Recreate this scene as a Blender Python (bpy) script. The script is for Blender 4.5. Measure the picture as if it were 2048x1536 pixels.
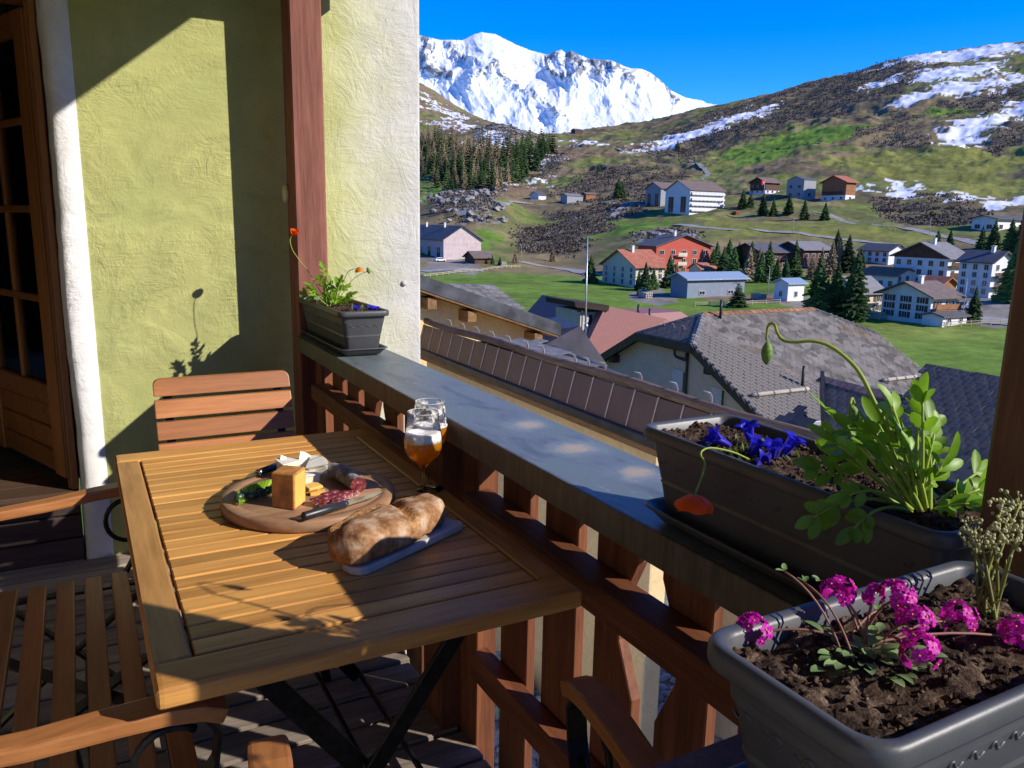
import bpy, bmesh, math, random
import numpy as np
from mathutils import Vector, Matrix, noise as mnoise

for _o in list(bpy.data.objects):
    bpy.data.objects.remove(_o)
SC = bpy.context.scene
COL = SC.collection
PI = math.pi
random.seed(7)

# ------------------------------------------------------------------ camera
# origin = the photographer's eye; +X points out over the railing, +Y along the railing to the end wall
cam_d = bpy.data.cameras.new('camera')
cam = bpy.data.objects.new('camera', cam_d)
COL.objects.link(cam)
_R, _U, _B = ((0.880466, -0.473736, 0.018819), (0.077425, 0.182833, 0.980091), (-0.467745, -0.861479, 0.197657))
cam.matrix_world = Matrix(((_R[0], _U[0], _B[0], 0), (_R[1], _U[1], _B[1], 0), (_R[2], _U[2], _B[2], 0), (0, 0, 0, 1)))
cam_d.sensor_width = 36
cam_d.lens = 1600 / 2048 * 36
cam_d.clip_start = 0.02
cam_d.clip_end = 30000
SC.camera = cam

# ------------------------------------------------------------------ sky and sun
SUN_DIR = Vector((0.60, -0.635, 0.487)).normalized()      # towards the sun
world = bpy.data.worlds.new('World')
SC.world = world
world.use_nodes = True
wn = world.node_tree
bg = wn.nodes['Background']
sky = wn.nodes.new('ShaderNodeTexSky')
sky.sky_type = 'NISHITA'
sky.sun_disc = False
sky.sun_elevation = math.asin(SUN_DIR.z)
sky.sun_rotation = math.atan2(SUN_DIR.x, SUN_DIR.y)
sky.altitude = 3500
sky.air_density = 1.0
sky.dust_density = 0.15
sky.ozone_density = 6.0
hs = wn.nodes.new('ShaderNodeHueSaturation')
hs.inputs['Saturation'].default_value = 1.28
hs.inputs['Hue'].default_value = 0.515
wn.links.new(sky.outputs[0], hs.inputs['Color'])
wn.links.new(hs.outputs[0], bg.inputs['Color'])
bg.inputs['Strength'].default_value = 0.15
sun_d = bpy.data.lights.new('sun', 'SUN')
sun_d.energy = 3.0
sun_d.angle = math.radians(0.53)
sun_d.color = (1.0, 0.93, 0.82)
sun = bpy.data.objects.new('sun', sun_d)
COL.objects.link(sun)
sun.rotation_euler = SUN_DIR.to_track_quat('Z', 'Y').to_euler()
SC.view_settings.view_transform = 'Standard'
SC.view_settings.look = 'None'
SC.view_settings.exposure = 1.05
SC.view_settings.gamma = 1
SC.view_settings.use_curve_mapping = False
SC.render.engine = 'CYCLES'
SC.cycles.max_bounces = 14
SC.cycles.transparent_max_bounces = 12

FLOOR = -1.385

# ------------------------------------------------------------------ helpers
def tag(o, label=None, cat=None, group=None, kind=None):
    if label: o['label'] = label
    if cat: o['category'] = cat
    if group: o['group'] = group
    if kind: o['kind'] = kind
    return o

def thing(name, label, cat, loc=(0, 0, 0), rz=0.0, group=None):
    o = bpy.data.objects.new(name, None)
    COL.objects.link(o)
    o.empty_display_size = 0.1
    o.location = loc
    o.rotation_euler = (0, 0, rz)
    return tag(o, label, cat, group)

def world_loc(o):
    v = Vector((0, 0, 0))
    while o is not None:
        v += o.location
        o = o.parent
    return v

class MB:
    """collects geometry; build() links it as ONE mesh object"""
    def __init__(s):
        s.v = []; s.f = []; s.mi = []; s.sm = []; s.weld = False
    def add(s, vs, fs, mi=0, smooth=False):
        b = len(s.v)
        s.v.extend([tuple(p) for p in vs])
        for f in fs:
            s.f.append(tuple(b + i for i in f)); s.mi.append(mi); s.sm.append(smooth)
        return s
    def hexa(s, p, mi=0):
        """8 points: bottom 4 ccw, top 4 ccw"""
        return s.add(p, [(3, 2, 1, 0), (4, 5, 6, 7), (0, 1, 5, 4), (1, 2, 6, 5), (2, 3, 7, 6), (3, 0, 4, 7)], mi)
    def box(s, a, b, mi=0):
        x0, y0, z0 = a; x1, y1, z1 = b
        return s.hexa([(x0, y0, z0), (x1, y0, z0), (x1, y1, z0), (x0, y1, z0), (x0, y0, z1), (x1, y0, z1), (x1, y1, z1), (x0, y1, z1)], mi)
    def bar(s, p, q, w, t, up=(0, 0, 1), mi=0):
        """rectangular bar from p to q, width w (sideways), thickness t (along up)"""
        p = Vector(p); q = Vector(q); d = (q - p).normalized(); u = Vector(up)
        sd = d.cross(u)
        if sd.length < 1e-5: sd = d.cross(Vector((1, 0, 0)))
        sd.normalize(); u = sd.cross(d)
        a = sd * w / 2; b = u * t / 2
        return s.hexa([p - a - b, p + a - b, q + a - b, q - a - b, p - a + b, p + a + b, q + a + b, q - a + b], mi)
    def ribbon(s, pts, w, t, side, mi=0, smooth=True):
        """flat strap along pts: width w along 'side', thickness t"""
        pts = [Vector(p) for p in pts]; sd = Vector(side).normalized(); n = len(pts); vs = []
        for i, p in enumerate(pts):
            d = (pts[min(i + 1, n - 1)] - pts[max(i - 1, 0)]).normalized()
            nn = d.cross(sd).normalized()
            ww = w[i] if isinstance(w, (list, tuple)) else w
            a = sd * ww / 2; b = nn * t / 2
            vs += [p - a - b, p + a - b, p + a + b, p - a + b]
        fs = [(0, 1, 2, 3), tuple(4 * (n - 1) + k for k in (3, 2, 1, 0))]
        for i in range(n - 1):
            for k in range(4):
                fs.append((4 * i + k, 4 * i + 4 + k, 4 * i + 4 + (k + 1) % 4, 4 * i + (k + 1) % 4))
        return s.add(vs, fs, mi, False)
    def tube(s, pts, r, n=6, mi=0, cap=True):
        pts = [Vector(p) for p in pts]; m = len(pts); vs = []
        ref = Vector((0.31, 0.17, 0.93))
        for i, p in enumerate(pts):
            d = (pts[min(i + 1, m - 1)] - pts[max(i - 1, 0)])
            if d.length < 1e-9: d = Vector((0, 0, 1))
            d.normalize()
            a = d.cross(ref)
            if a.length < 1e-3: a = d.cross(Vector((1, 0, 0)))
            a.normalize(); b = d.cross(a)
            rr = r[i] if isinstance(r, (list, tuple)) else r
            for k in range(n):
                t = 2 * PI * k / n
                vs.append(p + (a * math.cos(t) + b * math.sin(t)) * rr)
        fs = []
        for i in range(m - 1):
            for k in range(n):
                fs.append((i * n + k, i * n + (k + 1) % n, (i + 1) * n + (k + 1) % n, (i + 1) * n + k))
        if cap:
            fs.append(tuple(range(n - 1, -1, -1))); fs.append(tuple((m - 1) * n + k for k in range(n)))
        return s.add(vs, fs, mi, True)
    def lathe(s, prof, n=24, c=(0, 0, 0), mi=0, cap=False):
        """prof: list of (r, z)"""
        vs = []
        for r, z in prof:
            for k in range(n):
                t = 2 * PI * k / n
                vs.append((c[0] + r * math.cos(t), c[1] + r * math.sin(t), c[2] + z))
        fs = []
        for i in range(len(prof) - 1):
            for k in range(n):
                fs.append((i * n + k, i * n + (k + 1) % n, (i + 1) * n + (k + 1) % n, (i + 1) * n + k))
        if cap:
            fs.append(tuple(range(n - 1, -1, -1))); fs.append(tuple((len(prof) - 1) * n + k for k in range(n)))
        s.weld = True
        return s.add(vs, fs, mi, True)
    def prism(s, poly, axis, a, b, mi=0):
        """poly of 2-D points extruded along axis 0/1/2 from a to b (other two axes in order)"""
        n = len(poly)
        def mk(p, h):
            q = list(p); q.insert(axis, h); return tuple(q)
        vs = [mk(p, a) for p in poly] + [mk(p, b) for p in poly]
        fs = [tuple(range(n - 1, -1, -1)), tuple(range(n, 2 * n))]
        for i in range(n):
            fs.append((i, (i + 1) % n, n + (i + 1) % n, n + i))
        return s.add(vs, fs, mi)
    def blob(s, c, r, sub=1, jit=0.25, mi=0, rnd=random, smooth=True):
        vs, fs = ICO[sub]
        c = Vector(c); r = Vector(r if isinstance(r, (tuple, list, Vector)) else (r, r, r))
        return s.add([c + Vector((p[0] * r.x, p[1] * r.y, p[2] * r.z)) * (1 + rnd.uniform(-jit, jit)) for p in vs], fs, mi, smooth)
    def mesh(s, name, mats, off=Vector((0, 0, 0)), bevel=0, seg=1):
        me = bpy.data.meshes.new(name)
        me.from_pydata([(p[0] - off.x, p[1] - off.y, p[2] - off.z) for p in s.v], [], s.f)
        for m in (mats if isinstance(mats, (list, tuple)) else [mats]): me.materials.append(m)
        me.polygons.foreach_set('material_index', s.mi)
        me.polygons.foreach_set('use_smooth', s.sm)
        bm = bmesh.new(); bm.from_mesh(me)
        if s.weld: bmesh.ops.remove_doubles(bm, verts=bm.verts, dist=1e-6)
        bmesh.ops.recalc_face_normals(bm, faces=bm.faces)
        if bevel:
            bmesh.ops.bevel(bm, geom=[e for e in bm.edges if len(e.link_faces) == 2 and e.calc_face_angle(0) > 0.6], offset=bevel, segments=seg, affect='EDGES', profile=0.6, clamp_overlap=True)
        bm.to_mesh(me); bm.free()
        return me
    def build(s, name, mats, parent=None, bevel=0, seg=1, local=False, origin=None):
        """local: coordinates are already those of the parent; else world coordinates (parent not rotated)"""
        off = Vector((0, 0, 0))
        loc = Vector((0, 0, 0))
        if not local:
            pl = world_loc(parent) if parent else Vector((0, 0, 0))
            o_ = Vector(origin) if origin is not None else pl
            off = o_; loc = o_ - pl
        me = s.mesh(name, mats, off, bevel, seg)
        o = bpy.data.objects.new(name, me)
        COL.objects.link(o)
        o.parent = parent
        o.location = loc
        return o

def place(me, name, parent=None, loc=(0, 0, 0), rot=(0, 0, 0), scale=(1, 1, 1)):
    o = bpy.data.objects.new(name, me)
    COL.objects.link(o)
    o.parent = parent
    o.location = loc; o.rotation_euler = rot; o.scale = scale
    return o

def copy_tree(o, parent=None):
    c = o.copy(); COL.objects.link(c); c.parent = parent
    for ch in list(o.children): copy_tree(ch, c)
    return c

def _ico():
    out = {}
    for sub in (0, 1, 2, 3):
        bm = bmesh.new()
        bmesh.ops.create_icosphere(bm, subdivisions=sub + 1 if sub else 1, radius=1)
        bm.verts.index_update()
        out[sub] = ([tuple(v.co) for v in bm.verts], [tuple(v.index for v in f.verts) for f in bm.faces])
        bm.free()
    return out
ICO = _ico()

# vectorised value-noise
def _hash(ix, iy, seed):
    h = (ix * 374761393 + iy * 668265263 + seed * 1274126177) & 0xFFFFFFFF
    h = ((h ^ (h >> 13)) * 1274126177) & 0xFFFFFFFF
    return ((h ^ (h >> 16)) & 0xFFFF) / 65535.0
def vnoise(x, y, seed=0):
    x = np.asarray(x, float); y = np.asarray(y, float)
    ix = np.floor(x).astype(np.int64); iy = np.floor(y).astype(np.int64)
    fx = x - ix; fy = y - iy
    fx = fx * fx * (3 - 2 * fx); fy = fy * fy * (3 - 2 * fy)
    a = _hash(ix, iy, seed); b = _hash(ix + 1, iy, seed); c = _hash(ix, iy + 1, seed); d = _hash(ix + 1, iy + 1, seed)
    return (a * (1 - fx) + b * fx) * (1 - fy) + (c * (1 - fx) + d * fx) * fy
def fbm(x, y, oct=5, seed=0, gain=0.5):
    s = 0; a = 1; t = 0
    for i in range(oct):
        s = s + a * vnoise(np.asarray(x) * 2 ** i + 17.3 * i, np.asarray(y) * 2 ** i - 9.1 * i, seed + i); t += a; a *= gain
    return s / t
def ridged(x, y, oct=5, seed=0):
    s = 0; a = 1; t = 0
    for i in range(oct):
        n = 1 - np.abs(2 * vnoise(np.asarray(x) * 2 ** i + 5.7 * i, np.asarray(y) * 2 ** i + 3.1 * i, seed + i) - 1)
        s = s + a * n * n; t += a; a *= 0.5
    return s / t

# ------------------------------------------------------------------ materials
class NT:
    def __init__(s, name, rough=0.6, metal=0.0, spec=0.4):
        s.m = bpy.data.materials.new(name); s.m.use_nodes = True
        s.t = s.m.node_tree; s.b = s.t.nodes['Principled BSDF']
        s.b.inputs['Roughness'].default_value = rough
        s.b.inputs['Metallic'].default_value = metal
        s.b.inputs['Specular IOR Level'].default_value = spec
    def n(s, kind, **kw):
        nd = s.t.nodes.new(kind)
        for k, v in kw.items():
            if k in nd.inputs: nd.inputs[k].default_value = v
            else: setattr(nd, k, v)
        return nd
    def l(s, a, b): s.t.links.new(a, b)
    def coord(s, scale=(1, 1, 1), rnd=False, out='Object'):
        tc = s.n('ShaderNodeTexCoord'); mp = s.n('ShaderNodeMapping')
        mp.inputs['Scale'].default_value = scale
        src = tc.outputs[out]
        if rnd:
            oi = s.n('ShaderNodeObjectInfo'); ml = s.n('ShaderNodeMath', operation='MULTIPLY'); ml.inputs[1].default_value = 37.0
            s.l(oi.outputs['Random'], ml.inputs[0])
            ad = s.n('ShaderNodeVectorMath', operation='ADD'); s.l(src, ad.inputs[0]); s.l(ml.outputs[0], ad.inputs[1]); src = ad.outputs[0]
        s.l(src, mp.inputs['Vector'])
        return mp.outputs[0]
    def noise(s, vec, scale=5, detail=5, rough=0.55, dist=0.0):
        nd = s.n('ShaderNodeTexNoise'); nd.inputs['Scale'].default_value = scale; nd.inputs['Detail'].default_value = detail
        nd.inputs['Roughness'].default_value = rough; nd.inputs['Distortion'].default_value = dist
        s.l(vec, nd.inputs['Vector']); return nd.outputs['Fac']
    def ramp(s, fac, stops):
        r = s.n('ShaderNodeValToRGB'); e = r.color_ramp.elements
        while len(e) < len(stops): e.new(0.5)
        for i, (p, c) in enumerate(stops):
            e[i].position = p; e[i].color = (*c, 1) if len(c) == 3 else c
        s.l(fac, r.inputs[0]); return r.outputs[0]
    def mix(s, fac, a, b, mode='MIX'):
        m = s.n('ShaderNodeMix', data_type='RGBA', blend_type=mode)
        for sock, val in ((m.inputs[0], fac), (m.inputs[6], a), (m.inputs[7], b)):
            if isinstance(val, bpy.types.NodeSocket): s.l(val, sock)
            elif isinstance(val, (int, float)): sock.default_value = val
            else: sock.default_value = (*val, 1)
        return m.outputs[2]
    def vary(s, col, lo=0.8, hi=1.15):
        """brightness that differs from object to object"""
        oi = s.n('ShaderNodeObjectInfo'); mr = s.n('ShaderNodeMapRange'); mr.inputs['To Min'].default_value = lo; mr.inputs['To Max'].default_value = hi
        s.l(oi.outputs['Random'], mr.inputs[0])
        h = s.n('ShaderNodeHueSaturation'); s.l(mr.outputs[0], h.inputs['Value']); s.l(col, h.inputs['Color']); return h.outputs[0]
    def bump(s, h, strength=0.3, dist=0.01):
        b = s.n('ShaderNodeBump'); b.inputs['Strength'].default_value = strength; b.inputs['Distance'].default_value = dist
        s.l(h, b.inputs['Height']); s.l(b.outputs[0], s.b.inputs['Normal'])
    def base(s, c):
        if isinstance(c, bpy.types.NodeSocket): s.l(c, s.b.inputs['Base Color'])
        else: s.b.inputs['Base Color'].default_value = (*c, 1)
        return s
    def roughness(s, fac, lo, hi):
        mr = s.n('ShaderNodeMapRange'); mr.inputs['To Min'].default_value = lo; mr.inputs['To Max'].default_value = hi
        s.l(fac, mr.inputs[0]); s.l(mr.outputs[0], s.b.inputs['Roughness'])

def wood(name, dark, light, axis=0, scale=9, rough=0.5, bump=0.25, lo=0.8, hi=1.15, spec=0.35, mid=None, bdist=0.003, weather=None):
    t = NT(name, rough, 0, spec)
    sc = [1.0, 1.0, 1.0]; sc[axis] = 0.07
    v = t.coord(tuple(sc), rnd=True)
    a = t.noise(v, scale * 2.2, 7, 0.62, 0.6)
    b = t.noise(v, scale * 14, 4, 0.6, 0.2)
    m = t.mix(0.35, a, b)
    stops = [(0.30, dark), (0.52, mid or tuple((p + q) / 2 for p, q in zip(dark, light))), (0.72, light)]
    c = t.ramp(m, stops)
    if weather:
        w = t.noise(t.coord((3, 3, 3), rnd=True), 1.3, 4, 0.6)
        c = t.mix(t.ramp(w, [(0.45, (0, 0, 0)), (0.65, (1, 1, 1))]), c, weather)
    t.base(t.vary(c, lo, hi))
    t.bump(m, bump, bdist)
    t.roughness(m, rough + 0.12, rough - 0.08)
    return t.m

def plain(name, c, rough=0.6, metal=0.0, var=0.12, scale=8, spec=0.4, bump=0.0, bscale=40, bdist=0.004, rnd=False):
    t = NT(name, rough, metal, spec)
    f = t.noise(t.coord((1, 1, 1), rnd=rnd), scale, 5)
    c2 = tuple(max(0, x * (1 - var * 1.6)) for x in c); c1 = tuple(min(1, x * (1 + var)) for x in c)
    col = t.ramp(f, [(0.32, c2), (0.68, c1)])
    if rnd: col = t.vary(col, 0.8, 1.15)
    t.base(col)
    if bump: t.bump(t.noise(t.coord(), bscale, 6), bump, bdist)
    return t.m

def plaster(name, c, c2, bump=0.6, stains=None):
    t = NT(name, 0.85, 0, 0.2)
    v = t.coord()
    big = t.noise(v, 2.2, 6, 0.6, 0.4)
    mid = t.noise(t.coord((1, 1, 1)), 6, 6, 0.68, 1.6)
    col = t.ramp(big, [(0.32, c2), (0.6, c)])
    col = t.mix(t.ramp(mid, [(0.30, (0.75,) * 3), (0.58, (0, 0, 0))]), col, tuple(x * 0.74 for x in c))
    # trowel strokes: swirling, uneven, with calm stretches between them
    s1 = t.noise(t.coord((2.2, 2.2, 7)), 2.4, 9, 0.66, 2.2)
    s2 = t.noise(t.coord((1.4, 1.4, 1.1)), 5.0, 8, 0.66, 3.5)
    calm = t.ramp(t.noise(t.coord((1, 1, 1.4)), 2.0, 3, 0.5, 0.8), [(0.38, (0.15,) * 3), (0.62, (1, 1, 1))])
    h = t.mix(0.6, s1, s2); h = t.mix(1.0, h, calm, 'MULTIPLY'); gr = t.noise(v, 90, 4, 0.6); h = t.mix(0.07, h, gr)
    t.base(col); t.bump(h, bump, 0.03)
    return t.m

def thin_glass(name, tint=(0.97, 0.98, 0.98), lace=None):
    """thin clear glass: straight-through transmission plus Fresnel reflection"""
    m = bpy.data.materials.new(name); m.use_nodes = True; t = m.node_tree; t.nodes.remove(t.nodes['Principled BSDF'])
    tr = t.nodes.new('ShaderNodeBsdfTransparent'); tr.inputs[0].default_value = (*tint, 1)
    gl = t.nodes.new('ShaderNodeBsdfGlossy'); gl.inputs['Roughness'].default_value = 0.015
    lw = t.nodes.new('ShaderNodeFresnel'); lw.inputs['IOR'].default_value = 1.55
    mx = t.nodes.new('ShaderNodeMixShader'); t.links.new(lw.outputs[0], mx.inputs[0]); t.links.new(tr.outputs[0], mx.inputs[1]); t.links.new(gl.outputs[0], mx.inputs[2])
    out = mx.outputs[0]
    if lace:      # dried foam clinging to the inside
        tc = t.nodes.new('ShaderNodeTexCoord'); nz = t.nodes.new('ShaderNodeTexNoise'); nz.inputs['Scale'].default_value = 75; nz.inputs['Detail'].default_value = 5; t.links.new(tc.outputs['Object'], nz.inputs['Vector'])
        sp = t.nodes.new('ShaderNodeSeparateXYZ'); t.links.new(tc.outputs['Object'], sp.inputs[0])
        r1 = t.nodes.new('ShaderNodeMapRange'); r1.inputs['From Min'].default_value = lace[0]; r1.inputs['From Max'].default_value = lace[0] + 0.004; t.links.new(sp.outputs[2], r1.inputs[0])
        r2 = t.nodes.new('ShaderNodeMapRange'); r2.inputs['From Min'].default_value = lace[1]; r2.inputs['From Max'].default_value = lace[1] + 0.012; r2.inputs['To Min'].default_value = 1; r2.inputs['To Max'].default_value = 0; t.links.new(sp.outputs[2], r2.inputs[0])
        rp = t.nodes.new('ShaderNodeMapRange'); rp.inputs['From Min'].default_value = 0.52; rp.inputs['From Max'].default_value = 0.66; rp.inputs['To Max'].default_value = lace[2]; t.links.new(nz.outputs['Fac'], rp.inputs[0])
        m1 = t.nodes.new('ShaderNodeMath'); m1.operation = 'MULTIPLY'; t.links.new(r1.outputs[0], m1.inputs[0]); t.links.new(r2.outputs[0], m1.inputs[1])
        m2 = t.nodes.new('ShaderNodeMath'); m2.operation = 'MULTIPLY'; t.links.new(m1.outputs[0], m2.inputs[0]); t.links.new(rp.outputs[0], m2.inputs[1])
        df = t.nodes.new('ShaderNodeBsdfDiffuse'); df.inputs[0].default_value = (0.8, 0.78, 0.75, 1)
        mx2 = t.nodes.new('ShaderNodeMixShader'); t.links.new(m2.outputs[0], mx2.inputs[0]); t.links.new(out, mx2.inputs[1]); t.links.new(df.outputs[0], mx2.inputs[2]); out = mx2.outputs[0]
    t.links.new(out, t.nodes['Material Output'].inputs['Surface'])
    return m

def leafmat(name, c, c2, trans=0.45, rough=0.5, rnd=True):
    t = NT(name, rough, 0, 0.35)
    f = t.noise(t.coord((1, 1, 1), rnd=rnd), 22, 4)
    col = t.ramp(f, [(0.3, c2), (0.7, c)])
    if rnd: col = t.vary(col, 0.78, 1.2)
    t.base(col)
    tr = t.n('ShaderNodeBsdfTranslucent'); t.l(col, tr.inputs['Color'])
    mx = t.n('ShaderNodeMixShader'); mx.inputs[0].default_value = trans
    t.l(t.b.outputs[0], mx.inputs[1]); t.l(tr.outputs[0], mx.inputs[2])
    t.l(mx.outputs[0], t.t.nodes['Material Output'].inputs['Surface'])
    return t.m

# ================================================================== BALCONY
M_DECK = wood('deck_wood', (0.13, 0.10, 0.082), (0.47, 0.385, 0.315), 0, 10, 0.72, 0.5, 0.7, 1.2, 0.25, bdist=0.004)
M_RED = wood('red_stained_timber', (0.075, 0.023, 0.010), (0.29, 0.100, 0.040), 2, 9, 0.62, 0.45, 0.85, 1.1, 0.3, bdist=0.003)
M_REDY = wood('red_stained_rail', (0.075, 0.023, 0.010), (0.27, 0.092, 0.038), 1, 9, 0.62, 0.4, 0.85, 1.1, 0.3)
M_POST = wood('weathered_post', (0.10, 0.032, 0.024), (0.36, 0.145, 0.105), 2, 8, 0.7, 0.55, 0.9, 1.1, 0.25, bdist=0.004)
M_BROWN = wood('brown_post', (0.045, 0.020, 0.010), (0.22, 0.105, 0.045), 2, 9, 0.55, 0.4, 0.9, 1.1, 0.3)
M_DOORW = wood('orange_pine', (0.17, 0.058, 0.014), (0.40, 0.16, 0.045), 2, 7, 0.42, 0.15, 0.88, 1.1, 0.4)
M_DOORH = wood('orange_pine_board', (0.15, 0.05, 0.013), (0.33, 0.125, 0.036), 1, 7, 0.42, 0.15, 0.88, 1.1, 0.4)
M_CEIL = wood('pine_ceiling', (0.34, 0.22, 0.12), (0.52, 0.36, 0.21), 1, 7, 0.6, 0.1)
M_DARKW = wood('dark_step_board', (0.030, 0.019, 0.018), (0.085, 0.055, 0.048), 0, 8, 0.6, 0.3, 0.75, 1.2, 0.3)
M_SILL = wood('brown_floorboard', (0.05, 0.03, 0.022), (0.12, 0.068, 0.042), 0, 8, 0.55, 0.25, 0.8, 1.15, 0.3)
M_GREEN = plaster('green_plaster', (0.475, 0.475, 0.185), (0.35, 0.375, 0.145), 0.8)
M_WHITE = plaster('white_plaster', (0.78, 0.77, 0.76), (0.66, 0.65, 0.645), 0.6)
M_LIME = plaster('pale_lintel_plaster', (0.56, 0.53, 0.46), (0.46, 0.44, 0.38), 0.5)

# outside end of the wall: the green wash runs out into bare pale render towards the corner
def _end_plaster():
    t = NT('pale_green_render', 0.85, 0, 0.2)
    tc = t.n('ShaderNodeTexCoord'); sp = t.n('ShaderNodeSeparateXYZ'); t.l(tc.outputs['Object'], sp.inputs[0])
    nz = t.noise(t.coord(), 4, 5, 0.6, 0.6)
    ma = t.n('ShaderNodeMath', operation='MULTIPLY_ADD'); ma.inputs[1].default_value = 0.35; t.l(nz, ma.inputs[0]); t.l(sp.outputs[0], ma.inputs[2])
    f = t.ramp(ma.outputs[0], [(0.0, (0, 0, 0)), (1.0, (1, 1, 1))])
    mr = t.n('ShaderNodeMapRange'); mr.inputs['From Min'].default_value = 1.18; mr.inputs['From Max'].default_value = 1.55
    t.l(ma.outputs[0], mr.inputs[0])
    big = t.noise(t.coord(), 3, 5, 0.6, 0.5)
    g = t.ramp(big, [(0.3, (0.40, 0.41, 0.16)), (0.65, (0.54, 0.54, 0.25))])
    w = t.ramp(big, [(0.3, (0.47, 0.465, 0.43)), (0.65, (0.62, 0.61, 0.585))])
    t.base(t.mix(mr.outputs[0], g, w))
    s1 = t.noise(t.coord((2.2, 2.2, 7)), 2.6, 9, 0.66, 2.2); s2 = t.noise(t.coord((1.4, 1.4, 1.1)), 5.0, 8, 0.66, 3.5)
    h = t.mix(0.6, s1, s2); h = t.mix(0.06, h, t.noise(t.coord(), 90, 4)); t.bump(h, 0.55, 0.03)
    return t.m
M_ENDW = _end_plaster()

YW = 3.52
root = thing('house_wall', 'green plastered house wall at the far end of the balcony with white door border', 'wall', (0, YW, FLOOR))
MB().box((0.045, YW, -2.2), (0.93, YW + 0.35, 2.2)).build('green_face', M_GREEN, root, origin=(0, YW, 0))
MB().box((0.93, YW + 0.001, -8.5), (1.415, YW + 0.35, 2.2)).build('render_face', M_ENDW, root, origin=(0, YW, 0), bevel=0.012, seg=2)
# white border: rounded return into the door reveal
pr = [(0.045, YW + 0.3), (0.045, YW - 0.004), (-0.022, YW - 0.006), (-0.036, YW - 0.002), (-0.046, YW + 0.012), (-0.053, YW + 0.035), (-0.058, YW + 0.07), (-0.060, YW + 0.30)]
rng = random.Random(3)
mb = MB(); zs = np.linspace(FLOOR - 0.02, 2.2, 60); vs = []
for z in zs:
    dx = 0.004 * math.sin(z * 5.1) + rng.uniform(-0.0025, 0.0025)
    for i, (x, y) in enumerate(pr):
        k = 1 if 1 < i < 7 else 0
        vs.append((x + dx * k, y + rng.uniform(-0.0015, 0.0015) * k, z))
n = len(pr)
mb.add(vs, [(i * n + k, i * n + k + 1, (i + 1) * n + k + 1, (i + 1) * n + k) for i in range(len(zs) - 1) for k in range(n - 1)], 0, True)
mb.build('white_border', M_WHITE, root, origin=(0, YW, 0))
MB().box((-1.05, YW - 0.002, 0.80), (-0.061, YW + 0.34, 2.2)).build('lintel', M_LIME, root, origin=(0, YW, 0))
MB().box((-1.75, YW, -2.2), (-1.05, YW + 0.35, 2.2)).build('wall_pier', M_GREEN, root, origin=(0, YW, 0))
o = MB().box((-2.0, -2.0, -2.2), (-1.75, YW + 0.35, 2.2)).build('side_bounce_wall', M_LIME, None, origin=(0, YW, 0)); tag(o, 'unseen pale plastered wall added along the inner side of the balcony to bounce light', 'wall')  # out of view; added to throw warm bounced sunlight into the balcony
# small pale plug low on the render
p_ = MB().lathe([(0.0, 0), (0.012, 0), (0.013, 0.004), (0, 0.006)], 12).build('wall_plug', plain('plug_grey', (0.5, 0.5, 0.47), 0.6), root, local=True)
p_.location = (1.33, -0.002, -0.285 - FLOOR); p_.rotation_euler = (PI / 2, 0, 0)

MB().box((0.93, YW + 0.352, -8.5), (1.413, 12, 2.2)).build('render_face', M_ENDW, root, origin=(0, YW, 0))
o = MB().box((0.30, -3.0, -8.5), (0.74, YW - 0.01, FLOOR - 0.18)).build('lower_bounce_wall', M_LIME, None, origin=(0, YW, 0)); tag(o, 'unseen pale plastered house wall below the balcony floor, added to bounce light', 'wall')  # unseen facade below, added so its sunlit face brightens the annex wall opposite
# ---- floor of separate boards -------------------------------------------------
fl = MB().box((-3.2, -2.0, FLOOR - 0.16), (0.84, YW + 0.03, FLOOR - 0.06)).build('floor', plain('floor_joist', (0.03, 0.022, 0.018), 0.8), None)
tag(fl, kind='structure')
rng = random.Random(11)
y = YW - 0.005
MB().box((-1.74, YW - 0.004, FLOOR - 0.035), (-0.065, YW + 0.0215, FLOOR - 0.004)).build('plank', M_DECK, fl, bevel=0.003, origin=(-1, YW, FLOOR))
while y > -1.6:
    w = 0.118 + rng.uniform(-0.006, 0.006)
    dz = rng.uniform(-0.003, 0.002)
    MB().box((-3.1, y - w, FLOOR - 0.035 + dz), (0.845 + rng.uniform(-0.006, 0.006), y, FLOOR + dz)).build('plank', M_DECK, fl, bevel=0.004, origin=(rng.uniform(-1, 1), y, FLOOR))
    y -= w + 0.013

# ---- posts ---------------------------------------------------------------------
def post(name, label, x0, y0, w, d, z0, z1, m):
    o = MB().box((x0, y0, z0), (x0 + w, y0 + d, z1)).build(name, m, None, bevel=0.006, origin=(x0, y0, FLOOR))
    return tag(o, label, 'post')
post('balcony_post', 'tall red brown weathered timber post against the green wall', 0.788, 3.30, 0.128, 0.13, FLOOR - 0.25, 1.12, M_POST)
post('balcony_post', 'dark brown timber post rising behind the two nearer flower boxes', 0.817, 0.345, 0.125, 0.125, FLOOR - 0.25, 1.12, M_BROWN)
kb = MB().lathe([(0.0, 0.0), (0.034, 0.0), (0.037, 0.006), (0.034, 0.014), (0.012, 0.018), (0, 0.02)], 20).build('wall_knob', plain('cream_plastic', (0.62, 0.58, 0.40), 0.4), None)
kb.location = (0.787, 3.425, 0.10); kb.rotation_euler = (0, -PI / 2, 0)
tag(kb, 'round cream knob fixed to the shaded side of the red post', 'knob')

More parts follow.
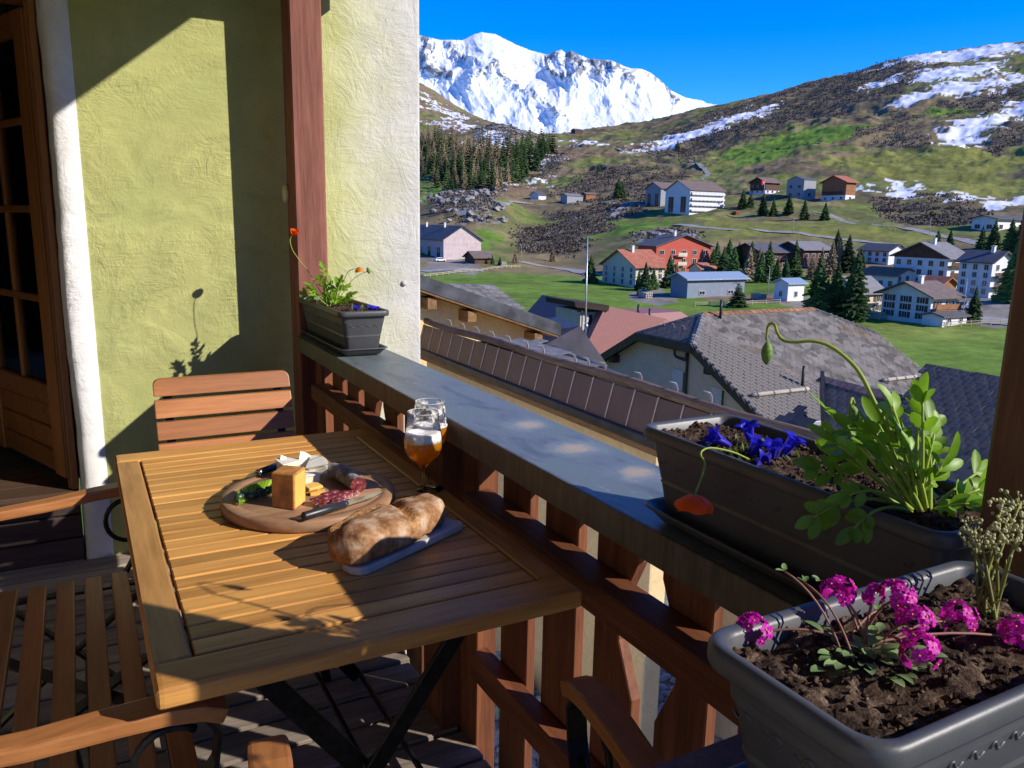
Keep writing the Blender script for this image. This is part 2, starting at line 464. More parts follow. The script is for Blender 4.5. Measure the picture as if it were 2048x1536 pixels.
# ---- beams and the roof over the balcony (above the frame) ---------------------------
o = MB().box((0.79, -1.9, 1.125), (0.92, 3.49, 1.28)).build('header_beam', M_REDY, None); tag(o, 'long brown timber beam over the balcony posts', 'beam')
o = MB().box((0.15, 3.30, 0.925), (1.10, 3.43, 1.118)).build('cross_beam', M_DARKW, None); tag(o, 'short timber cross beam beside the end wall', 'beam')
o = MB().box((-3.2, -2.0, 1.43), (1.30, 3.515, 1.50)).build('balcony_roof', M_CEIL, None); tag(o, 'boarded timber roof above the balcony', 'roof')

# ---- railing -------------------------------------------------------------------
rail = thing('balcony_railing', 'dark red timber balcony railing with a patinated metal cap', 'railing', (0.88, 1.9, FLOOR))
def _cap_mat():
    t = NT('patinated_sheet', 0.45, 0.2, 0.5)
    v = t.coord()
    a = t.noise(t.coord((2.2, 0.7, 1)), 7, 7, 0.65, 0.8); b = t.noise(t.coord((5, 1.3, 1)), 16, 6, 0.7, 1.0)
    col = t.ramp(a, [(0.28, (0.06, 0.072, 0.075)), (0.5, (0.17, 0.195, 0.20)), (0.72, (0.145, 0.215, 0.195))])
    col = t.mix(t.ramp(b, [(0.60, (0, 0, 0)), (0.78, (0.75,) * 3)]), col, (0.45, 0.52, 0.57))
    # mineral rings left by pots
    for (cx, cy, r) in ((0.92, 1.62, 0.05), (0.922, 1.40, 0.055), (0.928, 1.20, 0.05)):
        d = t.n('ShaderNodeVectorMath', operation='DISTANCE'); t.l(v, d.inputs[0]); d.inputs[1].default_value = (cx - 0.88, cy - 1.9, -0.475 - FLOOR)
        nz = t.n('ShaderNodeMath', operation='MULTIPLY_ADD'); nz.inputs[1].default_value = 0.10; t.l(t.noise(v, 16, 5, 0.65), nz.inputs[0]); t.l(d.outputs['Value'], nz.inputs[2])
        f1 = t.ramp(nz.outputs[0], [(r * 0.80 + 0.045, (0.55,) * 3), (r * 1.35 + 0.055, (0, 0, 0))])
        col = t.mix(f1, col, (0.30, 0.34, 0.33))
        f2 = t.ramp(nz.outputs[0], [(r * 0.42 + 0.045, (0.95,) * 3), (r * 0.75 + 0.055, (0, 0, 0))])
        col = t.mix(f2, col, (0.50, 0.39, 0.24))
    t.base(col); t.roughness(a, 0.30, 0.55); t.bump(b, 0.12, 0.002)
    return t.m
M_CAP = _cap_mat()
def _fascia_mat():
    t = NT('brown_patina', 0.5, 0.35, 0.4)
    a = t.noise(t.coord((1, 3, 0.8)), 9, 6, 0.65, 0.5); b = t.noise(t.coord((6, 20, 1.5)), 5, 5)
    t.base(t.ramp(t.mix(0.4, a, b), [(0.3, (0.045, 0.040, 0.032)), (0.52, (0.11, 0.095, 0.075)), (0.72, (0.15, 0.16, 0.125))])); t.roughness(a, 0.4, 0.6)
    return t.m
M_FASC = _fascia_mat()
cap = MB().box((0.776, 0.33, -0.4785), (1.0, 3.295, -0.475)).build('cap', M_CAP, rail)
MB().box((0.773, 0.33, -0.533), (0.781, 3.297, -0.4742)).box((0.781, 0.33, -0.533), (0.998, 3.296, -0.4788)).build('cap_fascia', M_FASC, rail, bevel=0.0015)
ZB = FLOOR - 0.17
MB().box((0.791, 1.832, FLOOR - 0.03), (0.918, 1.96, -0.5335)).build('rail_post', M_RED, rail, bevel=0.004, origin=(0.85, 1.9, FLOOR))
for y1 in (1.830, 3.299):
    MB().box((0.847, y1 - 0.103, ZB), (0.905, y1, -0.5338)).build('rail_post', M_RED, rail, bevel=0.003, origin=(0.85, y1, FLOOR))
MB().box((0.802, 0.475, -0.722), (0.879, 1.726, -0.660)).build('mid_rail', M_REDY, rail, bevel=0.004, origin=(0.84, 1.0, -0.7))
MB().box((0.802, 1.962, -0.722), (0.879, 3.195, -0.660)).build('mid_rail', M_REDY, rail, bevel=0.004, origin=(0.84, 2.5, -0.7))
MB().box((0.826, 0.475, -1.170), (0.879, 1.726, -1.098)).build('low_rail', M_REDY, rail, bevel=0.004, origin=(0.84, 1.0, -1.1))
MB().box((0.826, 1.962, -1.170), (0.879, 3.195, -1.098)).build('low_rail', M_REDY, rail, bevel=0.004, origin=(0.84, 2.5, -1.1))
def baluster(ya, yb, notch_lo=False, notch_hi=False):
    poly = []
    za, zb = ZB, -0.534
    lo = [(ya, za), (ya, zb)]; hi = [(yb, zb), (yb, za)]
    nz = [(-0.905, 0), (-0.80, 0.05), (-0.725, 0.05), (-0.62, 0)]
    if notch_lo: lo = [(ya, za)] + [(ya + d, z) for z, d in nz] + [(ya, zb)]
    if notch_hi: hi = [(yb, zb)] + [(yb - d, z) for z, d in reversed(nz)] + [(yb, za)]
    MB().prism(lo + hi, 0, 0.880, 0.905).build('baluster', M_RED, rail, bevel=0.0025, origin=(0.89, (ya + yb) / 2, -0.95))
P0 = 0.2045
for k in range(0, 6):
    yb = 1.657 - k * P0
    baluster(yb - 0.134, yb, notch_lo=(k == 2), notch_hi=(k == 3))
yy = 1.962 + 0.01
for k in range(0, 6):
    ya = 1.995 + k * P0
    baluster(ya, ya + 0.134, notch_lo=(k == 3), notch_hi=(k == 2))

# ---- doorway step and room --------------------------------------------------------
st = thing('door_step', 'dark boarded step below the open glazed door', 'step', (-0.5, YW + 0.1, FLOOR))
zs = [FLOOR, -1.30, -1.205, -1.118]
for i in range(3):
    MB().box((-1.6, YW + 0.022 + 0.012 * i, zs[i] + (0.003 if i else -0.04)), (-0.062, YW + 0.09, zs[i + 1])).build('board', M_DARKW, st, bevel=0.004, origin=(rng.uniform(-1, 0), YW, zs[i]))
for i in range(12):
    ya = YW + 0.045 + i * 0.145
    MB().box((-2.6, ya, -1.135), (-0.064 if i < 2 else 0.6, ya + 0.143, -1.104)).build('floorboard', M_SILL, st, bevel=0.002, origin=(rng.uniform(-1, 0), ya, -1.1))
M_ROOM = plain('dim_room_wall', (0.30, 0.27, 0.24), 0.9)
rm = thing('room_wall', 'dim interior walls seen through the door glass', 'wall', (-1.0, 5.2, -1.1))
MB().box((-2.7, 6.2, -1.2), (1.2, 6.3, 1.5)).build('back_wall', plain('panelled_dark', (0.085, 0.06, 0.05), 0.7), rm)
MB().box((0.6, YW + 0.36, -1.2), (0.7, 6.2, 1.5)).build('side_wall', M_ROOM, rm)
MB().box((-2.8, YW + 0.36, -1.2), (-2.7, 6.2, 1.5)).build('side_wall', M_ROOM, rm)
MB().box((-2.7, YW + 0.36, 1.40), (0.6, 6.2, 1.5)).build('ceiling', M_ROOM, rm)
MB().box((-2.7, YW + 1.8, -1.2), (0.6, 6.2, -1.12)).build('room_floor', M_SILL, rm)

# ---- glazed door, opened inwards ------------------------------------------------------
ang = math.atan2(0.926, -0.378)
dr = thing('glazed_door', 'open orange pine door with glass panes over wooden boards', 'door', (-0.088, 3.65, -1.07), ang)
def dbox(mb, u0, u1, t0, t1, z0, z1): return mb.box((u0, t0, z0 + 1.07), (u1, t1, z1 + 1.07))
T0, T1 = -0.022, 0.022
b_ = dict(parent=dr, local=True, bevel=0.004)
dbox(MB(), 0.0, 0.10, T0, T1, -1.07, 0.745).build('stile', M_DOORW, **b_)
dbox(MB(), 0.66, 0.76, T0, T1, -1.07, 0.745).build('stile', M_DOORW, **b_)
dbox(MB(), 0.10, 0.66, T0, T1, 0.655, 0.745).build('rail', M_DOORH, **b_)
dbox(MB(), 0.10, 0.66, T0, T1, -0.775, -0.690).build('rail', M_DOORH, **b_)
for z in (0.352, 0.017, -0.338): dbox(MB(), 0.10, 0.66, -0.014, 0.014, z - 0.014, z + 0.014).build('muntin', M_DOORH, **b_)
zz = [0.655, 0.352, 0.017, -0.338, -0.69]
for i in range(4): dbox(MB(), 0.366, 0.394, -0.014, 0.014, zz[i + 1] + (0.0142 if i < 3 else 0), zz[i] - (0.0142 if i else 0)).build('muntin', M_DOORW, **b_)
M_PANE = thin_glass('door_glass', (0.93, 0.95, 0.95))
for i in range(4):
    for u0, u1 in ((0.10, 0.366), (0.394, 0.66)):
        dbox(MB(), u0 + 0.001, u1 - 0.001, -0.002, 0.002, zz[i + 1] + (0.0145 if i < 3 else 0.001), zz[i] - (0.0145 if i else 0.001)).build('pane', M_PANE, dr, local=True)
z = -0.776
while z > -1.05:
    z2 = max(z - 0.098, -1.068); dbox(MB(), 0.1005, 0.6595, -0.014, 0.014, z2 + 0.004, z - 0.001).build('board', M_DOORH, dr, local=True, bevel=0.005); z = z2
fr = thing('door_frame', 'orange pine door frame against the white plaster border', 'frame', (-0.075, 3.62, -1.1))
MB().box((-0.088, 3.575, -1.102), (-0.0615, 3.60, 0.79)).build('jamb', M_DOORW, fr, bevel=0.004, origin=(-0.07, 3.6, 0))
MB().box((-0.099, 3.601, -1.101), (-0.0613, 3.626, 0.786)).build('jamb', M_DOORW, fr, bevel=0.003, origin=(-0.07, 3.61, .4))
MB().box((-0.083, 3.627, -1.100), (-0.0611, 3.74, 0.785)).build('jamb', M_DOORW, fr, bevel=0.003, origin=(-0.07, 3.7, .2))
MB().box((-1.02, 3.575, 0.755), (-0.0885, 3.68, 0.798)).build('head', M_DOORH, fr, bevel=0.003, origin=(-0.5, 3.6, .78))

# ---- in the room: sofa and hanging lamps -------------------------------------------------
M_SOFA = plain('grey_fabric', (0.20, 0.22, 0.25), 0.9, var=0.2)
sf = thing('sofa', 'grey cushioned sofa inside behind the door glass', 'sofa', (-0.65, 5.3, -1.1))
MB().box((-1.3, 5.0, -1.1), (0.1, 5.8, -0.80)).build('seat', M_SOFA, sf, bevel=0.05, seg=3)
MB().box((-1.3, 5.6, -0.79), (0.1, 5.85, -0.38)).build('backrest', M_SOFA, sf, bevel=0.06, seg=3)
MB().box((-0.1, 5.0, -0.79), (0.12, 5.59, -0.52)).build('arm', M_SOFA, sf, bevel=0.05, seg=3)
cu = NT('perforated_copper', 0.35, 0.8, 0.5)
vo = cu.n('ShaderNodeTexVoronoi'); vo.inputs['Scale'].default_value = 95; cu.l(cu.coord(), vo.inputs['Vector'])
cu.base((0.20, 0.10, 0.055)); dots = cu.ramp(vo.outputs['Distance'], [(0.12, (1, 1, 1)), (0.22, (0, 0, 0))])
cu.l(cu.mix(dots, (0, 0, 0), (1.0, 0.5, 0.2)), cu.b.inputs['Emission Color']); cu.b.inputs['Emission Strength'].default_value = 0.8
def pendant(x, y, z, s, lab):
    t = thing('pendant_lamp', lab, 'lamp', (x, y, z), group='perforated lamps inside the room')
    MB().lathe([(0.012 * s, 0.27 * s), (0.02 * s, 0.19 * s), (0.035 * s, 0.13 * s), (0.085 * s, 0.03 * s), (0.095 * s, -0.03 * s), (0.08 * s, -0.085 * s), (0.074 * s, -0.085 * s)], 28).build('lamp_shade', cu.m, t, local=True)
    MB().tube([(0, 0, 0.26 * s), (0, 0, 1.3 - z)], 0.004, 6).build('cord', plain('black_cord', (0.02, 0.02, 0.02)), t, local=True)
pendant(-0.189, 4.55, 0.335, 1.0, 'upper perforated copper lamp hanging behind the door glass')
pendant(-0.203, 4.70, 0.10, 1.0, 'lower perforated copper lamp hanging behind the door glass')
pendant(-0.292, 4.6, -0.01, 1.0, 'perforated copper lamp half hidden by the glazing bar')
o = MB().box((-1.6, 4.42, 0.68), (0.4, 4.72, 0.75)).build('lamp_bar', M_DARKW, None); tag(o, 'dark wooden bar that the copper lamps hang from', 'beam')

# ================================================================== TABLE, CHAIRS, BENCH
M_TEAK = wood('acacia', (0.27, 0.11, 0.026), (0.66, 0.345, 0.092), 0, 8, 0.42, 0.1, 0.78, 1.2, 0.4, mid=(0.52, 0.255, 0.066), bdist=0.0015)
M_TEAKY = wood('acacia_long', (0.21, 0.092, 0.028), (0.54, 0.285, 0.09), 1, 8, 0.42, 0.1, 0.88, 1.1, 0.4, mid=(0.41, 0.205, 0.062), bdist=0.0015)
M_CHAIRW = wood('eucalyptus', (0.24, 0.078, 0.022), (0.52, 0.215, 0.07), 1, 8, 0.40, 0.12, 0.88, 1.12, 0.4, bdist=0.0015)
M_SEATW = wood('acacia_seat', (0.19, 0.085, 0.028), (0.44, 0.23, 0.082), 1, 8, 0.45, 0.12, 0.88, 1.12, 0.4, bdist=0.0015)
M_ARMW = wood('eucalyptus_arm', (0.24, 0.085, 0.024), (0.52, 0.225, 0.075), 0, 8, 0.40, 0.12, 0.9, 1.1, 0.4, bdist=0.0015)
M_STEEL = plain('black_steel', (0.018, 0.018, 0.020), 0.42, 0.6, var=0.3, scale=60)

TZ = -0.645
tb = thing('garden_table', 'slatted wooden folding table laid with food beside the railing', 'table', (0.405, 1.74, FLOOR))
X0, X1, Y0, Y1 = 0.050, 0.757, 1.108, 2.375
XI0, XI1, YI0, YI1 = 0.107, 0.708, 1.190, 2.292
tk = dict(bevel=0.011, seg=3)
MB().box((X0, Y0, TZ - 0.034), (X1, YI0 - 0.003, TZ)).build('end_board', M_TEAK, tb, origin=(0.4, Y0, TZ), **tk)
MB().box((X0, YI1 + 0.003, TZ - 0.034), (X1, Y1, TZ)).build('end_board', M_TEAK, tb, origin=(0.2, Y1, TZ), **tk)
MB().box((X0, YI0 - 0.0024, TZ - 0.0342), (XI0, YI1 + 0.0024, TZ - 0.0004)).build('side_board', M_TEAKY, tb, origin=(0.08, 1.5, TZ), bevel=0.004)
MB().box((XI1, YI0 - 0.0024, TZ - 0.0342), (X1, YI1 + 0.0024, TZ - 0.0004)).build('side_board', M_TEAKY, tb, origin=(0.73, 1.9, TZ), bevel=0.004)
rng = random.Random(5)
NS = 23; pit = (YI1 - YI0) / NS
for i in range(NS):
    ya = YI0 + i * pit
    MB().box((XI0 + 0.0045, ya + 0.0022, TZ - 0.022), (XI1 - 0.0045, ya + pit - 0.0022, TZ - 0.0002 - rng.uniform(0, 0.0012))).build('slat', M_TEAK, tb, bevel=0.0022, origin=(rng.uniform(0.2, 0.6), ya, TZ))
for yy in (1.235, 1.72, 2.245):
    MB().box((XI0 - 0.03, yy, TZ - 0.0345), (XI1 + 0.03, yy + 0.03, TZ - 0.0225)).build('batten', M_TEAK, tb)
for yy, s in ((1.30, 1), (2.18, 1)):
    MB().bar((0.155, yy, TZ - 0.03), (0.665, yy, FLOOR + 0.005), 0.012, 0.040, (0, 1, 0) if 0 else (1, 0, 1)).build('leg', M_STEEL, tb, bevel=0.002)
    MB().bar((0.660, yy - 0.016, TZ - 0.03), (0.150, yy - 0.016, FLOOR + 0.005), 0.012, 0.036, (-1, 0, 1)).build('leg', M_STEEL, tb, bevel=0.002)
MB().tube([(0.665, 1.30, FLOOR + 0.03), (0.665, 2.18, FLOOR + 0.03)], 0.008, 8).build('stretcher', M_STEEL, tb)
MB().tube([(0.150, 1.29, FLOOR + 0.03), (0.150, 2.17, FLOOR + 0.03)], 0.008, 8).build('stretcher', M_STEEL, tb)
MB().tube([(0.405, 1.26, -1.005), (0.405, 2.20, -1.005)], 0.006, 8).build('axle_rod', M_STEEL, tb)
MB().box((0.14, 1.28, TZ - 0.050), (0.18, 2.20, TZ - 0.0348)).build('guide_rail', M_STEEL, tb)

def slat_seat(name, label, cat, loc, rz, half, sl_w, group=None, seat_z=0.455, arm_z=0.665, n_seat=6, n_back=5, back_lean=0.11, mid_cross=False, arm_out=0.0, depth=0.40, arms=True, seat_dx=0.0):
    """folding armchair or bench: local +x is the way it faces, y its width"""
    t = thing(name, label, cat, (loc[0], loc[1], FLOOR), rz, group)
    hw = half - 0.035
    pit = depth / n_seat
    for i in range(n_seat):
        xa = 0.215 + seat_dx - (i + 1) * pit + 0.012
        dip = -0.008 * math.sin(PI * (i + 0.5) / n_seat)
        MB().box((xa, -hw, seat_z - 0.020 + dip), (xa + sl_w, hw, seat_z + dip)).build('seat_slat', M_SEATW, t, local=True, bevel=0.003, seg=2)
    def bp(z):     # x of the backrest line at height z
        return -0.195 - back_lean * (z - 0.45) / 0.4 * 1.0 - 0.02 * ((z - 0.45) / 0.4) ** 2
    for i in range(n_back):
        zb = 0.873 - 0.0665 * i; za = zb - 0.054
        xb, xa = bp(zb), bp(za)
        hb = hw + 0.006
        mb = MB()
        if i == 0:
            pts = [(-hb, za), (hb, za)] + [(hb - 0.022 + 0.022 * math.cos(a), zb - 0.022 + 0.022 * math.sin(a)) for a in np.linspace(0, PI / 2, 5)] + [(-hb + 0.022 - 0.022 * math.sin(a), zb - 0.022 + 0.022 * math.cos(a)) for a in np.linspace(0, PI / 2, 5)]
        else: pts = [(-hb, za), (hb, za), (hb, zb), (-hb, zb)]
        n = len(pts); k = (xb - xa) / (zb - za)
        vs = [(xa + k * (z - za) + 0.018, y, z) for y, z in pts] + [(xa + k * (z - za), y, z) for y, z in pts]
        mb.add(vs, [tuple(range(n)), tuple(range(2 * n - 1, n - 1, -1))] + [(j, n + j, n + (j + 1) % n, (j + 1) % n) for j in range(n)])
        mb.build('back_slat', M_CHAIRW, t, local=True, bevel=0.003, seg=2)
    for s in (-1, 1):
        ys = s * (hw - 0.035)
        MB().ribbon([(0.235, ys, 0.004), (0.03, ys, 0.24), (-0.155, ys, 0.445), (bp(0.6) - 0.004, ys, 0.6), (bp(0.86) - 0.004, ys, 0.855)], 0.026, 0.008, (0, 1, 0)).build('back_leg', M_STEEL, t, local=True)
        yr = s * (hw - 0.055)
        MB().ribbon([(-0.30, yr, 0.004), (-0.05, yr, 0.23), (0.19, yr, 0.425)], 0.026, 0.008, (0, 1, 0)).build('front_leg', M_STEEL, t, local=True)
        MB().ribbon([(0.215, ys, seat_z - 0.026), (-0.19, ys, seat_z - 0.026)], 0.026, 0.008, (0, 1, 0)).build('seat_rail', M_STEEL, t, local=True)
        if not arms: continue
        ya = s * half
        # curved wooden arm
        pth = [(-0.285, ya - s * arm_out, arm_z - 0.012), (-0.16, ya - s * arm_out * .7, arm_z - 0.014), (-0.03, ya - s * arm_out * .35, arm_z - 0.010), (0.08, ya - s * arm_out * .12, arm_z), (0.15, ya, arm_z + 0.004), (0.20, ya, arm_z - 0.003), (0.232, ya, arm_z - 0.018)]
        MB().ribbon(pth, [0.036, 0.040, 0.046, 0.052, 0.056, 0.056, 0.052], 0.026, (0, 1, 0)).build('armrest', M_ARMW, t, local=True, bevel=0.006, seg=2)
        # curved strap that carries the arm
        sp = [(0.205, ya, arm_z - 0.022), (0.222, ya, arm_z - 0.05), (0.215, ya, arm_z - 0.10), (0.185, ya - s * 0.006, arm_z - 0.15), (0.150, ya - s * 0.02, seat_z + 0.005), (0.125, ya - s * 0.035, seat_z - 0.03)]
        MB().ribbon(sp, 0.034, 0.007, (0, 1, 0)).build('arm_strap', M_STEEL, t, local=True)
        lp = [(0.205 - 0.05 + 0.055 * math.cos(a), ya, arm_z - 0.085 + 0.058 * math.sin(a)) for a in np.linspace(0.9, 0.9 + 4.6, 18)]
        MB().tube(lp, 0.0065, 7).build('arm_loop', M_STEEL, t, local=True)
    for x, z in ((0.17, seat_z - 0.045), (0.03, 0.236), (-0.26, 0.03)):
        MB().tube([(x, -hw + 0.03, z), (x, hw - 0.03, z)], 0.007, 8).build('cross_rod', M_STEEL, t, local=True)
    if mid_cross:
        for s in (-1, 1):
            MB().bar((-0.20, s * 0.30, seat_z - 0.04), (0.16, -s * 0.10, seat_z - 0.052 - 0.01 * s), 0.026, 0.008).build('brace', M_STEEL, t, local=True)
            MB().bar((-0.02, s * 0.12, seat_z - 0.06), (0.02, s * 0.12, 0.06), 0.022, 0.008, (1, 0, 0)).build('mid_leg', M_STEEL, t, local=True)
    return t

slat_seat('folding_chair', 'wooden slat folding chair at the far end of the table against the green wall', 'chair', (0.399, 2.43), -PI / 2, 0.244, 0.056, arms=False, group='folding chairs round the table')
slat_seat('folding_chair', 'folding armchair at the near end of the table with its arm towards the railing', 'chair', (0.392, 0.79), PI / 2 - 0.14, 0.240, 0.056, seat_dx=0.09, group='folding chairs round the table')
slat_seat('garden_bench', 'wooden slat garden bench with black steel frame on the door side of the table', 'bench', (-0.085, 1.73), 0.0, 0.555, 0.041, n_seat=7, mid_cross=True, arm_out=0.05, depth=0.44)

# ================================================================== FOOD ON THE TABLE
BZ = TZ + 0.028
BC = Vector((0.435, 1.772)); BR = 0.196
M_BOARD = wood('walnut_board', (0.19, 0.095, 0.045), (0.46, 0.285, 0.165), 0, 6, 0.5, 0.12, 1, 1, 0.35, mid=(0.33, 0.185, 0.10), bdist=0.001)
bd = thing('cutting_board', 'round wooden cutting board holding cheese and sausage', 'board', (BC.x, BC.y, TZ))
MB().lathe([(0, 0.0), (BR - 0.006, 0.0), (BR, 0.005), (BR, 0.023), (BR - 0.004, 0.028), (BR - 0.026, 0.028), (BR - 0.030, 0.0255), (BR - 0.034, 0.0255), (BR - 0.038, 0.028), (0, 0.028)], 72).build('board_disc', M_BOARD, bd, local=True)
# hole for hanging, a dark ring near the far left of the rim
a = math.radians(127); hx, hy = BR * 0.8 * math.cos(a), BR * 0.8 * math.sin(a)

M_RIND = plain('orange_cheese_rind', (0.50, 0.215, 0.055), 0.55, var=0.3, scale=30, bump=0.35, bscale=160, bdist=0.002)
M_PASTE = plain('yellow_cheese', (0.80, 0.47, 0.105), 0.45, var=0.07, scale=30)
M_BRIE = plain('white_cheese', (0.82, 0.78, 0.66), 0.55, var=0.08, scale=40, bump=0.2, bscale=150, bdist=0.001)
M_BRIEIN = plain('cream_cheese_paste', (0.83, 0.74, 0.53), 0.45, var=0.05)
# tall wedge of hard cheese (rind on left, top; cut face right)
cb = [(0.333, 1.700), (0.372, 1.655), (0.409, 1.702), (0.370, 1.747)]
mb = MB()
bot = [(x, y, BZ) for x, y in cb]; top = [(x + 0.002, y + 0.001, BZ + (0.081 if i in (1, 2) else 0.078)) for i, (x, y) in enumerate(cb)]
vs = bot + top
mb.add(vs, [(3, 2, 1, 0)], 1); mb.add(vs, [(4, 5, 6, 7)], 0); mb.add(vs, [(0, 1, 5, 4)], 0); mb.add(vs, [(1, 2, 6, 5)], 1); mb.add(vs, [(2, 3, 7, 6)], 1); mb.add(vs, [(3, 0, 4, 7)], 0)
o = mb.build('cheese_block', [M_RIND, M_PASTE], None, origin=(0.37, 1.70, BZ)); 
bm = bmesh.new(); bm.from_mesh(o.data); bmesh.ops.remove_doubles(bm, verts=bm.verts, dist=1e-5); bmesh.ops.recalc_face_normals(bm, faces=bm.faces)
bmesh.ops.bevel(bm, geom=list(bm.edges), offset=0.005, segments=3, affect='EDGES', profile=0.6); bm.to_mesh(o.data); bm.free()
tag(o, 'tall block of hard yellow cheese with an orange brown rind', 'cheese')
def wedge(name, label, cx, cy, r, h, a0, a1, rot3=(0, 0, 0), dz=0.0, group='pieces of white rind cheese'):
    mb = MB(); n = 7
    arc = [(r * math.cos(t), r * math.sin(t)) for t in np.linspace(a0, a1, n)]
    vs = [(0, 0, 0), (0, 0, h)] + [(x, y, 0) for x, y in arc] + [(x, y, h) for x, y in arc]
    mb.add(vs, [tuple([0] + [2 + i for i in range(n)])[::-1]], 0); mb.add(vs, [tuple([1] + [2 + n + i for i in range(n)])], 0)
    mb.add(vs, [(2 + i, 3 + i, 3 + n + i, 2 + n + i) for i in range(n - 1)], 0)
    mb.add(vs, [(0, 2, 2 + n, 1), (1, 1 + 2 * n, 1 + n, 0)], 1)
    o = mb.build(name, [M_BRIE, M_BRIEIN], None, bevel=0)
    bm = bmesh.new(); bm.from_mesh(o.data); bmesh.ops.remove_doubles(bm, verts=bm.verts, dist=1e-5); bmesh.ops.bevel(bm, geom=list(bm.edges), offset=0.003, segments=2, affect='EDGES'); bm.to_mesh(o.data); bm.free()
    o.location = (cx, cy, BZ + dz); o.rotation_euler = rot3
    return tag(o, label, 'cheese', group)
wedge('white_cheese', 'white soft cheese piece at the left of the pile behind the block', 0.398, 1.868, 0.052, 0.042, 0.4, 1.7)
wedge('white_cheese', 'upright slice of white cheese leaning behind the block', 0.388, 1.905, 0.046, 0.012, 0.0, 1.3, (1.35, 0.1, 0.5), 0.004)
wedge('white_cheese', 'upright square ended white cheese slice in the middle of the pile', 0.432, 1.893, 0.05, 0.014, 0.3, 1.25, (1.3, 0, 0.15), 0.008)
wedge('white_cheese', 'white cheese wedge at the right of the pile nearest the sausage', 0.456, 1.852, 0.047, 0.030, -0.1, 1.3, (0.25, -0.2, -0.3), 0.006)
wedge('white_cheese', 'low white cheese wedge just right of the hard cheese block', 0.428, 1.815, 0.045, 0.024, -0.2, 1.1, (0, 0, 0.3))
for i, (x, y, z, r) in enumerate([(0.425, 1.765, 0, 0.2), (0.430, 1.757, 0.007, 0.45), (0.437, 1.747, 0.014, 0.3), (0.445, 1.742, 0, -0.1), (0.440, 1.770, 0.007, 0.7)]):
    o = MB().box((-0.018, -0.012, 0), (0.018, 0.012, 0.0068)).build('cheese_slice', M_PASTE, None, bevel=0.001)
    o.location = (x, y, BZ + z); o.rotation_euler = (0.12 if z else 0, 0, r); tag(o, 'thin yellow cheese slice stacked beside the cheese block', 'cheese', 'yellow cheese slices')
# dried sausage with dark red cut end
def _saus():
    t = NT('sausage_skin', 0.75, 0, 0.3); v = t.coord()
    a = t.noise(v, 60, 6, 0.65); b = t.noise(v, 18, 4)
    t.base(t.ramp(t.mix(0.5, a, b), [(0.36, (0.05, 0.035, 0.032)), (0.5, (0.20, 0.165, 0.15)), (0.66, (0.62, 0.60, 0.58))])); t.bump(a, 0.6, 0.003); return t.m
def _meat():
    t = NT('cured_meat', 0.5, 0, 0.4); v = t.coord(); a = t.noise(v, 130, 5, 0.7)
    t.base(t.ramp(a, [(0.42, (0.10, 0.010, 0.014)), (0.58, (0.26, 0.045, 0.045)), (0.68, (0.62, 0.42, 0.38))])); return t.m
M_SKIN, M_MEAT = _saus(), _meat()
mb = MB(); pts = []; n = 14
A, B_, C_ = Vector((0.505, 1.872, BZ + 0.018)), Vector((0.527, 1.79, BZ + 0.024)), Vector((0.531, 1.707, BZ + 0.020))
ring = []
rng = random.Random(2)
for i, tt in enumerate(np.linspace(0, 1, 13)):
    p = A * (1 - tt) ** 2 + B_ * 2 * tt * (1 - tt) + C_ * tt ** 2
    r = 0.019 * min(1, 0.35 + tt * 5) if tt < 0.2 else 0.0195
    pts.append((p, r * rng.uniform(0.95, 1.05)))
mb.tube([p for p, r in pts], [r for p, r in pts], 14, 0, cap=False)
m_ = len(pts); end = [mb.v[(m_ - 1) * 14 + k] for k in range(14)]
mb.add(end, [tuple(range(14))], 1); mb.add([mb.v[k] for k in range(14)], [tuple(range(13, -1, -1))], 0)
o = mb.build('dried_sausage', [M_SKIN, M_MEAT], None, origin=(0.52, 1.79, BZ)); tag(o, 'dried sausage with mouldy grey skin and dark red cut end', 'sausage')
for i, (x, y, rx, ry, rz) in enumerate([(0.428, 1.668, 0.5, 0.1, 0.2), (0.444, 1.664, 0.55, 0.0, 0.1), (0.462, 1.667, 0.5, -0.1, 0), (0.478, 1.676, 0.45, 0, 0.3), (0.496, 1.684, 0.5, 0.1, 0.1), (0.512, 1.692, 0.3, -0.2, 0.2), (0.438, 1.645, 0.12, 0.1, 0.5), (0.456, 1.645, 0.2, -0.1, 0.2), (0.47, 1.655, 0.4, 0.1, 0.2), (0.452, 1.690, 0.5, 0.1, 0.1), (0.472, 1.697, 0.55, 0.1, 0.0)]):
    mb = MB(); mb.lathe([(0.0, 0), (0.0175, 0), (0.0180, 0.0015), (0.0175, 0.003), (0, 0.003)], 16, mi=0)
    for k in range(len(mb.mi)): mb.mi[k] = 1 if (k // 16) in (1, 2) else 0
    o = mb.build('sausage_slice', [M_MEAT, M_SKIN], None); o.scale = (1, 0.75, 1)
    o.location = (x, y, BZ + 0.003 + abs(rx) * 0.010); o.rotation_euler = (rx, ry, rz); tag(o, 'thin dark red slice of dried sausage on the board', 'sausage', 'sausage slices on the board')
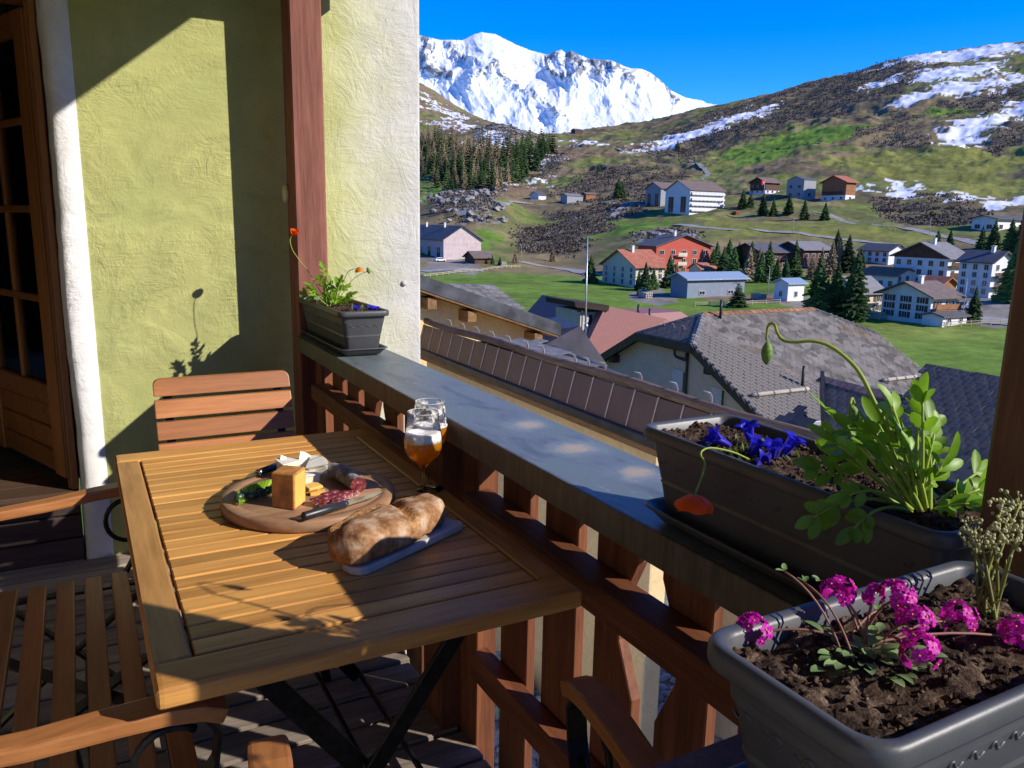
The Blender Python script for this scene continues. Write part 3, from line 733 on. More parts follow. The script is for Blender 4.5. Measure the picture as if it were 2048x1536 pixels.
# knives
M_KH = plain('black_handle', (0.022, 0.023, 0.026), 0.38, 0.0, var=0.2, spec=0.5)
M_BLADE = plain('steel_blade', (0.62, 0.62, 0.60), 0.22, 1.0, var=0.1)
def knife(label, base, tip, hl, z0, tilt):
    base = Vector(base); tip = Vector(tip); d = (tip - base); L = d.length; d.normalize()
    t = thing('kitchen_knife', label, 'knife', (base.x, base.y, z0), math.atan2(d.y, d.x))
    MB().tube([(0, 0, 0.010), (0.002, 0, 0.010), (hl * 0.5, 0, 0.0095), (hl, 0, 0.009)], [0.0085, 0.0095, 0.0090, 0.0085], 14).build('handle', M_KH, t, local=True)
    q = MB().lathe([(0.0088, 0), (0.0088, 0.006), (0, 0.006)], 14).build('bolster', M_BLADE, t, local=True)
    q.location = (hl, 0, 0.009); q.rotation_euler = (0, PI / 2, 0)
    bl = [(hl + 0.004, -0.010), (L * 0.8, -0.011), (L, 0.002), (L * 0.9, 0.0085), (hl + 0.004, 0.0095)]
    MB().prism(bl, 2, 0.008, 0.0100).build('blade', M_BLADE, t, local=True)
    t.rotation_euler = (0, tilt, math.atan2(d.y, d.x))
    return t
knife('black handled kitchen knife lying across the near edge of the board', (0.374, 1.586), (0.578, 1.664), 0.105, BZ + 0.001, 0.0)
knife('small knife with its dark handle behind the white cheese', (0.404, 1.962), (0.315, 1.905), 0.06, BZ + 0.001, 0.0)
# fan of bright green leaf slices (pickle fan with dark skin)
M_LIME_ = leafmat('pale_green_flesh', (0.42, 0.62, 0.05), (0.26, 0.46, 0.03), 0.3, 0.35)
M_DSKIN = plain('dark_green_skin', (0.028, 0.055, 0.025), 0.35, var=0.3)
lf = thing('avocado_fan', 'bright green sliced fruit fanned out with its dark skin edge', 'fruit', (0.315, 1.80, BZ))
rng = random.Random(8)
for i in range(11):
    t = i / 10; ca = (0.368 - 0.092 * t, 1.838 - 0.045 * t + 0.012 * math.sin(t * 3)); a = -2.15 + 0.5 * t
    mb = MB(); L = 0.066 - 0.012 * abs(t - 0.5); n = 7
    prof = [(0, 0.004), (0.2, 0.011), (0.5, 0.015), (0.8, 0.012), (1, 0.003)]
    vs = []
    for u, w in prof:
        for s in (-1, 1):
            vs.append((ca[0] + math.cos(a) * L * u, ca[1] + math.sin(a) * L * u, BZ + 0.003 + 0.012 * math.sin(PI * u) + (w * 0.75 if s > 0 else 0)))
    off = Vector((math.cos(a + PI / 2), math.sin(a + PI / 2), 0.15)) * 0.0045
    k = len(vs); vs2 = [tuple(Vector(p) + off) for p in vs]
    fs = []
    for q in range(len(prof) - 1):
        b = 2 * q; fs += [(b, b + 2, b + 3, b + 1), (k + b, k + b + 1, k + b + 3, k + b + 2), (b + 1, b + 3, k + b + 3, k + b + 1), (b, k + b, k + b + 2, b + 2)]
    mb.add(vs + vs2, fs, 0); mb.build('slice', M_LIME_, lf)
for i in range(9):
    t = i / 8; MB().blob((0.352 - 0.078 * t, 1.775 - 0.022 * t + rng.uniform(-.004, .004), BZ + 0.010 + rng.uniform(0, 0.006)), (0.010, 0.008, 0.009), 2, 0.10, rnd=rng).build('skin_fold', M_DSKIN, lf)

# ---- bread on a small grey stone slab -----------------------------------------------
M_SLAB = plain('grey_stone', (0.46, 0.44, 0.41), 0.5, var=0.15, scale=20)
ax = Vector((0.640 - 0.405, 1.53 - 0.352 - 1.0 + 0.0)); 
e0, e1 = Vector((0.415, 1.362)), Vector((0.648, 1.508)); d = (e1 - e0).normalized(); nrm = Vector((-d.y, d.x)); W = 0.060
poly = [e0 + nrm * W * math.cos(a) * 0.55 - d * W * 0.35 * math.sin(a) for a in np.linspace(PI, 0, 9)]
poly = [(p.x, p.y) for p in ([e0 - nrm * 0.030, e0 - nrm * 0.022 - d * 0.012, e0 - d * 0.018, e0 + nrm * 0.022 - d * 0.012, e0 + nrm * 0.030] + [e1 + nrm * 0.05, e1 + nrm * 0.042 + d * 0.012, e1 - nrm * 0.05 + d * 0.012, e1 - nrm * 0.058])]
o = MB().prism(poly, 2, TZ + 0.001, TZ + 0.017).build('stone_slab', M_SLAB, None, bevel=0.004, seg=2, origin=(0.53, 1.43, TZ)); tag(o, 'pale grey stone slab with a rounded end under the bread', 'slab')
def _bread():
    t = NT('flour_crust', 0.85, 0, 0.15); v = t.coord()
    sp = t.n('ShaderNodeSeparateXYZ'); t.l(v, sp.inputs[0])
    a = t.noise(v, 26, 6, 0.65); b = t.noise(v, 110, 5, 0.65)
    ma = t.n('ShaderNodeMath', operation='MULTIPLY_ADD'); ma.inputs[1].default_value = 0.055; t.l(a, ma.inputs[0]); t.l(sp.outputs[2], ma.inputs[2])
    crust = t.ramp(b, [(0.35, (0.14, 0.055, 0.02)), (0.6, (0.42, 0.19, 0.07))])
    flour = t.ramp(a, [(0.38, (0.20, 0.085, 0.032)), (0.5, (0.36, 0.20, 0.10)), (0.66, (0.55, 0.41, 0.29))])
    f = t.ramp(ma.outputs[0], [(0.052, (0, 0, 0)), (0.080, (1, 1, 1))])
    t.base(t.mix(f, crust, flour)); t.bump(t.mix(0.5, a, b), 0.7, 0.006); return t.m
def _crumb():
    t = NT('torn_crust', 0.9, 0, 0.15); v = t.coord(); a = t.noise(v, 90, 6, 0.7); b = t.noise(v, 30, 5)
    t.base(t.ramp(t.mix(0.5, a, b), [(0.36, (0.14, 0.05, 0.018)), (0.5, (0.46, 0.22, 0.075)), (0.66, (0.66, 0.42, 0.20))])); t.bump(a, 1.0, 0.008); return t.m
M_BREAD, M_CRUMB = _bread(), _crumb()
mb = MB(); NU, NV = 44, 40
b0, b1 = Vector((0.388, 1.372)), Vector((0.640, 1.515)); bl = (b1 - b0).length; bdir = (b1 - b0).normalized(); bn = Vector((-bdir.y, bdir.x))
vs = []; rng = random.Random(6)
for i in range(NU):
    u = i / (NU - 1); hw = 0.060 * (1 - (2 * abs(u - 0.5)) ** 5) ** 0.6 + 0.006; 
    hw = (0.047 + 0.018 * math.sin(PI * min(1, u * 1.1))) * (min(1, 0.55 + 6 * u) if u < 0.08 else (min(1, 0.45 + 6 * (1 - u)) if u > 0.92 else 1))
    hh = (0.060 + 0.006 * math.sin(3 * u + 0.5)) * (min(1, 0.65 + 5 * u) if u < 0.07 else (min(1, 0.6 + 6 * (1 - u)) if u > 0.93 else 1))
    for j in range(NV):
        t = 2 * PI * j / NV; cs, sn = math.cos(t), math.sin(t)
        ex = 0.55 if sn > 0 else 0.35
        y = hw * math.copysign(abs(cs) ** 0.75, cs); z = hh * 0.5 * (1 + math.copysign(abs(sn) ** ex, sn))
        # diagonal gash between the two floured ears
        g = math.exp(-(((u - 0.60) * bl - (y) * 0.5) / 0.011) ** 2) * max(0, sn) ** 0.7
        g2 = math.exp(-((y - hw * 0.62) / 0.012) ** 2) * max(0, sn) ** 0.5
        nz = mnoise.noise(Vector((u * 9, y * 50, z * 40))) * 0.003 + mnoise.noise(Vector((u * 30, y * 140, z * 110))) * 0.0012
        z = z - 0.016 * g - 0.009 * g2 + nz; y = y + nz
        p = b0 + bdir * (u * bl) + bn * y
        vs.append((p.x, p.y, TZ + 0.0175 + z))
fs = []; mi = []
for i in range(NU - 1):
    for j in range(NV):
        fs.append((i * NV + j, (i + 1) * NV + j, (i + 1) * NV + (j + 1) % NV, i * NV + (j + 1) % NV))
        u = (i + 0.5) / (NU - 1); t = 2 * PI * (j + 0.5) / NV; y = 0.06 * math.cos(t)
        gash = abs((u - 0.60) * bl - y * 0.5) < 0.013 and math.sin(t) > 0.15
        side = math.cos(t) > 0.50 and math.sin(t) > -0.1
        mi.append(1 if gash or side or u > 0.95 else 0)
fs += [tuple(range(NV)), tuple((NU - 1) * NV + k for k in range(NV - 1, -1, -1))]; mi += [0, 1]
mb.v = vs; mb.f = fs; mb.mi = mi; mb.sm = [True] * len(fs)
o = mb.build('bread_loaf', [M_BREAD, M_CRUMB], None, origin=(0.5, 1.46, TZ)); tag(o, 'cut rustic bread loaf dusted with flour on the grey slab', 'bread')

# ---- two stemmed beer glasses ---------------------------------------------------------
M_GLASSES = [thin_glass('clear_glass'), thin_glass('laced_glass', lace=(0.160, 0.208, 0.8))]
M_BEER = NT('amber_beer', 0.05, 0, 0.5); M_BEER.base((0.95, 0.42, 0.02))
_tr = M_BEER.n('ShaderNodeBsdfTransparent'); _tr.inputs[0].default_value = (1.0, 0.70, 0.18, 1); _tl = M_BEER.n('ShaderNodeBsdfTranslucent'); _tl.inputs[0].default_value = (1.0, 0.60, 0.05, 1)
_m1 = M_BEER.n('ShaderNodeMixShader'); _m1.inputs[0].default_value = 0.6; M_BEER.l(M_BEER.b.outputs[0], _m1.inputs[1]); M_BEER.l(_tl.outputs[0], _m1.inputs[2])
_m2 = M_BEER.n('ShaderNodeMixShader'); _m2.inputs[0].default_value = 0.36; M_BEER.l(_m1.outputs[0], _m2.inputs[1]); M_BEER.l(_tr.outputs[0], _m2.inputs[2])
M_BEER.l(_m2.outputs[0], M_BEER.t.nodes['Material Output'].inputs['Surface'])
M_RIMG = plain('glass_rim', (0.6, 0.63, 0.65), 0.1)
M_FOAM = NT('beer_foam', 0.6, 0, 0.3); M_FOAM.base((0.80, 0.74, 0.68)); M_FOAM.b.inputs['Subsurface Weight'].default_value = 0.0
f_ = M_FOAM.noise(M_FOAM.coord(), 90, 4); M_FOAM.bump(f_, 0.5, 0.003)
fn = M_FOAM.ramp(f_, [(0.3, (0.62, 0.55, 0.50)), (0.6, (0.86, 0.82, 0.78))]); M_FOAM.base(fn)
def glass(label, x, y, fill, foam):
    t = thing('beer_glass', label, 'glass', (x, y, TZ), group='stemmed beer glasses')
    out = [(0.0, 0.0), (0.034, 0.0), (0.0345, 0.0015), (0.028, 0.004), (0.010, 0.008), (0.0045, 0.013), (0.0036, 0.03), (0.0036, 0.075), (0.006, 0.088), (0.016, 0.098), (0.034, 0.113), (0.0425, 0.128), (0.0445, 0.142), (0.0425, 0.165), (0.0375, 0.195), (0.0345, 0.221)]
    inn = [(0.0335, 0.2205), (0.0365, 0.195), (0.0415, 0.165), (0.0435, 0.142), (0.0415, 0.1285), (0.033, 0.1145), (0.015, 0.1005), (0.004, 0.095), (0.0, 0.0945)]
    MB().lathe(out, 48).build('bowl', M_GLASSES[0 if foam > 0.01 else 1], t, local=True)
    MB().lathe([(0.0345, 0.2195), (0.0352, 0.2202), (0.0350, 0.2212), (0.0342, 0.2206), (0.0345, 0.2195)], 48).build('rim', M_RIMG, t, local=True)
    ins = [(r * 0.99, z + 0.0006) for r, z in reversed(inn)]
    li = [p for p in ins if p[1] < fill]; 
    rt = np.interp(fill, [p[1] for p in ins], [p[0] for p in ins])
    MB().lathe(li + [(rt, fill), (rt * 0.6, fill), (0, fill)], 40).build('beer', M_BEER.m, t, local=True)
    if foam:
        zt = fill + foam; r2 = np.interp(zt, [p[1] for p in ins], [p[0] for p in ins])
        MB().lathe([(0, fill + 0.0005), (rt, fill + 0.0005), (r2, zt), (r2 * 0.75, zt + 0.001), (r2 * 0.4, zt - 0.003), (0, zt - 0.004)], 40).build('foam', M_FOAM.m, t, local=True)
    return t
glass('nearer stemmed beer glass with a thick head of foam', 0.667, 1.649, 0.152, 0.020)
glass('farther stemmed beer glass mostly hidden behind the foamy one', 0.722, 1.742, 0.160, 0.003)
POPPY_TIPS= [(0.7988, 0.6681, -0.2118), (0.8248, 0.663, -0.2739), (0.7759, 0.6388, -0.2418), (0.7374, 0.6297, -0.2717), (0.8473, 0.6427, -0.2583), (0.8555, 0.6345, -0.2239), (0.821, 0.5923, -0.186), (0.9004, 0.6319, -0.2303), (0.8941, 0.608, -0.1978), (0.8655, 0.5809, -0.1809), (0.9175, 0.6006, -0.225), (0.8942, 0.5776, -0.2286), (0.9421, 0.6013, -0.2652), (0.8712, 0.5475, -0.2624), (0.9802, 0.5635, -0.2892), (0.9414, 0.5358, -0.2993), (0.8993, 0.5216, -0.3091), (0.6964, 0.5945, -0.3193), (0.7235, 0.5554, -0.3248), (0.7465, 0.5848, -0.2941), (0.8112, 0.5937, -0.254), (0.8043, 0.626, -0.2306), (0.8362, 0.5718, -0.2392), (0.9158, 0.5967, -0.2967), (0.8759, 0.6163, -0.255), (0.7961, 0.5974, -0.223)]
BUD_STEM= [(0.8678, 0.5675, -0.335), (0.8626, 0.5798, -0.294), (0.8565, 0.6027, -0.2493), (0.8465, 0.6265, -0.2099), (0.8401, 0.6471, -0.1758), (0.8337, 0.664, -0.1581), (0.8224, 0.6827, -0.1438), (0.81, 0.6998, -0.1392), (0.7968, 0.7156, -0.142), (0.7897, 0.729, -0.1409), (0.7904, 0.7398, -0.1332), (0.7945, 0.749, -0.1241), (0.7955, 0.7579, -0.1233), (0.7977, 0.7645, -0.1301), (0.8013, 0.768, -0.1468)] 
BUD= (0.8006, 0.7645, -0.1637)
DROOP_STEM= [(0.8131, 0.8013, -0.32), (0.7914, 0.8014, -0.31), (0.7662, 0.8029, -0.3023), (0.7447, 0.8017, -0.298), (0.7279, 0.7966, -0.2989), (0.7182, 0.7872, -0.3022), (0.7142, 0.7744, -0.3072), (0.7028, 0.7645, -0.3166), (0.689, 0.7554, -0.3277), (0.6754, 0.7466, -0.3379)]
DROOP_FLOWER= (0.673, 0.7425, -0.351)
GENTIANS= [((0.8539, 0.8796, -0.325), (0.8278, 0.8853, -0.3109)), ((0.8873, 0.8644, -0.325), (0.8776, 0.8651, -0.2942)), ((0.8381, 0.8165, -0.325), (0.8433, 0.8076, -0.3008)), ((0.8568, 0.7913, -0.325), (0.8541, 0.7867, -0.3012)), ((0.8859, 0.8001, -0.325), (0.8962, 0.7892, -0.2978)), ((0.824, 0.7877, -0.325), (0.8259, 0.7758, -0.3219))]

PRIMULA= [(0.4469, 0.418, -0.312), (0.5246, 0.4044, -0.29), (0.5422, 0.384, -0.287), (0.5517, 0.37, -0.285), (0.5392, 0.3458, -0.292), (0.521, 0.3259, -0.302), (0.6079, 0.3528, -0.308), (0.6344, 0.32, -0.312)]
PRIM_BUDS= [(0.4811, 0.4224, -0.27), (0.4967, 0.415, -0.28), (0.5215, 0.4199, -0.285), (0.5726, 0.3996, -0.315), (0.4973, 0.4197, -0.325), (0.5214, 0.3856, -0.322)]
SAX_BASE= (0.6659, 0.3607, -0.335)
SAX_HEADS= [(0.6569, 0.3832, -0.2582), (0.6824, 0.3926, -0.2582), (0.6659, 0.3674, -0.2553), (0.704, 0.3849, -0.2404), (0.6869, 0.3695, -0.247), (0.6826, 0.358, -0.2566), (0.7302, 0.3829, -0.2377), (0.6676, 0.3755, -0.2663), (0.7099, 0.3678, -0.2503)]

FAR_TIPS= [(0.8306, 3.0721, -0.1824), (0.8264, 3.0979, -0.2318), (0.7773, 3.0607, -0.2569), (0.8508, 3.0462, -0.2477), (0.8796, 3.0649, -0.2497), (0.8795, 3.01, -0.236), (0.9066, 3.0368, -0.2577), (0.7667, 3.0828, -0.2871), (0.7893, 3.0365, -0.2836), (0.825, 3.0237, -0.2549), (0.8669, 3.0516, -0.2869), (0.9094, 2.9832, -0.282)]
FAR_STEM1= [(0.8576, 3.0231, -0.3321), (0.9, 3.0154, -0.2654), (0.9283, 3.0088, -0.2273), (0.9588, 2.9975, -0.2041), (0.9901, 2.9833, -0.1921), (1.0028, 2.9739, -0.2031)]
FAR_STEM2= [(0.8425, 2.9972, -0.329), (0.8778, 2.9932, -0.2631), (0.8908, 2.9947, -0.2256), (0.9102, 2.9919, -0.1918), (0.9343, 2.9811, -0.1819)]
FAR_STEM3= [(0.7912, 3.1234, -0.2042), (0.7639, 3.1481, -0.1611), (0.7416, 3.1696, -0.1199), (0.7361, 3.1813, -0.0821), (0.7461, 3.1803, -0.0629)]
FAR_FLOWERS= [(0.9436, 2.9739, -0.191), (0.7526, 3.1807, -0.0457), (0.9852, 2.9864, -0.1904)]
FAR_BLUE= [(0.8751, 2.9897, -0.335), (0.9738, 3.0145, -0.335)]

# ================================================================== FLOWER BOXES
M_PLAST = NT('anthracite_plastic', 0.42, 0, 0.45)
_v = M_PLAST.coord(); _a = M_PLAST.noise(_v, 9, 5, 0.6); _b = M_PLAST.noise(_v, 260, 3)
M_PLAST.base(M_PLAST.ramp(_a, [(0.3, (0.050, 0.052, 0.056)), (0.7, (0.078, 0.080, 0.085))])); M_PLAST.roughness(_a, 0.50, 0.36); M_PLAST.bump(_b, 0.10, 0.001)
M_PLAST = M_PLAST.m
def _soil():
    t = NT('potting_soil', 0.95, 0, 0.1); v = t.coord(); a = t.noise(v, 150, 5, 0.7); b = t.noise(v, 55, 4)
    t.base(t.ramp(t.mix(0.5, a, b), [(0.38, (0.018, 0.011, 0.008)), (0.52, (0.075, 0.048, 0.033)), (0.66, (0.25, 0.175, 0.12))])); t.bump(a, 1.0, 0.006); return t.m
M_SOIL = _soil()
def rrect(x0, x1, y0, y1, r, n=6):
    out = []
    for cx, cy, a0 in ((x1 - r, y1 - r, 0), (x0 + r, y1 - r, PI / 2), (x0 + r, y0 + r, PI), (x1 - r, y0 + r, 1.5 * PI)):
        for k in range(n + 1):
            a = a0 + PI / 2 * k / n; out.append((cx + r * math.cos(a), cy + r * math.sin(a)))
    return out
def loft(mb, loops, close=True, mi=0):
    n = len(loops[0]); vs = [p for l in loops for p in l]; fs = []
    for i in range(len(loops) - 1):
        for k in range(n): fs.append((i * n + k, i * n + (k + 1) % n, (i + 1) * n + (k + 1) % n, (i + 1) * n + k))
    if close: fs.append(tuple(range(n - 1, -1, -1)))
    return mb.add(vs, fs, mi, True)
def flower_box(label, x0, x1, y0, y1, zt, zb, soil_z, long_axis, seed):
    """outer rim rectangle, rim top zt, resting height zb"""
    t = thing('flower_box', label, 'planter', ((x0 + x1) / 2, (y0 + y1) / 2, zb), group='anthracite flower boxes on the railing')
    H = zt - zb
    def L(ins, z, r): return [(x, y, z) for x, y in rrect(x0 + ins, x1 - ins, y0 + ins, y1 - ins, max(r, 0.006))]
    prof = [(0.036, zb + 0.008, 0.014), (0.034, zb + 0.016, 0.016), (0.026, zb + H * 0.42, 0.018), (0.0245, zb + H * 0.435, 0.018), (0.0265, zb + H * 0.45, 0.018), (0.0245, zb + H * 0.475, 0.018), (0.0135, zt - 0.026, 0.022), (0.0125, zt - 0.022, 0.022),
            (0.002, zt - 0.020, 0.026), (0.0, zt - 0.016, 0.027), (0.0, zt - 0.005, 0.027), (0.002, zt - 0.0015, 0.026), (0.005, zt, 0.025), (0.010, zt - 0.0015, 0.022), (0.013, zt - 0.005, 0.02), (0.0165, soil_z - 0.02, 0.018)]
    mb = MB(); loft(mb, [L(i, z, r) for i, z, r in prof]); mb.build('shell', M_PLAST, t)
    tr = [(0.040, zb + 0.0005, 0.012), (0.028, zb + 0.004, 0.016), (0.018, zb + 0.016, 0.022), (0.010, zb + 0.024, 0.024), (0.006, zb + 0.0255, 0.026), (0.004, zb + 0.028, 0.027), (0.008, zb + 0.0295, 0.026), (0.014, zb + 0.027, 0.024), (0.030, zb + 0.0065, 0.016)]
    mb = MB(); loft(mb, [L(i, z, r) for i, z, r in tr]); mb.add(L(0.030, zb + 0.0065, 0.016), [tuple(range(28))]); mb.build('drip_tray', M_PLAST, t)
    # moulded wave pattern
    mb = MB(); zc = zb + H * 0.66; sl = (0.0245 - 0.0135) / (H * 0.525 - 0.026)
    def wave(px, py, ux, uy, nx, ny):
        pts = []
        for k in range(7):
            u = (k / 6 - 0.5) * 0.018; z = 0.005 * math.sin(k / 6 * 2 * PI)
            ins = (z) * sl
            pts.append((px + ux * u + nx * ins, py + uy * u + ny * ins, zc + z))
        mb.tube(pts, 0.0014, 5)
    ins = 0.0245 - (zc - (zb + H * 0.475)) * sl
    nl = 12
    for k in range(nl):
        f = (k + 0.7) / (nl + 0.4)
        if long_axis == 'y':
            yy = y0 + 0.02 + (y1 - y0 - 0.04) * f; wave(x0 + ins, yy, 0, 1, -1, 0); wave(x1 - ins, yy, 0, 1, 1, 0)
        else:
            xx = x0 + 0.02 + (x1 - x0 - 0.04) * f; wave(xx, y0 + ins, 1, 0, 0, -1); wave(xx, y1 - ins, 1, 0, 0, 1)
    for k in range(4):
        f = (k + 0.6) / 4.2
        if long_axis == 'y': xx = x0 + 0.03 + (x1 - x0 - 0.06) * f; wave(xx, y0 + ins, 1, 0, 0, -1); wave(xx, y1 - ins, 1, 0, 0, 1)
        else: yy = y0 + 0.02 + (y1 - y0 - 0.04) * f; wave(x0 + ins, yy, 0, 1, -1, 0)
    mb.build('wave_relief', M_PLAST, t)
    # soil: lumpy sheet plus crumbs
    rng = random.Random(seed); nx, ny = (30, 80) if long_axis == 'y' else (70, 36)
    xs = np.linspace(x0 + 0.0155, x1 - 0.0155, nx); ys = np.linspace(y0 + 0.0155, y1 - 0.0155, ny)
    gx, gy = np.meshgrid(xs, ys, indexing='ij')
    gz = soil_z - 0.010 + 0.022 * fbm(gx * 28, gy * 28, 4, seed) + 0.010 * fbm(gx * 110, gy * 110, 3, seed + 3)
    vs = [(gx[i, j], gy[i, j], gz[i, j]) for i in range(nx) for j in range(ny)]
    mb = MB().add(vs, [(i * ny + j, (i + 1) * ny + j, (i + 1) * ny + j + 1, i * ny + j + 1) for i in range(nx - 1) for j in range(ny - 1)], 0, True)
    mb.build('soil', M_SOIL, t)
    mb = MB()
    for k in range(int(900 * (x1 - x0) * (y1 - y0) / 0.1)):
        i, j = rng.randrange(nx), rng.randrange(ny); s = rng.uniform(0.0012, 0.0042)
        mb.blob((gx[i, j], gy[i, j], gz[i, j] + s * 0.4), (s, s * rng.uniform(.6, 1), s * .8), 0, 0.35, rnd=rng, smooth=False)
    tag(mb.build('soil_crumbs', M_SOIL, t), kind='stuff')
    return t
flower_box('far anthracite flower box in the corner with a small yellow poppy plant', 0.780, 0.968, 2.69, 3.296, -0.312, -0.4742, -0.335, 'y', 1)
flower_box('middle anthracite flower box with blue trumpet flowers and tall leafy poppy', 0.778, 0.972, 0.476, 1.006, -0.314, -0.4742, -0.335, 'y', 2)
flower_box('nearest anthracite flower box full of pink flower clusters', 0.394, 0.733, 0.262, 0.427, -0.305, -0.462, -0.330, 'x', 3)
# wooden stand that carries the nearest box
ps = thing('plant_stand', 'dark wooden stand under the nearest flower box', 'stand', (0.55, 0.37, FLOOR))
for i in range(3):
    MB().box((0.30, 0.255 + i * 0.078, -0.486), (0.768, 0.329 + i * 0.078, -0.4625)).build('board', M_BROWN, ps, bevel=0.003)
for x in (0.33, 0.73):
    for y in (0.275, 0.455):
        MB().box((x - 0.02, y - 0.02, FLOOR), (x + 0.02, y + 0.02, -0.487)).build('leg', M_BROWN, ps)

# ================================================================== PLANTS
M_LEAF = leafmat('poppy_leaf', (0.27, 0.47, 0.025), (0.15, 0.32, 0.02), 0.45, 0.42)
M_STEM = leafmat('poppy_stem', (0.42, 0.52, 0.08), (0.30, 0.42, 0.05), 0.25, 0.5)
M_BUD = plain('hairy_bud', (0.14, 0.24, 0.05), 0.7, var=0.3, scale=200)
M_ORANGE = leafmat('orange_petal', (0.95, 0.17, 0.008), (0.88, 0.09, 0.004), 0.5, 0.5, False)
M_YELLOWP = leafmat('yellow_petal', (0.85, 0.36, 0.01), (0.75, 0.24, 0.005), 0.45, 0.5, False)
M_BLUE = leafmat('gentian_blue', (0.02, 0.015, 0.62), (0.012, 0.008, 0.36), 0.3, 0.45, False)
M_BLUEST = leafmat('gentian_throat', (0.16, 0.13, 0.52), (0.03, 0.02, 0.20), 0.25, 0.5, False)
M_PINK = leafmat('magenta_petal', (0.74, 0.022, 0.50), (0.50, 0.008, 0.34), 0.4, 0.5, False)
M_EYE = plain('flower_eye', (0.75, 0.42, 0.05), 0.6)
M_PSTEM = leafmat('pinkish_stem', (0.40, 0.17, 0.15), (0.25, 0.12, 0.08), 0.2, 0.6)
M_PLEAF = leafmat('pale_downy_leaf', (0.30, 0.42, 0.17), (0.16, 0.27, 0.09), 0.35, 0.7)
M_SAXST = leafmat('yellow_green_stem', (0.30, 0.30, 0.07), (0.18, 0.19, 0.05), 0.2, 0.6)
M_CREAM = leafmat('cream_bud', (0.62, 0.60, 0.33), (0.42, 0.43, 0.18), 0.3, 0.6)
M_GENL = leafmat('gentian_leaf', (0.24, 0.30, 0.08), (0.14, 0.19, 0.04), 0.3, 0.5)

def bez(p0, p1, p2, n=9):
    return [p0 * (1 - t) ** 2 + p1 * 2 * t * (1 - t) + p2 * t * t for t in np.linspace(0, 1, n)]
def leaflet(mb, base, d, nrm, L, W, mi=0, fold=0.25, droop=0.15):
    """ovate blade, folded along its midrib, 8 quads"""
    d = d.normalized(); sd = d.cross(nrm)
    if sd.length < 1e-4: sd = d.cross(Vector((1, 0, 0)))
    sd.normalize(); nn = sd.cross(d)
    prof = [(0, 0.10), (0.22, 0.62), (0.5, 1.0), (0.78, 0.82), (0.93, 0.45), (1.0, 0.04)]
    vs = []
    for u, w in prof:
        m = base + d * (L * u) - nn * (droop * L * u * u)
        for k in (-1, 0, 1): vs.append(m + sd * (k * w * W / 2) + nn * (abs(k) * fold * w * W / 2))
    fs = []
    for i in range(len(prof) - 1):
        for k in (0, 1): fs.append((3 * i + k, 3 * i + k + 1, 3 * i + 4 + k, 3 * i + 3 + k))
    mb.add(vs, fs, mi, True)
def lobed_leaf(parent, base, tip, rng, size=0.05, droop=False, stem_r=0.0021):
    """long stalk ending in a blade of rounded lobes"""
    base = Vector(base); tip = Vector(tip); d = tip - base
    up = Vector((0, 0, 1)); mid = base + d * 0.5 + up * d.length * (0.28 if droop else 0.07) + Vector((rng.uniform(-1, 1), rng.uniform(-1, 1), 0)) * d.length * 0.04
    pts = bez(base, mid, tip, 11)
    mb = MB(); mb.tube(pts, [stem_r * (1.3 - 0.7 * i / 10) for i in range(11)], 6, 1)
    td = (pts[-1] - pts[-3]).normalized()
    face = Vector((rng.uniform(-.7, .3), rng.uniform(-1, .2), rng.uniform(0.2, 0.9))).normalized()
    sd = td.cross(face).normalized()
    n = len(pts)
    leaflet(mb, pts[-1] - td * 0.004, td, face, size * rng.uniform(0.8, 1.05), size * 0.40, 0, rng.uniform(.1, .4), rng.uniform(0, .3))
    k = 0
    for back in (0.005, 0.019, 0.032)[:rng.choice((2, 2, 3))]:
        for s in (-1, 1):
            if rng.random() < 0.12: continue
            p = pts[-1] - td * (back + rng.uniform(-.004, .004)); dd = (td * rng.uniform(0.6, 1.0) + sd * s * rng.uniform(0.55, 0.95) + face * rng.uniform(-.15, .25)).normalized()
            leaflet(mb, p, dd, (face + sd * s * rng.uniform(-.4, .2)).normalized(), size * rng.uniform(0.55, 0.85) * (1 - back * 7), size * rng.uniform(0.30, 0.42), 0, rng.uniform(0.1, .45), rng.uniform(-.1, .35))
    return mb.build('leaf', [M_LEAF, M_STEM], parent)
def poppy_bloom(parent, c, up, r, mats, rng, closed=0.5):
    mb = MB(); up = Vector(up).normalized(); a = up.cross(Vector((0.3, 0.8, 0.1))).normalized(); b = up.cross(a); c = Vector(c)
    for k in range(4):
        t0 = k * PI / 2 + 0.3; vs = []; nu, nv = 7, 6
        for i in range(nu):
            for j in range(nv):
                th = t0 + (i / (nu - 1) - 0.5) * 2.0; u = j / (nv - 1)
                rr = r * (0.12 + (1 - closed * 0.35) * math.sin(u * 1.45)) * (1 + 0.05 * math.sin(9 * th + k) * u) * (1 + rng.uniform(-.05, .05) * u)
                zz = -r * (0.15 - closed * 1.05 * u ** 1.4) + r * 0.06 * math.sin(13 * th + 2 * k) * u + rng.uniform(-.03, .03) * r * u
                vs.append(c + a * (rr * math.cos(th)) + b * (rr * math.sin(th)) + up * (zz + (k % 2) * 0.0008))
        mb.add(vs, [(i * nv + j, (i + 1) * nv + j, (i + 1) * nv + j + 1, i * nv + j + 1) for i in range(nu - 1) for j in range(nv - 1)], 0, True)
    mb.build('bloom', mats, parent)
def bud(parent, c, d, L, r):
    d = Vector(d).normalized(); c = Vector(c)
    pts = [c + d * (L * (u - 0.5)) for u in np.linspace(0, 1, 9)]
    rr = [max(0.0006, r * math.sin(PI * min(max(0.04 + 0.93 * u, 0), 1)) ** 0.7) for u in np.linspace(0, 1, 9)]
    MB().tube(pts, rr, 12).build('bud', M_BUD, parent)

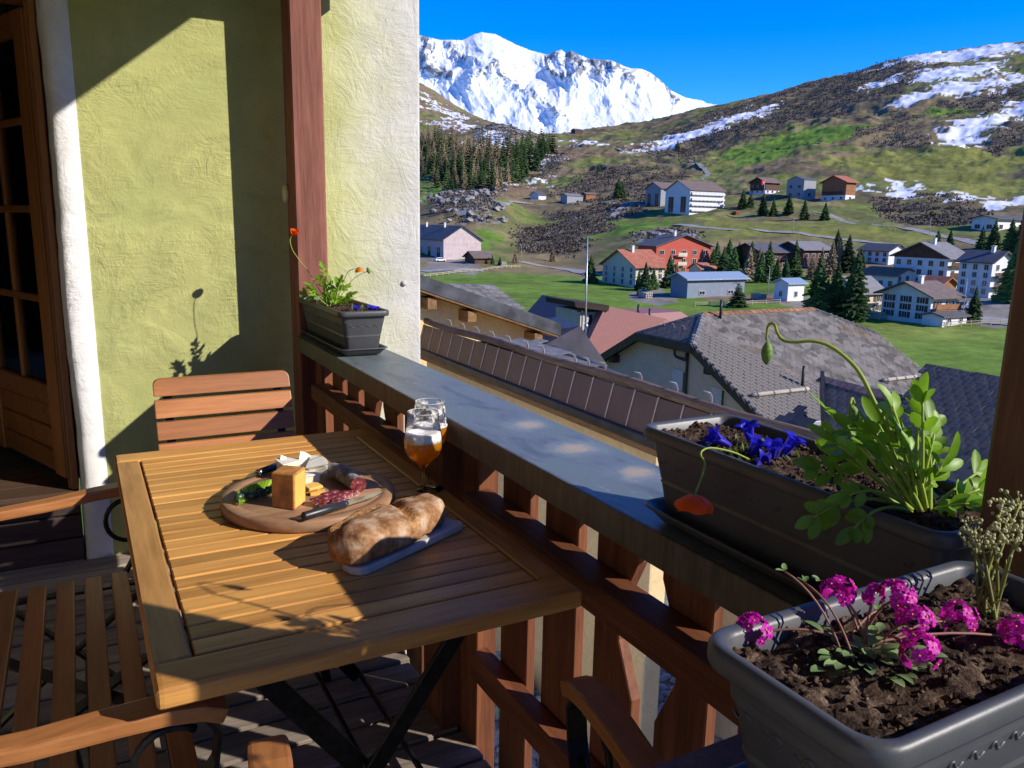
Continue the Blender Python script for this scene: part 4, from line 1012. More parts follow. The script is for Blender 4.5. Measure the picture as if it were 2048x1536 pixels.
# --- tall leafy poppy in the middle box
rng = random.Random(21)
PB = Vector((0.8678, 0.5675, -0.338))
pp = thing('poppy_plant', 'tall leafy poppy plant with a nodding green bud', 'plant', PB)
for i, tp in enumerate(POPPY_TIPS):
    b = PB + Vector((rng.uniform(-.008, .008), rng.uniform(-.012, .012), 0))
    dr_ = i in (17, 18, 19)
    tp = PB + (Vector(tp) - PB) * 0.90
    lobed_leaf(pp, b, tp, rng, rng.uniform(0.036, 0.047) * (0.8 if dr_ else 1), dr_, 0.0024)
for k in range(7):       # lower young leaves filling the heart of the clump
    a = rng.uniform(0, 2 * PI); r = rng.uniform(0.015, 0.07)
    lobed_leaf(pp, PB + Vector((rng.uniform(-.008, .008), rng.uniform(-.012, .012), 0)), PB + Vector((r * math.cos(a), 0.3 * r * math.sin(a) + rng.uniform(0, .03), rng.uniform(0.04, 0.12))), rng, rng.uniform(0.020, 0.030), False, 0.0017)
def smooth_path(P, n=4):
    P = [Vector(p) for p in P]; out = []
    for i in range(len(P) - 1):
        p0, p1, p2, p3 = P[max(i - 1, 0)], P[i], P[i + 1], P[min(i + 2, len(P) - 1)]
        for k in range(n):
            t = k / n
            out.append(0.5 * ((2 * p1) + (p2 - p0) * t + (2 * p0 - 5 * p1 + 4 * p2 - p3) * t * t + (3 * p1 - p0 - 3 * p2 + p3) * t ** 3))
    return out + [P[-1]]
sp_ = smooth_path(BUD_STEM); MB().tube(sp_, [0.0030 - 0.0014 * i / len(sp_) for i in range(len(sp_))], 8).build('flower_stem', M_STEM, pp)
bud(pp, BUD, Vector((0.02, 0.0, -1)), 0.031, 0.0078)
bud(pp, (0.806, 0.625, -0.216), Vector((0.3, -0.2, -0.8)), 0.022, 0.0062)
MB().tube(smooth_path([PB, (0.84, 0.60, -0.26), (0.822, 0.632, -0.215), (0.812, 0.634, -0.200), (0.804, 0.630, -0.206)]), 0.0016, 6).build('flower_stem', M_STEM, pp)
# --- nodding orange poppy hanging over the front of the middle box
po = thing('poppy_flower', 'orange poppy hanging over the front of the middle box', 'flower', DROOP_STEM[0])
sp_ = smooth_path([(0.84, 0.78, -0.335)] + DROOP_STEM); MB().tube(sp_, 0.0014, 7).build('flower_stem', M_STEM, po)
poppy_bloom(po, Vector(DROOP_FLOWER) + Vector((0.0, 0.0, 0.011)), (-0.12, -0.05, -1), 0.028, M_ORANGE, rng, 0.62)
MB().blob(Vector(DROOP_FLOWER) + Vector((0.001, 0, 0.012)), (0.004, 0.004, 0.003), 1, 0.05).build('calyx', M_STEM, po)
# --- blue gentians
def gentian(parent, base, mouth, L, rng):
    base = Vector(base); mouth = Vector(mouth); d = (mouth - base).normalized(); base = mouth - d * L
    n = 20; mb = MB(); a = d.cross(Vector((0.2, 0.3, 0.9))).normalized(); b = d.cross(a)
    prof = [(0, 0.0022), (0.15, 0.0042), (0.5, 0.0068), (0.85, 0.0085), (1.0, 0.0105)]
    vs = []
    for u, r in prof:
        for k in range(n):
            t = 2 * PI * k / n; vs.append(base + d * (L * u) + (a * math.cos(t) + b * math.sin(t)) * r * (1 + 0.07 * math.cos(5 * t) * u))
    m = len(prof)
    fs = [(i * n + k, i * n + (k + 1) % n, (i + 1) * n + (k + 1) % n, (i + 1) * n + k) for i in range(m - 1) for k in range(n)]
    for i, f in enumerate(fs): mb.add([vs[q] for q in f], [(0, 1, 2, 3)], 1 if (i % n) % 4 == 1 and i < 3 * n else 0, True)
    for k in range(5):                                        # five flaring pointed lobes
        t = 2 * PI * k / 5 + 0.3; w = 0.62
        def ring(tt, r, u): return base + d * (L * u) + (a * math.cos(tt) + b * math.sin(tt)) * r
        vs2 = [ring(t - w, 0.0103, 1.0), ring(t, 0.0107, 1.0), ring(t + w, 0.0103, 1.0), ring(t - w * .55, 0.0158, 1.05), ring(t, 0.0165, 1.08), ring(t + w * .55, 0.0158, 1.05), ring(t + rng.uniform(-.1, .1), 0.0225, 1.0 + rng.uniform(-.05, .06))]
        mb.add(vs2, [(0, 1, 4, 3), (1, 2, 5, 4), (3, 4, 6), (4, 5, 6)], 0, True)
    mb.build('trumpet', [M_BLUE, M_BLUEST], parent)
gp = thing('gentian_plant', 'blue gentian with open trumpet flowers in the middle box', 'flower', (0.855, 0.83, -0.33))
for (b, m_), L in zip(GENTIANS, (0.038, 0.036, 0.036, 0.034, 0.036, 0.026)): gentian(gp, b, m_, L, rng)
mb = MB()
for k in range(90):
    c = Vector((rng.gauss(0.858, 0.022), rng.gauss(0.825, 0.028), -0.332)); dd = Vector((rng.uniform(-1, 1), rng.uniform(-1, 1), rng.uniform(0.5, 1.4)))
    leaflet(mb, c, dd, Vector((0, 0, 1)) + Vector((rng.uniform(-.5, .5), rng.uniform(-.5, .5), 0)), rng.uniform(0.011, 0.020), rng.uniform(0.0035, 0.006))
mb.build('leaves', M_GENL, gp)

# --- pink clusters in the nearest box
pc = thing('primula_plant', 'downy leaved plant with magenta flower clusters in the nearest box', 'flower', (0.51, 0.372, -0.325))
rng = random.Random(33)
def cluster(c, r, n):
    c = Vector(c); mb = MB()
    for k in range(n):
        z = rng.uniform(-0.35, 1); t = rng.uniform(0, 2 * PI); q = math.sqrt(max(0, 1 - z * z)); dd = Vector((q * math.cos(t), q * math.sin(t), z))
        p = c + dd * r * rng.uniform(0.8, 1.05); a = dd.cross(Vector((.2, .5, .8))).normalized(); b = dd.cross(a); pr_ = rng.uniform(0.0042, 0.0056)
        for m in range(5):
            tt = 2 * PI * m / 5; e = a * math.cos(tt) + b * math.sin(tt); f = a * math.cos(tt + 1.57) + b * math.sin(tt + 1.57)
            mb.add([p, p + e * pr_ * .55 + f * pr_ * .42 + dd * .0006, p + e * pr_ + f * pr_ * .30 + dd * .0003, p + e * pr_ * .86 + dd * .0012, p + e * pr_ - f * pr_ * .30 + dd * .0003, p + e * pr_ * .55 - f * pr_ * .42 + dd * .0006], [(0, 1, 2, 3), (0, 3, 4, 5)], 0, True)
        mb.blob(p + dd * 0.0008, 0.0008, 0, 0, mi=1)
    return mb
PC = Vector((0.512, 0.368, -0.322))
for i, p in enumerate(PRIMULA):
    p = Vector(p); b = PC + Vector((rng.uniform(-.02, .025), rng.uniform(-.015, .02), 0))
    md = (b + p) / 2 + Vector((0, 0, 0.018))
    MB().tube(bez(b, md, p - Vector((0, 0, 0.004))), 0.0011, 6).build('flower_stem', M_PSTEM, pc)
    cluster(p, 0.0135 if i != 2 else 0.008, 26 if i != 2 else 10).build('flower_head', [M_PINK, M_EYE], pc)
for p in PRIM_BUDS:
    p = Vector(p); b = PC + Vector((rng.uniform(-.02, .02), rng.uniform(-.01, .02), 0))
    MB().tube(bez(b, (b + p) / 2 + Vector((0.008, 0, 0.015)), p), 0.0009, 6).build('flower_stem', M_PSTEM, pc)
    mb = MB()
    for k in range(4): leaflet(mb, p, Vector((rng.uniform(-1, 1), rng.uniform(-1, 1), rng.uniform(0, 1))), Vector((0, 0, 1)), 0.007, 0.0045)
    mb.build('leaf_bud', M_PLEAF, pc)
for k in range(60):
    a = rng.uniform(0, 2 * PI); r = rng.uniform(0.0, 0.036); c = PC + Vector((r * 1.3 * math.cos(a), r * math.sin(a) - 0.006, -0.002 + rng.uniform(0, 0.012)))
    mb = MB(); dd = Vector((math.cos(a), math.sin(a), rng.uniform(0.2, 1.2)))
    leaflet(mb, c, dd, Vector((0, 0, 1)), rng.uniform(0.009, 0.018), rng.uniform(0.006, 0.010), 0, 0.35, 0.4)
    mb.build('leaf', M_PLEAF, pc)
# --- cream headed saxifrage
sx = thing('saxifrage_plant', 'cream headed plant with upright yellow green stems', 'plant', SAX_BASE)
SB = Vector(SAX_BASE)
for i, h in enumerate(SAX_HEADS):
    h = Vector(h); b = SB + Vector((rng.uniform(-.012, .012), rng.uniform(-.01, .01), 0)); md = (b + h) / 2 + Vector((rng.uniform(-.01, .01), rng.uniform(-.008, .008), 0))
    pts = bez(b, md, h, 12); mb = MB(); mb.tube(pts, [0.0017 - 0.0006 * k / 11 for k in range(12)], 6, 0)
    for k in range(1, 11):
        if rng.random() < 0.8: leaflet(mb, pts[k], Vector((rng.uniform(-1, 1), rng.uniform(-1, 1), 1.0)), Vector((rng.uniform(-1, 1), rng.uniform(-1, 1), .3)), rng.uniform(0.005, 0.009), 0.0026)
    mb.build('stem', M_SAXST, sx)
    mb = MB()
    for k in range(22):
        o_ = Vector((rng.gauss(0, .0065), rng.gauss(0, .0065), rng.gauss(0.002, .0045))); mb.blob(h + o_, rng.uniform(0.0011, 0.0021), 1, 0.1, rnd=rng)
        if k % 3 == 0: mb.tube([h - Vector((0, 0, 0.006)), h + o_], 0.0005, 4)
    mb.build('flower_head', M_CREAM, sx)
mb = MB()
for k in range(40):
    a = rng.uniform(0, 2 * PI); leaflet(mb, SB + Vector((rng.uniform(-.012, .014), rng.uniform(-.01, .01), 0.002)), Vector((math.cos(a), math.sin(a), rng.uniform(0.4, 1.6))), Vector((0, 0, 1)), rng.uniform(0.010, 0.020), 0.0042)
mb.build('rosette', M_PLEAF, sx)
# --- small poppy in the far box
fp = thing('poppy_plant', 'small poppy plant with a yellow and an orange flower by the red post', 'plant', (0.86, 3.02, -0.34))
rng = random.Random(41); FB = Vector((0.848, 3.03, -0.34))
for tp in FAR_TIPS:
    lobed_leaf(fp, FB + Vector((rng.uniform(-.02, .02), rng.uniform(-.02, .02), 0)), tp, rng, rng.uniform(0.032, 0.044), False, 0.0020)
for k in range(12):
    a = rng.uniform(0, 2 * PI); r = rng.uniform(0.02, 0.08)
    lobed_leaf(fp, FB + Vector((rng.uniform(-.02, .02), rng.uniform(-.02, .02), 0)), FB + Vector((r * math.cos(a), r * math.sin(a), rng.uniform(0.03, 0.085))), rng, rng.uniform(0.028, 0.042), False, 0.0018)
for st_ in (FAR_STEM1, FAR_STEM2, FAR_STEM3): MB().tube(smooth_path(([FB] if st_ is FAR_STEM3 else []) + list(st_)), 0.0016, 6).build('flower_stem', M_STEM, fp)
poppy_bloom(fp, Vector(FAR_FLOWERS[0]) + Vector((0, 0, 0.012)), (0.1, -0.1, -1), 0.021, M_YELLOWP, rng, 0.85)
poppy_bloom(fp, Vector(FAR_FLOWERS[1]) - Vector((0, 0, 0.016)), (0.15, -0.3, 1), 0.022, M_ORANGE, rng, 0.95)
bud(fp, Vector(FAR_FLOWERS[2]), (0.3, -0.2, -1), 0.026, 0.0075)
fg = thing('gentian_plant', 'tiny violet blue flowers at the near end of the far box', 'flower', (0.92, 2.86, -0.335))
for c in ((0.885, 2.84), (0.945, 2.80), (0.935, 2.83)): gentian(fg, (c[0], c[1], -0.34), (c[0] + 0.004, c[1] - 0.008, -0.312), 0.022, rng)
mb = MB()
for k in range(18): leaflet(mb, Vector((0.90 + rng.uniform(-.03, .03), 2.84 + rng.uniform(-.02, .02), -0.338)), Vector((rng.uniform(-.5, .5), rng.uniform(-.5, .5), 1)), Vector((0, 1, .2)), rng.uniform(0.02, 0.04), 0.005)
mb.build('leaves', M_GENL, fg)

# ================================================================== NEAR ROOFS
M_YWALL = plaster('yellow_render', (0.76, 0.57, 0.30), (0.68, 0.51, 0.27), 0.3)
M_CREAMW = plaster('cream_render', (0.56, 0.47, 0.34), (0.48, 0.40, 0.29), 0.25)
M_SLATE = plain('grey_slate', (0.20, 0.185, 0.17), 0.62, 0.0, var=0.22, scale=6, bump=0.3, bscale=30, bdist=0.004, rnd=True)
M_SLATED = plain('dark_slate', (0.098, 0.096, 0.092), 0.6, 0.0, var=0.22, scale=6, bump=0.3, bscale=30, bdist=0.004, rnd=True)
M_UNDER = plain('roof_underlay', (0.022, 0.021, 0.02), 0.9)
M_FASCM = plain('dark_sheet_fascia', (0.045, 0.042, 0.042), 0.45, 0.35, var=0.25, scale=4)
M_FASCL = plain('grey_zinc_fascia', (0.095, 0.10, 0.115), 0.45, 0.4, var=0.3, scale=3)
M_BRSHEET = plain('brown_sheet_metal', (0.105, 0.060, 0.047), 0.5, 0.05, var=0.10, scale=2)
M_SEAM = plain('pale_seam', (0.62, 0.45, 0.36), 0.5)
M_LOG = wood('weathered_log', (0.055, 0.035, 0.025), (0.30, 0.20, 0.14), 1, 7, 0.8, 0.6, 1, 1, 0.2, bdist=0.01)
M_TIMB = wood('roof_timber', (0.09, 0.045, 0.018), (0.36, 0.21, 0.09), 1, 6, 0.7, 0.4, .9, 1.1, 0.25)
M_DTIMB = wood('dark_eave_timber', (0.02, 0.014, 0.011), (0.07, 0.045, 0.032), 1, 6, 0.7, 0.4, .9, 1.1, 0.25)
M_ZINC = plain('pale_zinc', (0.55, 0.57, 0.60), 0.35, 0.6, var=0.1)
M_DGLASS = NT('dark_pane', 0.08, 0, 0.6).base((0.02, 0.024, 0.03)).m
M_RUST = plain('rusty_ridge_cap', (0.36, 0.17, 0.075), 0.6, 0.0, var=0.35, scale=3, rnd=True)
M_BLIND = plain('window_blind', (0.50, 0.49, 0.47), 0.7)

# ---- long low building with brown sheet panels, just across the gap -----------------
lb = thing('roofed_annex', 'low yellow annex below with a brown sheet metal roof edge', 'building', (6.0, 10, -8))
YA, YB_ = 4.2, 15.0
MB().box((6.14, 7.55, -9), (6.45, YB_, -2.62)).build('wall', M_YWALL, lb, origin=(6.1, 10, -4), bevel=0.05, seg=3)
MB().box((5.93, YA, -2.72), (6.13, YB_, -2.60)).build('eave_timber', M_TIMB, lb, origin=(6, 10, -2.6), bevel=0.01)
MB().box((5.87, YA, -2.615), (5.99, YB_, -2.495)).build('gutter', M_FASCM, lb, bevel=0.01)
pw = 0.466; k = 0; y = YA
while y < YB_ - 0.05:
    y2 = min(y + pw, YB_)
    MB().hexa([(5.955, y + 0.006, -2.50), (5.985, y + 0.006, -2.505), (5.985, y2 - 0.006, -2.505), (5.955, y2 - 0.006, -2.50), (6.075, y + 0.006, -2.045), (6.10, y + 0.006, -2.06), (6.10, y2 - 0.006, -2.06), (6.075, y2 - 0.006, -2.045)]).build('panel', M_BRSHEET, lb)
    MB().bar((5.957, y, -2.49), (6.076, y, -2.035), 0.014, 0.02, (-1, 0, 0.3)).build('seam', M_SEAM, lb)
    y = y2
MB().tube([(6.14, yy, -1.985 + 0.015 * math.sin(yy * 1.7)) for yy in np.linspace(YA, YB_, 30)], 0.066, 12).build('log', M_LOG, lb)
RP = [(6.1, YA), (6.32, YA), (6.32, 8.3), (6.95, 11.35), (6.32, 12.4), (6.1, 12.6)]
MB().add([(x, y, -2.06 + 0.06 * (x - 6.1)) for x, y in RP] + [(x, y, -2.12 + 0.06 * (x - 6.1)) for x, y in RP], [(0, 1, 2, 3, 4, 5), (11, 10, 9, 8, 7, 6)] + [(i, (i + 1) % 6, 6 + (i + 1) % 6, 6 + i) for i in range(6)]).build('roof_deck', M_UNDER, lb)
rng = random.Random(9)
SL = MB().box((-0.5, -0.5, -0.5), (0.5, 0.5, 0.5)).mesh('slate', M_SLATE)
for i in range(5):
    for j in range(24):
        yy = 8.6 + j * 0.27; xx = 6.3 + i * 0.22
        if xx > 6.12 + (yy - 8.3) * 0.2066 and yy < 11.4: continue
        if xx > 6.9 or yy > 11.4 + (6.95 - xx) * 1.6: continue
        place(SL, 'slate', lb, (xx - 6.0, yy - 10, -2.06 + 0.075 * (xx - 6.1) + 0.055 + 8), (rng.uniform(-.01, .01), -0.08 - 0.03, rng.uniform(-.02, .02)), (0.30, 0.262, 0.014))
for k in range(13):
    yy = (6.75, 7.35, 8.05, 8.85, 9.25, 9.6, 10.5, 11.0, 11.6, 12.2, 12.8, 13.4, 14.0)[k]
    MB().ribbon([(6.25, yy, -1.99), (6.245, yy, -1.90), (6.215, yy, -1.845), (6.17, yy + 0.02, -1.835)], 0.05, 0.008, (0, 1, 0)).build('snow_hook', M_ZINC, lb)
zb = MB().hexa([(7.0, 8.85, -2.47), (7.06, 8.85, -2.47), (7.06, 11.5, -2.22), (7.0, 11.5, -2.22), (7.0, 8.85, -2.235), (7.06, 8.85, -2.235), (7.06, 11.5, -2.035), (7.0, 11.5, -2.035)]).build('zinc_fascia', M_FASCL, lb)
MB().hexa([(7.061, 8.85, -2.36), (7.4, 8.85, -2.5), (7.4, 11.5, -2.3), (7.061, 11.5, -2.16), (7.061, 8.85, -2.25), (7.4, 8.85, -2.40), (7.4, 11.5, -2.2), (7.061, 11.5, -2.06)]).build('roof_deck', M_FASCM, lb)
MB().box((7.1, 9.0, -9), (7.35, 11.4, -2.52)).build('wall', M_YWALL, lb)
MB().box((6.7, 8.9, -2.62), (7.0, 9.3, -2.50)).build('eave_timber', M_TIMB, lb)

# ---- yellow gable with dark verge board -------------------------------------------------
gb = thing('gable_house', 'yellow rendered gable with dark sheet verge and protruding purlins', 'building', (7.5, 15.5, -8))
def zv(x): return -1.06 - 0.335 * (x - 6.04)
MB().prism([(2.0, -9), (8.77, -9), (8.77, zv(8.77) - 0.34), (2.0, zv(2.0) - 0.34)], 1, 15.50, 18).build('wall', M_YWALL, gb, origin=(7, 15.5, -4))
MB().hexa([(2.0, 14.96, zv(2) - 0.30), (9.33, 14.96, zv(9.33) - 0.28), (9.33, 15.02, zv(9.33) - 0.28), (2.0, 15.02, zv(2) - 0.30), (2.0, 14.96, zv(2)), (9.33, 14.96, zv(9.33)), (9.33, 15.02, zv(9.33)), (2.0, 15.02, zv(2))]).build('verge_board', M_FASCL, gb)
MB().hexa([(2.0, 15.021, zv(2) - 0.33), (9.30, 15.021, zv(9.30) - 0.33), (9.30, 17.0, zv(9.3) - 0.33), (2.0, 17.0, zv(2) - 0.33), (2.0, 15.021, zv(2) - 0.02), (9.30, 15.021, zv(9.3) - 0.02), (9.3, 17.0, zv(9.3) - 0.02), (2.0, 17.0, zv(2) - 0.02)]).build('roof', M_FASCM, gb)
MB().hexa([(2.0, 14.975, zv(2) - 0.345), (9.28, 14.975, zv(9.28) - 0.325), (9.28, 15.49, zv(9.28) - 0.345), (2.0, 15.49, zv(2) - 0.345), (2.0, 14.975, zv(2) - 0.302), (9.28, 14.975, zv(9.28) - 0.285), (9.28, 15.49, zv(9.28) - 0.3305), (2.0, 15.49, zv(2) - 0.3305)]).build('soffit', M_TIMB, gb)
for x in (4.9, 6.30, 7.20, 8.82):
    z = zv(x) - 0.345 - 0.06 * 0; MB().box((x - 0.115, 15.04, z - 0.27), (x + 0.095, 15.55, z - 0.03)).build('purlin', M_TIMB, gb, bevel=0.01, origin=(x, 15.2, z))
# pale wall stub right of the gable and zinc top
# ---- big slate roofed house ---------------------------------------------------------------
bh = thing('slate_house', 'cream house with big half hipped slate roof and rusty ridge', 'building', (25, 24.5, -12))
RZ, RY, SLP = -3.42, 24.5, 0.53
XG, XR = 20.0, 30.15
def rz(y): return RZ - SLP * abs(RY - y)
hipx, hipy = 1.95, 1.72
def roofpoly(sgn):
    e = RY + sgn * 5.78
    return [(XG, e), (XR, e), (XR, RY + sgn * hipy), (XR - hipx, RY), (XG + hipx, RY), (XG, RY + sgn * hipy)]
for sgn in (-1, 1):
    P_ = roofpoly(sgn); vs = [(x, y, rz(y) - 0.03) for x, y in P_] + [(x, y, rz(y) - 0.20) for x, y in P_]; n = len(P_)
    MB().add(vs, [tuple(range(n)), tuple(range(2 * n - 1, n - 1, -1))] + [(i, (i + 1) % n, n + (i + 1) % n, n + i) for i in range(n)]).build('roof', M_UNDER, bh)
for xs_, xe in ((XG, XG + hipx), (XR, XR - hipx)):
    vs = [(xs_, RY - hipy, rz(RY - hipy) - 0.03), (xs_, RY + hipy, rz(RY + hipy) - 0.03), (xe, RY, RZ - 0.03)]
    MB().add(vs + [(x, y, z - 0.15) for x, y, z in vs], [(0, 1, 2), (5, 4, 3), (0, 1, 4, 3), (1, 2, 5, 4), (2, 0, 3, 5)]).build('hip', M_UNDER, bh)
# walls
WX = XG + 0.42
gp_ = [(RY - 5.2, -12.5), (RY + 5.2, -12.5), (RY + 5.2, rz(RY + 5.2) - 0.21), (RY + hipy, rz(RY + hipy) - 0.21), (RY - hipy, rz(RY - hipy) - 0.21), (RY - 5.2, rz(RY - 5.2) - 0.21)]
MB().prism(gp_, 0, WX, XR - 0.45).build('wall', M_CREAMW, bh, origin=(WX, RY, -6))
# verge boards on the gable end
def vb(y0, y1, name='verge_board'):
    z0, z1 = rz(y0), rz(y1)
    MB().hexa([(XG - 0.06, y0, z0 - 0.33), (XG - 0.005, y0, z0 - 0.33), (XG - 0.005, y1, z1 - 0.33), (XG - 0.06, y1, z1 - 0.33), (XG - 0.06, y0, z0 + 0.03), (XG - 0.005, y0, z0 + 0.03), (XG - 0.005, y1, z1 + 0.03), (XG - 0.06, y1, z1 + 0.03)]).build(name, M_FASCM, bh)
vb(RY - 5.80, RY - hipy); vb(RY + hipy, RY + 5.80)
zc = rz(RY - hipy)
MB().box((XG - 0.10, RY - hipy, zc - 0.33), (XG - 0.006, RY + hipy, zc + 0.03)).build('gutter', M_FASCM, bh, bevel=0.02)
MB().box((XG + 0.0, RY - 5.7, -12.4), (XG + 0.01, RY - 5.69, -12.3)).build('stake', M_FASCM, bh) if False else None
for y, dz in ((22.0, 0), (28.0, 0)):
    z = rz(y) - 0.22; MB().box((XG + 0.02, y - 0.14, z - 0.36), (WX + 0.05, y + 0.14, z - 0.04)).build('purlin', M_DTIMB, bh, bevel=0.01)
# downpipe
MB().tube(smooth_path([(XG + 0.15, 23.95, zc - 0.36), (XG + 0.2, 23.95, zc - 0.62), (WX - 0.08, 23.55, zc - 0.74), (WX - 0.08, 23.42, zc - 0.9), (WX - 0.08, 23.42, -12.0)]), 0.055, 8).build('downpipe', M_FASCM, bh)
def bh_win(y0, y1, z0, z1):
    w = MB().box((WX - 0.03, y0 - 0.06, z0 - 0.06), (WX + 0.05, y1 + 0.06, z1 + 0.06)).build('window', M_CREAMW, bh, bevel=0.005)
    MB().box((WX - 0.034, y0, z0), (WX - 0.028, y1, z1)).build('blind', M_BLIND, w)
    MB().box((WX - 0.036, y0 - 0.0, z0), (WX - 0.0345, y0 + 0.13, z1)).build('pane', M_DGLASS, w)
    MB().box((WX - 0.10, y0 - 0.1, z0 - 0.13), (WX - 0.031, y1 + 0.1, z0 - 0.065)).build('sill', M_FASCM, w)
bh_win(23.52, 24.28, -6.32, -5.55); bh_win(21.35, 22.05, -6.55, -5.85)
# slates on the front slope: the 300 nearest as single parts, the rest joined
def slate_field(parent, inside, origin, u, v, nu, nv, du, dv, mat, meshw, th, near_key, seed, keep=300):
    rng = random.Random(seed); nrm = u.cross(v).normalized(); cand = []
    for r in range(nv):
        for c_ in range(nu):
            p = origin + u * ((c_ + (0.5 if r % 2 else 0)) * du) + v * (r * dv)
            if inside(p): cand.append(p)
    cand.sort(key=near_key)
    ml = math.hypot(du, dv); base = Matrix((u, v, nrm)).transposed()
    ul = parent.matrix_world.translation if False else world_loc(parent)
    rest = MB()
    for i, p in enumerate(cand):
        tilt = rng.gauss(0.0, 0.012) - th * 0.9 / dv
        R_ = base @ Matrix.Rotation(-tilt, 3, 'X') @ Matrix.Rotation(rng.gauss(0, 0.018), 3, 'Z') @ Matrix.Rotation(rng.gauss(0, 0.012), 3, 'Y')
        sc = (du * rng.uniform(0.965, 0.99), dv * rng.uniform(1.35, 1.5), th * rng.uniform(0.8, 1.3)); p2 = p + nrm * (0.012 + rng.uniform(0, 0.008))
        if i < keep:
            o = bpy.data.objects.new('slate', meshw); COL.objects.link(o); o.parent = parent
            o.matrix_local = Matrix.Translation(p2 - ul) @ R_.to_4x4() @ Matrix.Diagonal((*sc, 1))
        else:
            h = [R_ @ Vector((a * sc[0], b * sc[1], c * sc[2])) + p2 for a, b, c in ((-.5, -.5, -.5), (.5, -.5, -.5), (.5, .5, -.5), (-.5, .5, -.5), (-.5, -.5, .5), (.5, -.5, .5), (.5, .5, .5), (-.5, .5, .5))]
            rest.hexa(h)
    if rest.v: tag(rest.build('slates', mat, parent), kind='stuff')
def _slate_field_mat(name, c, var, patch=None):
    """joined slates: cells of brightness instead of per-object brightness"""
    t = NT(name, 0.9, 0, 0.06); v = t.coord(); vo = t.n('ShaderNodeTexVoronoi'); vo.inputs['Scale'].default_value = 3.6; t.l(v, vo.inputs['Vector'])
    sp = t.n('ShaderNodeSeparateColor'); t.l(vo.outputs['Color'], sp.inputs[0])
    a = t.noise(v, 1.2, 5, 0.6); m = t.mix(0.6, sp.outputs[0], a)
    col = t.ramp(m, [(0.25, tuple(x * (1 - var) for x in c)), (0.75, tuple(x * (1 + var) for x in c))])
    if patch: col = t.mix(t.ramp(t.noise(v, 0.55, 5, 0.65), [(0.52, (0, 0, 0)), (0.70, (0.6,) * 3)]), col, patch)
    t.base(col); t.bump(t.noise(v, 30, 4), 0.3, 0.004); return t.m
M_SLF = _slate_field_mat('grey_slates', (0.150, 0.137, 0.125), 0.45, (0.22, 0.14, 0.085))
M_SLD = _slate_field_mat('dark_slates', (0.150, 0.130, 0.108), 0.34)
SLG = MB().box((-0.5, -0.5, -0.5), (0.5, 0.5, 0.5)).mesh('slate', M_SLF)
SLDK = MB().box((-0.5, -0.5, -0.5), (0.5, 0.5, 0.5)).mesh('slate', M_SLD)
def in_front(p):
    x, y = p.x, p.y
    if not (XG + 0.02 < x < XR - 0.05 and RY - 5.72 < y < RY - 0.08): return False
    return (x - XG) > hipx - (RY - y) * hipx / hipy and (XR - x) > hipx - (RY - y) * hipx / hipy
u_ = Vector((1, 0, 0)); v_ = Vector((0, 1, SLP)).normalized()
slate_field(bh, in_front, Vector((XG - 0.1, RY - 5.70, rz(RY - 5.70) - 0.03)), u_, v_, 36, 40, 0.30, 0.178, M_SLF, SLG, 0.042, lambda p: p.length, 5)
# hip slates on the small left hip
hv = Vector((hipx, 0, RZ - zc)).normalized()
def in_hip(p):
    f = (p.x - XG) / hipx; return 0.03 < f < 0.95 and abs(p.y - RY) < hipy * (1 - f)
slate_field(bh, in_hip, Vector((XG + 0.05, RY + hipy, zc - 0.01)), Vector((0, -1, 0)), hv, 13, 14, 0.30, 0.17, M_SLD, SLDK, 0.016, lambda p: p.length, 6, keep=80)
def ridge_tiles(parent, p, q, n, w, mat, lift=0.06):
    p = Vector(p); q = Vector(q); d = (q - p); 
    for i in range(n):
        a = p + d * (i / n); b = p + d * ((i + 0.96) / n); sd = d.cross(Vector((0, 0, 1))).normalized() * w
        for s in (-1, 1):
            MB().add([a + Vector((0, 0, lift)), b + Vector((0, 0, lift - 0.012)), b + sd * s + Vector((0, 0, lift - w * 0.55)), a + sd * s + Vector((0, 0, lift - w * 0.55 + 0.01)), a + Vector((0, 0, lift - 0.02)), b + Vector((0, 0, lift - 0.03)), b + sd * s + Vector((0, 0, lift - w * 0.55 - 0.02)), a + sd * s + Vector((0, 0, lift - w * 0.55 - 0.02))],
                     [(0, 1, 2, 3), (7, 6, 5, 4), (0, 3, 7, 4), (1, 5, 6, 2), (3, 2, 6, 7), (0, 4, 5, 1)]).build('ridge_tile', mat, parent)
ridge_tiles(bh, (XG + hipx, RY, RZ), (XR - hipx, RY, RZ), 20, 0.20, M_RUST)
ridge_tiles(bh, (XG, RY - hipy, zc), (XG + hipx, RY, RZ), 10, 0.16, M_SLATE)
ridge_tiles(bh, (XG, RY + hipy, zc), (XG + hipx, RY, RZ), 10, 0.16, M_SLATED)
ridge_tiles(bh, (XR, RY - hipy, zc), (XR - hipx, RY, RZ), 10, 0.13, M_SLATED)
M_PALELOG = wood('pale_snow_log', (0.25, 0.21, 0.16), (0.62, 0.56, 0.47), 0, 5, 0.7, 0.3, 1, 1, 0.2)
for x0, x1 in ((20.35, 23.1), (27.2, 29.2)):
    MB().tube([(x, 19.95, rz(19.95) + 0.11) for x in np.linspace(x0, x1, 8)], 0.075, 10).build('snow_log', M_PALELOG, bh)
    for k in range(4):
        xx = x0 + 0.2 + k * (x1 - x0 - 0.4) / 3; MB().ribbon([(xx, 20.1, rz(20.1)), (xx, 19.86, rz(19.86) + 0.02), (xx, 19.84, rz(19.84) + 0.18), (xx, 19.95, rz(19.95) + 0.2)], 0.03, 0.01, (1, 0, 0)).build('log_hook', M_FASCM, bh)
for x, y, h in ((22.55, 24.15, 0.75), (23.12, 20.25, 0.75)):
    MB().tube([(x, y, rz(y) - 0.05), (x, y, rz(y) + h)], 0.055, 10).build('vent_pipe', M_FASCM, bh)
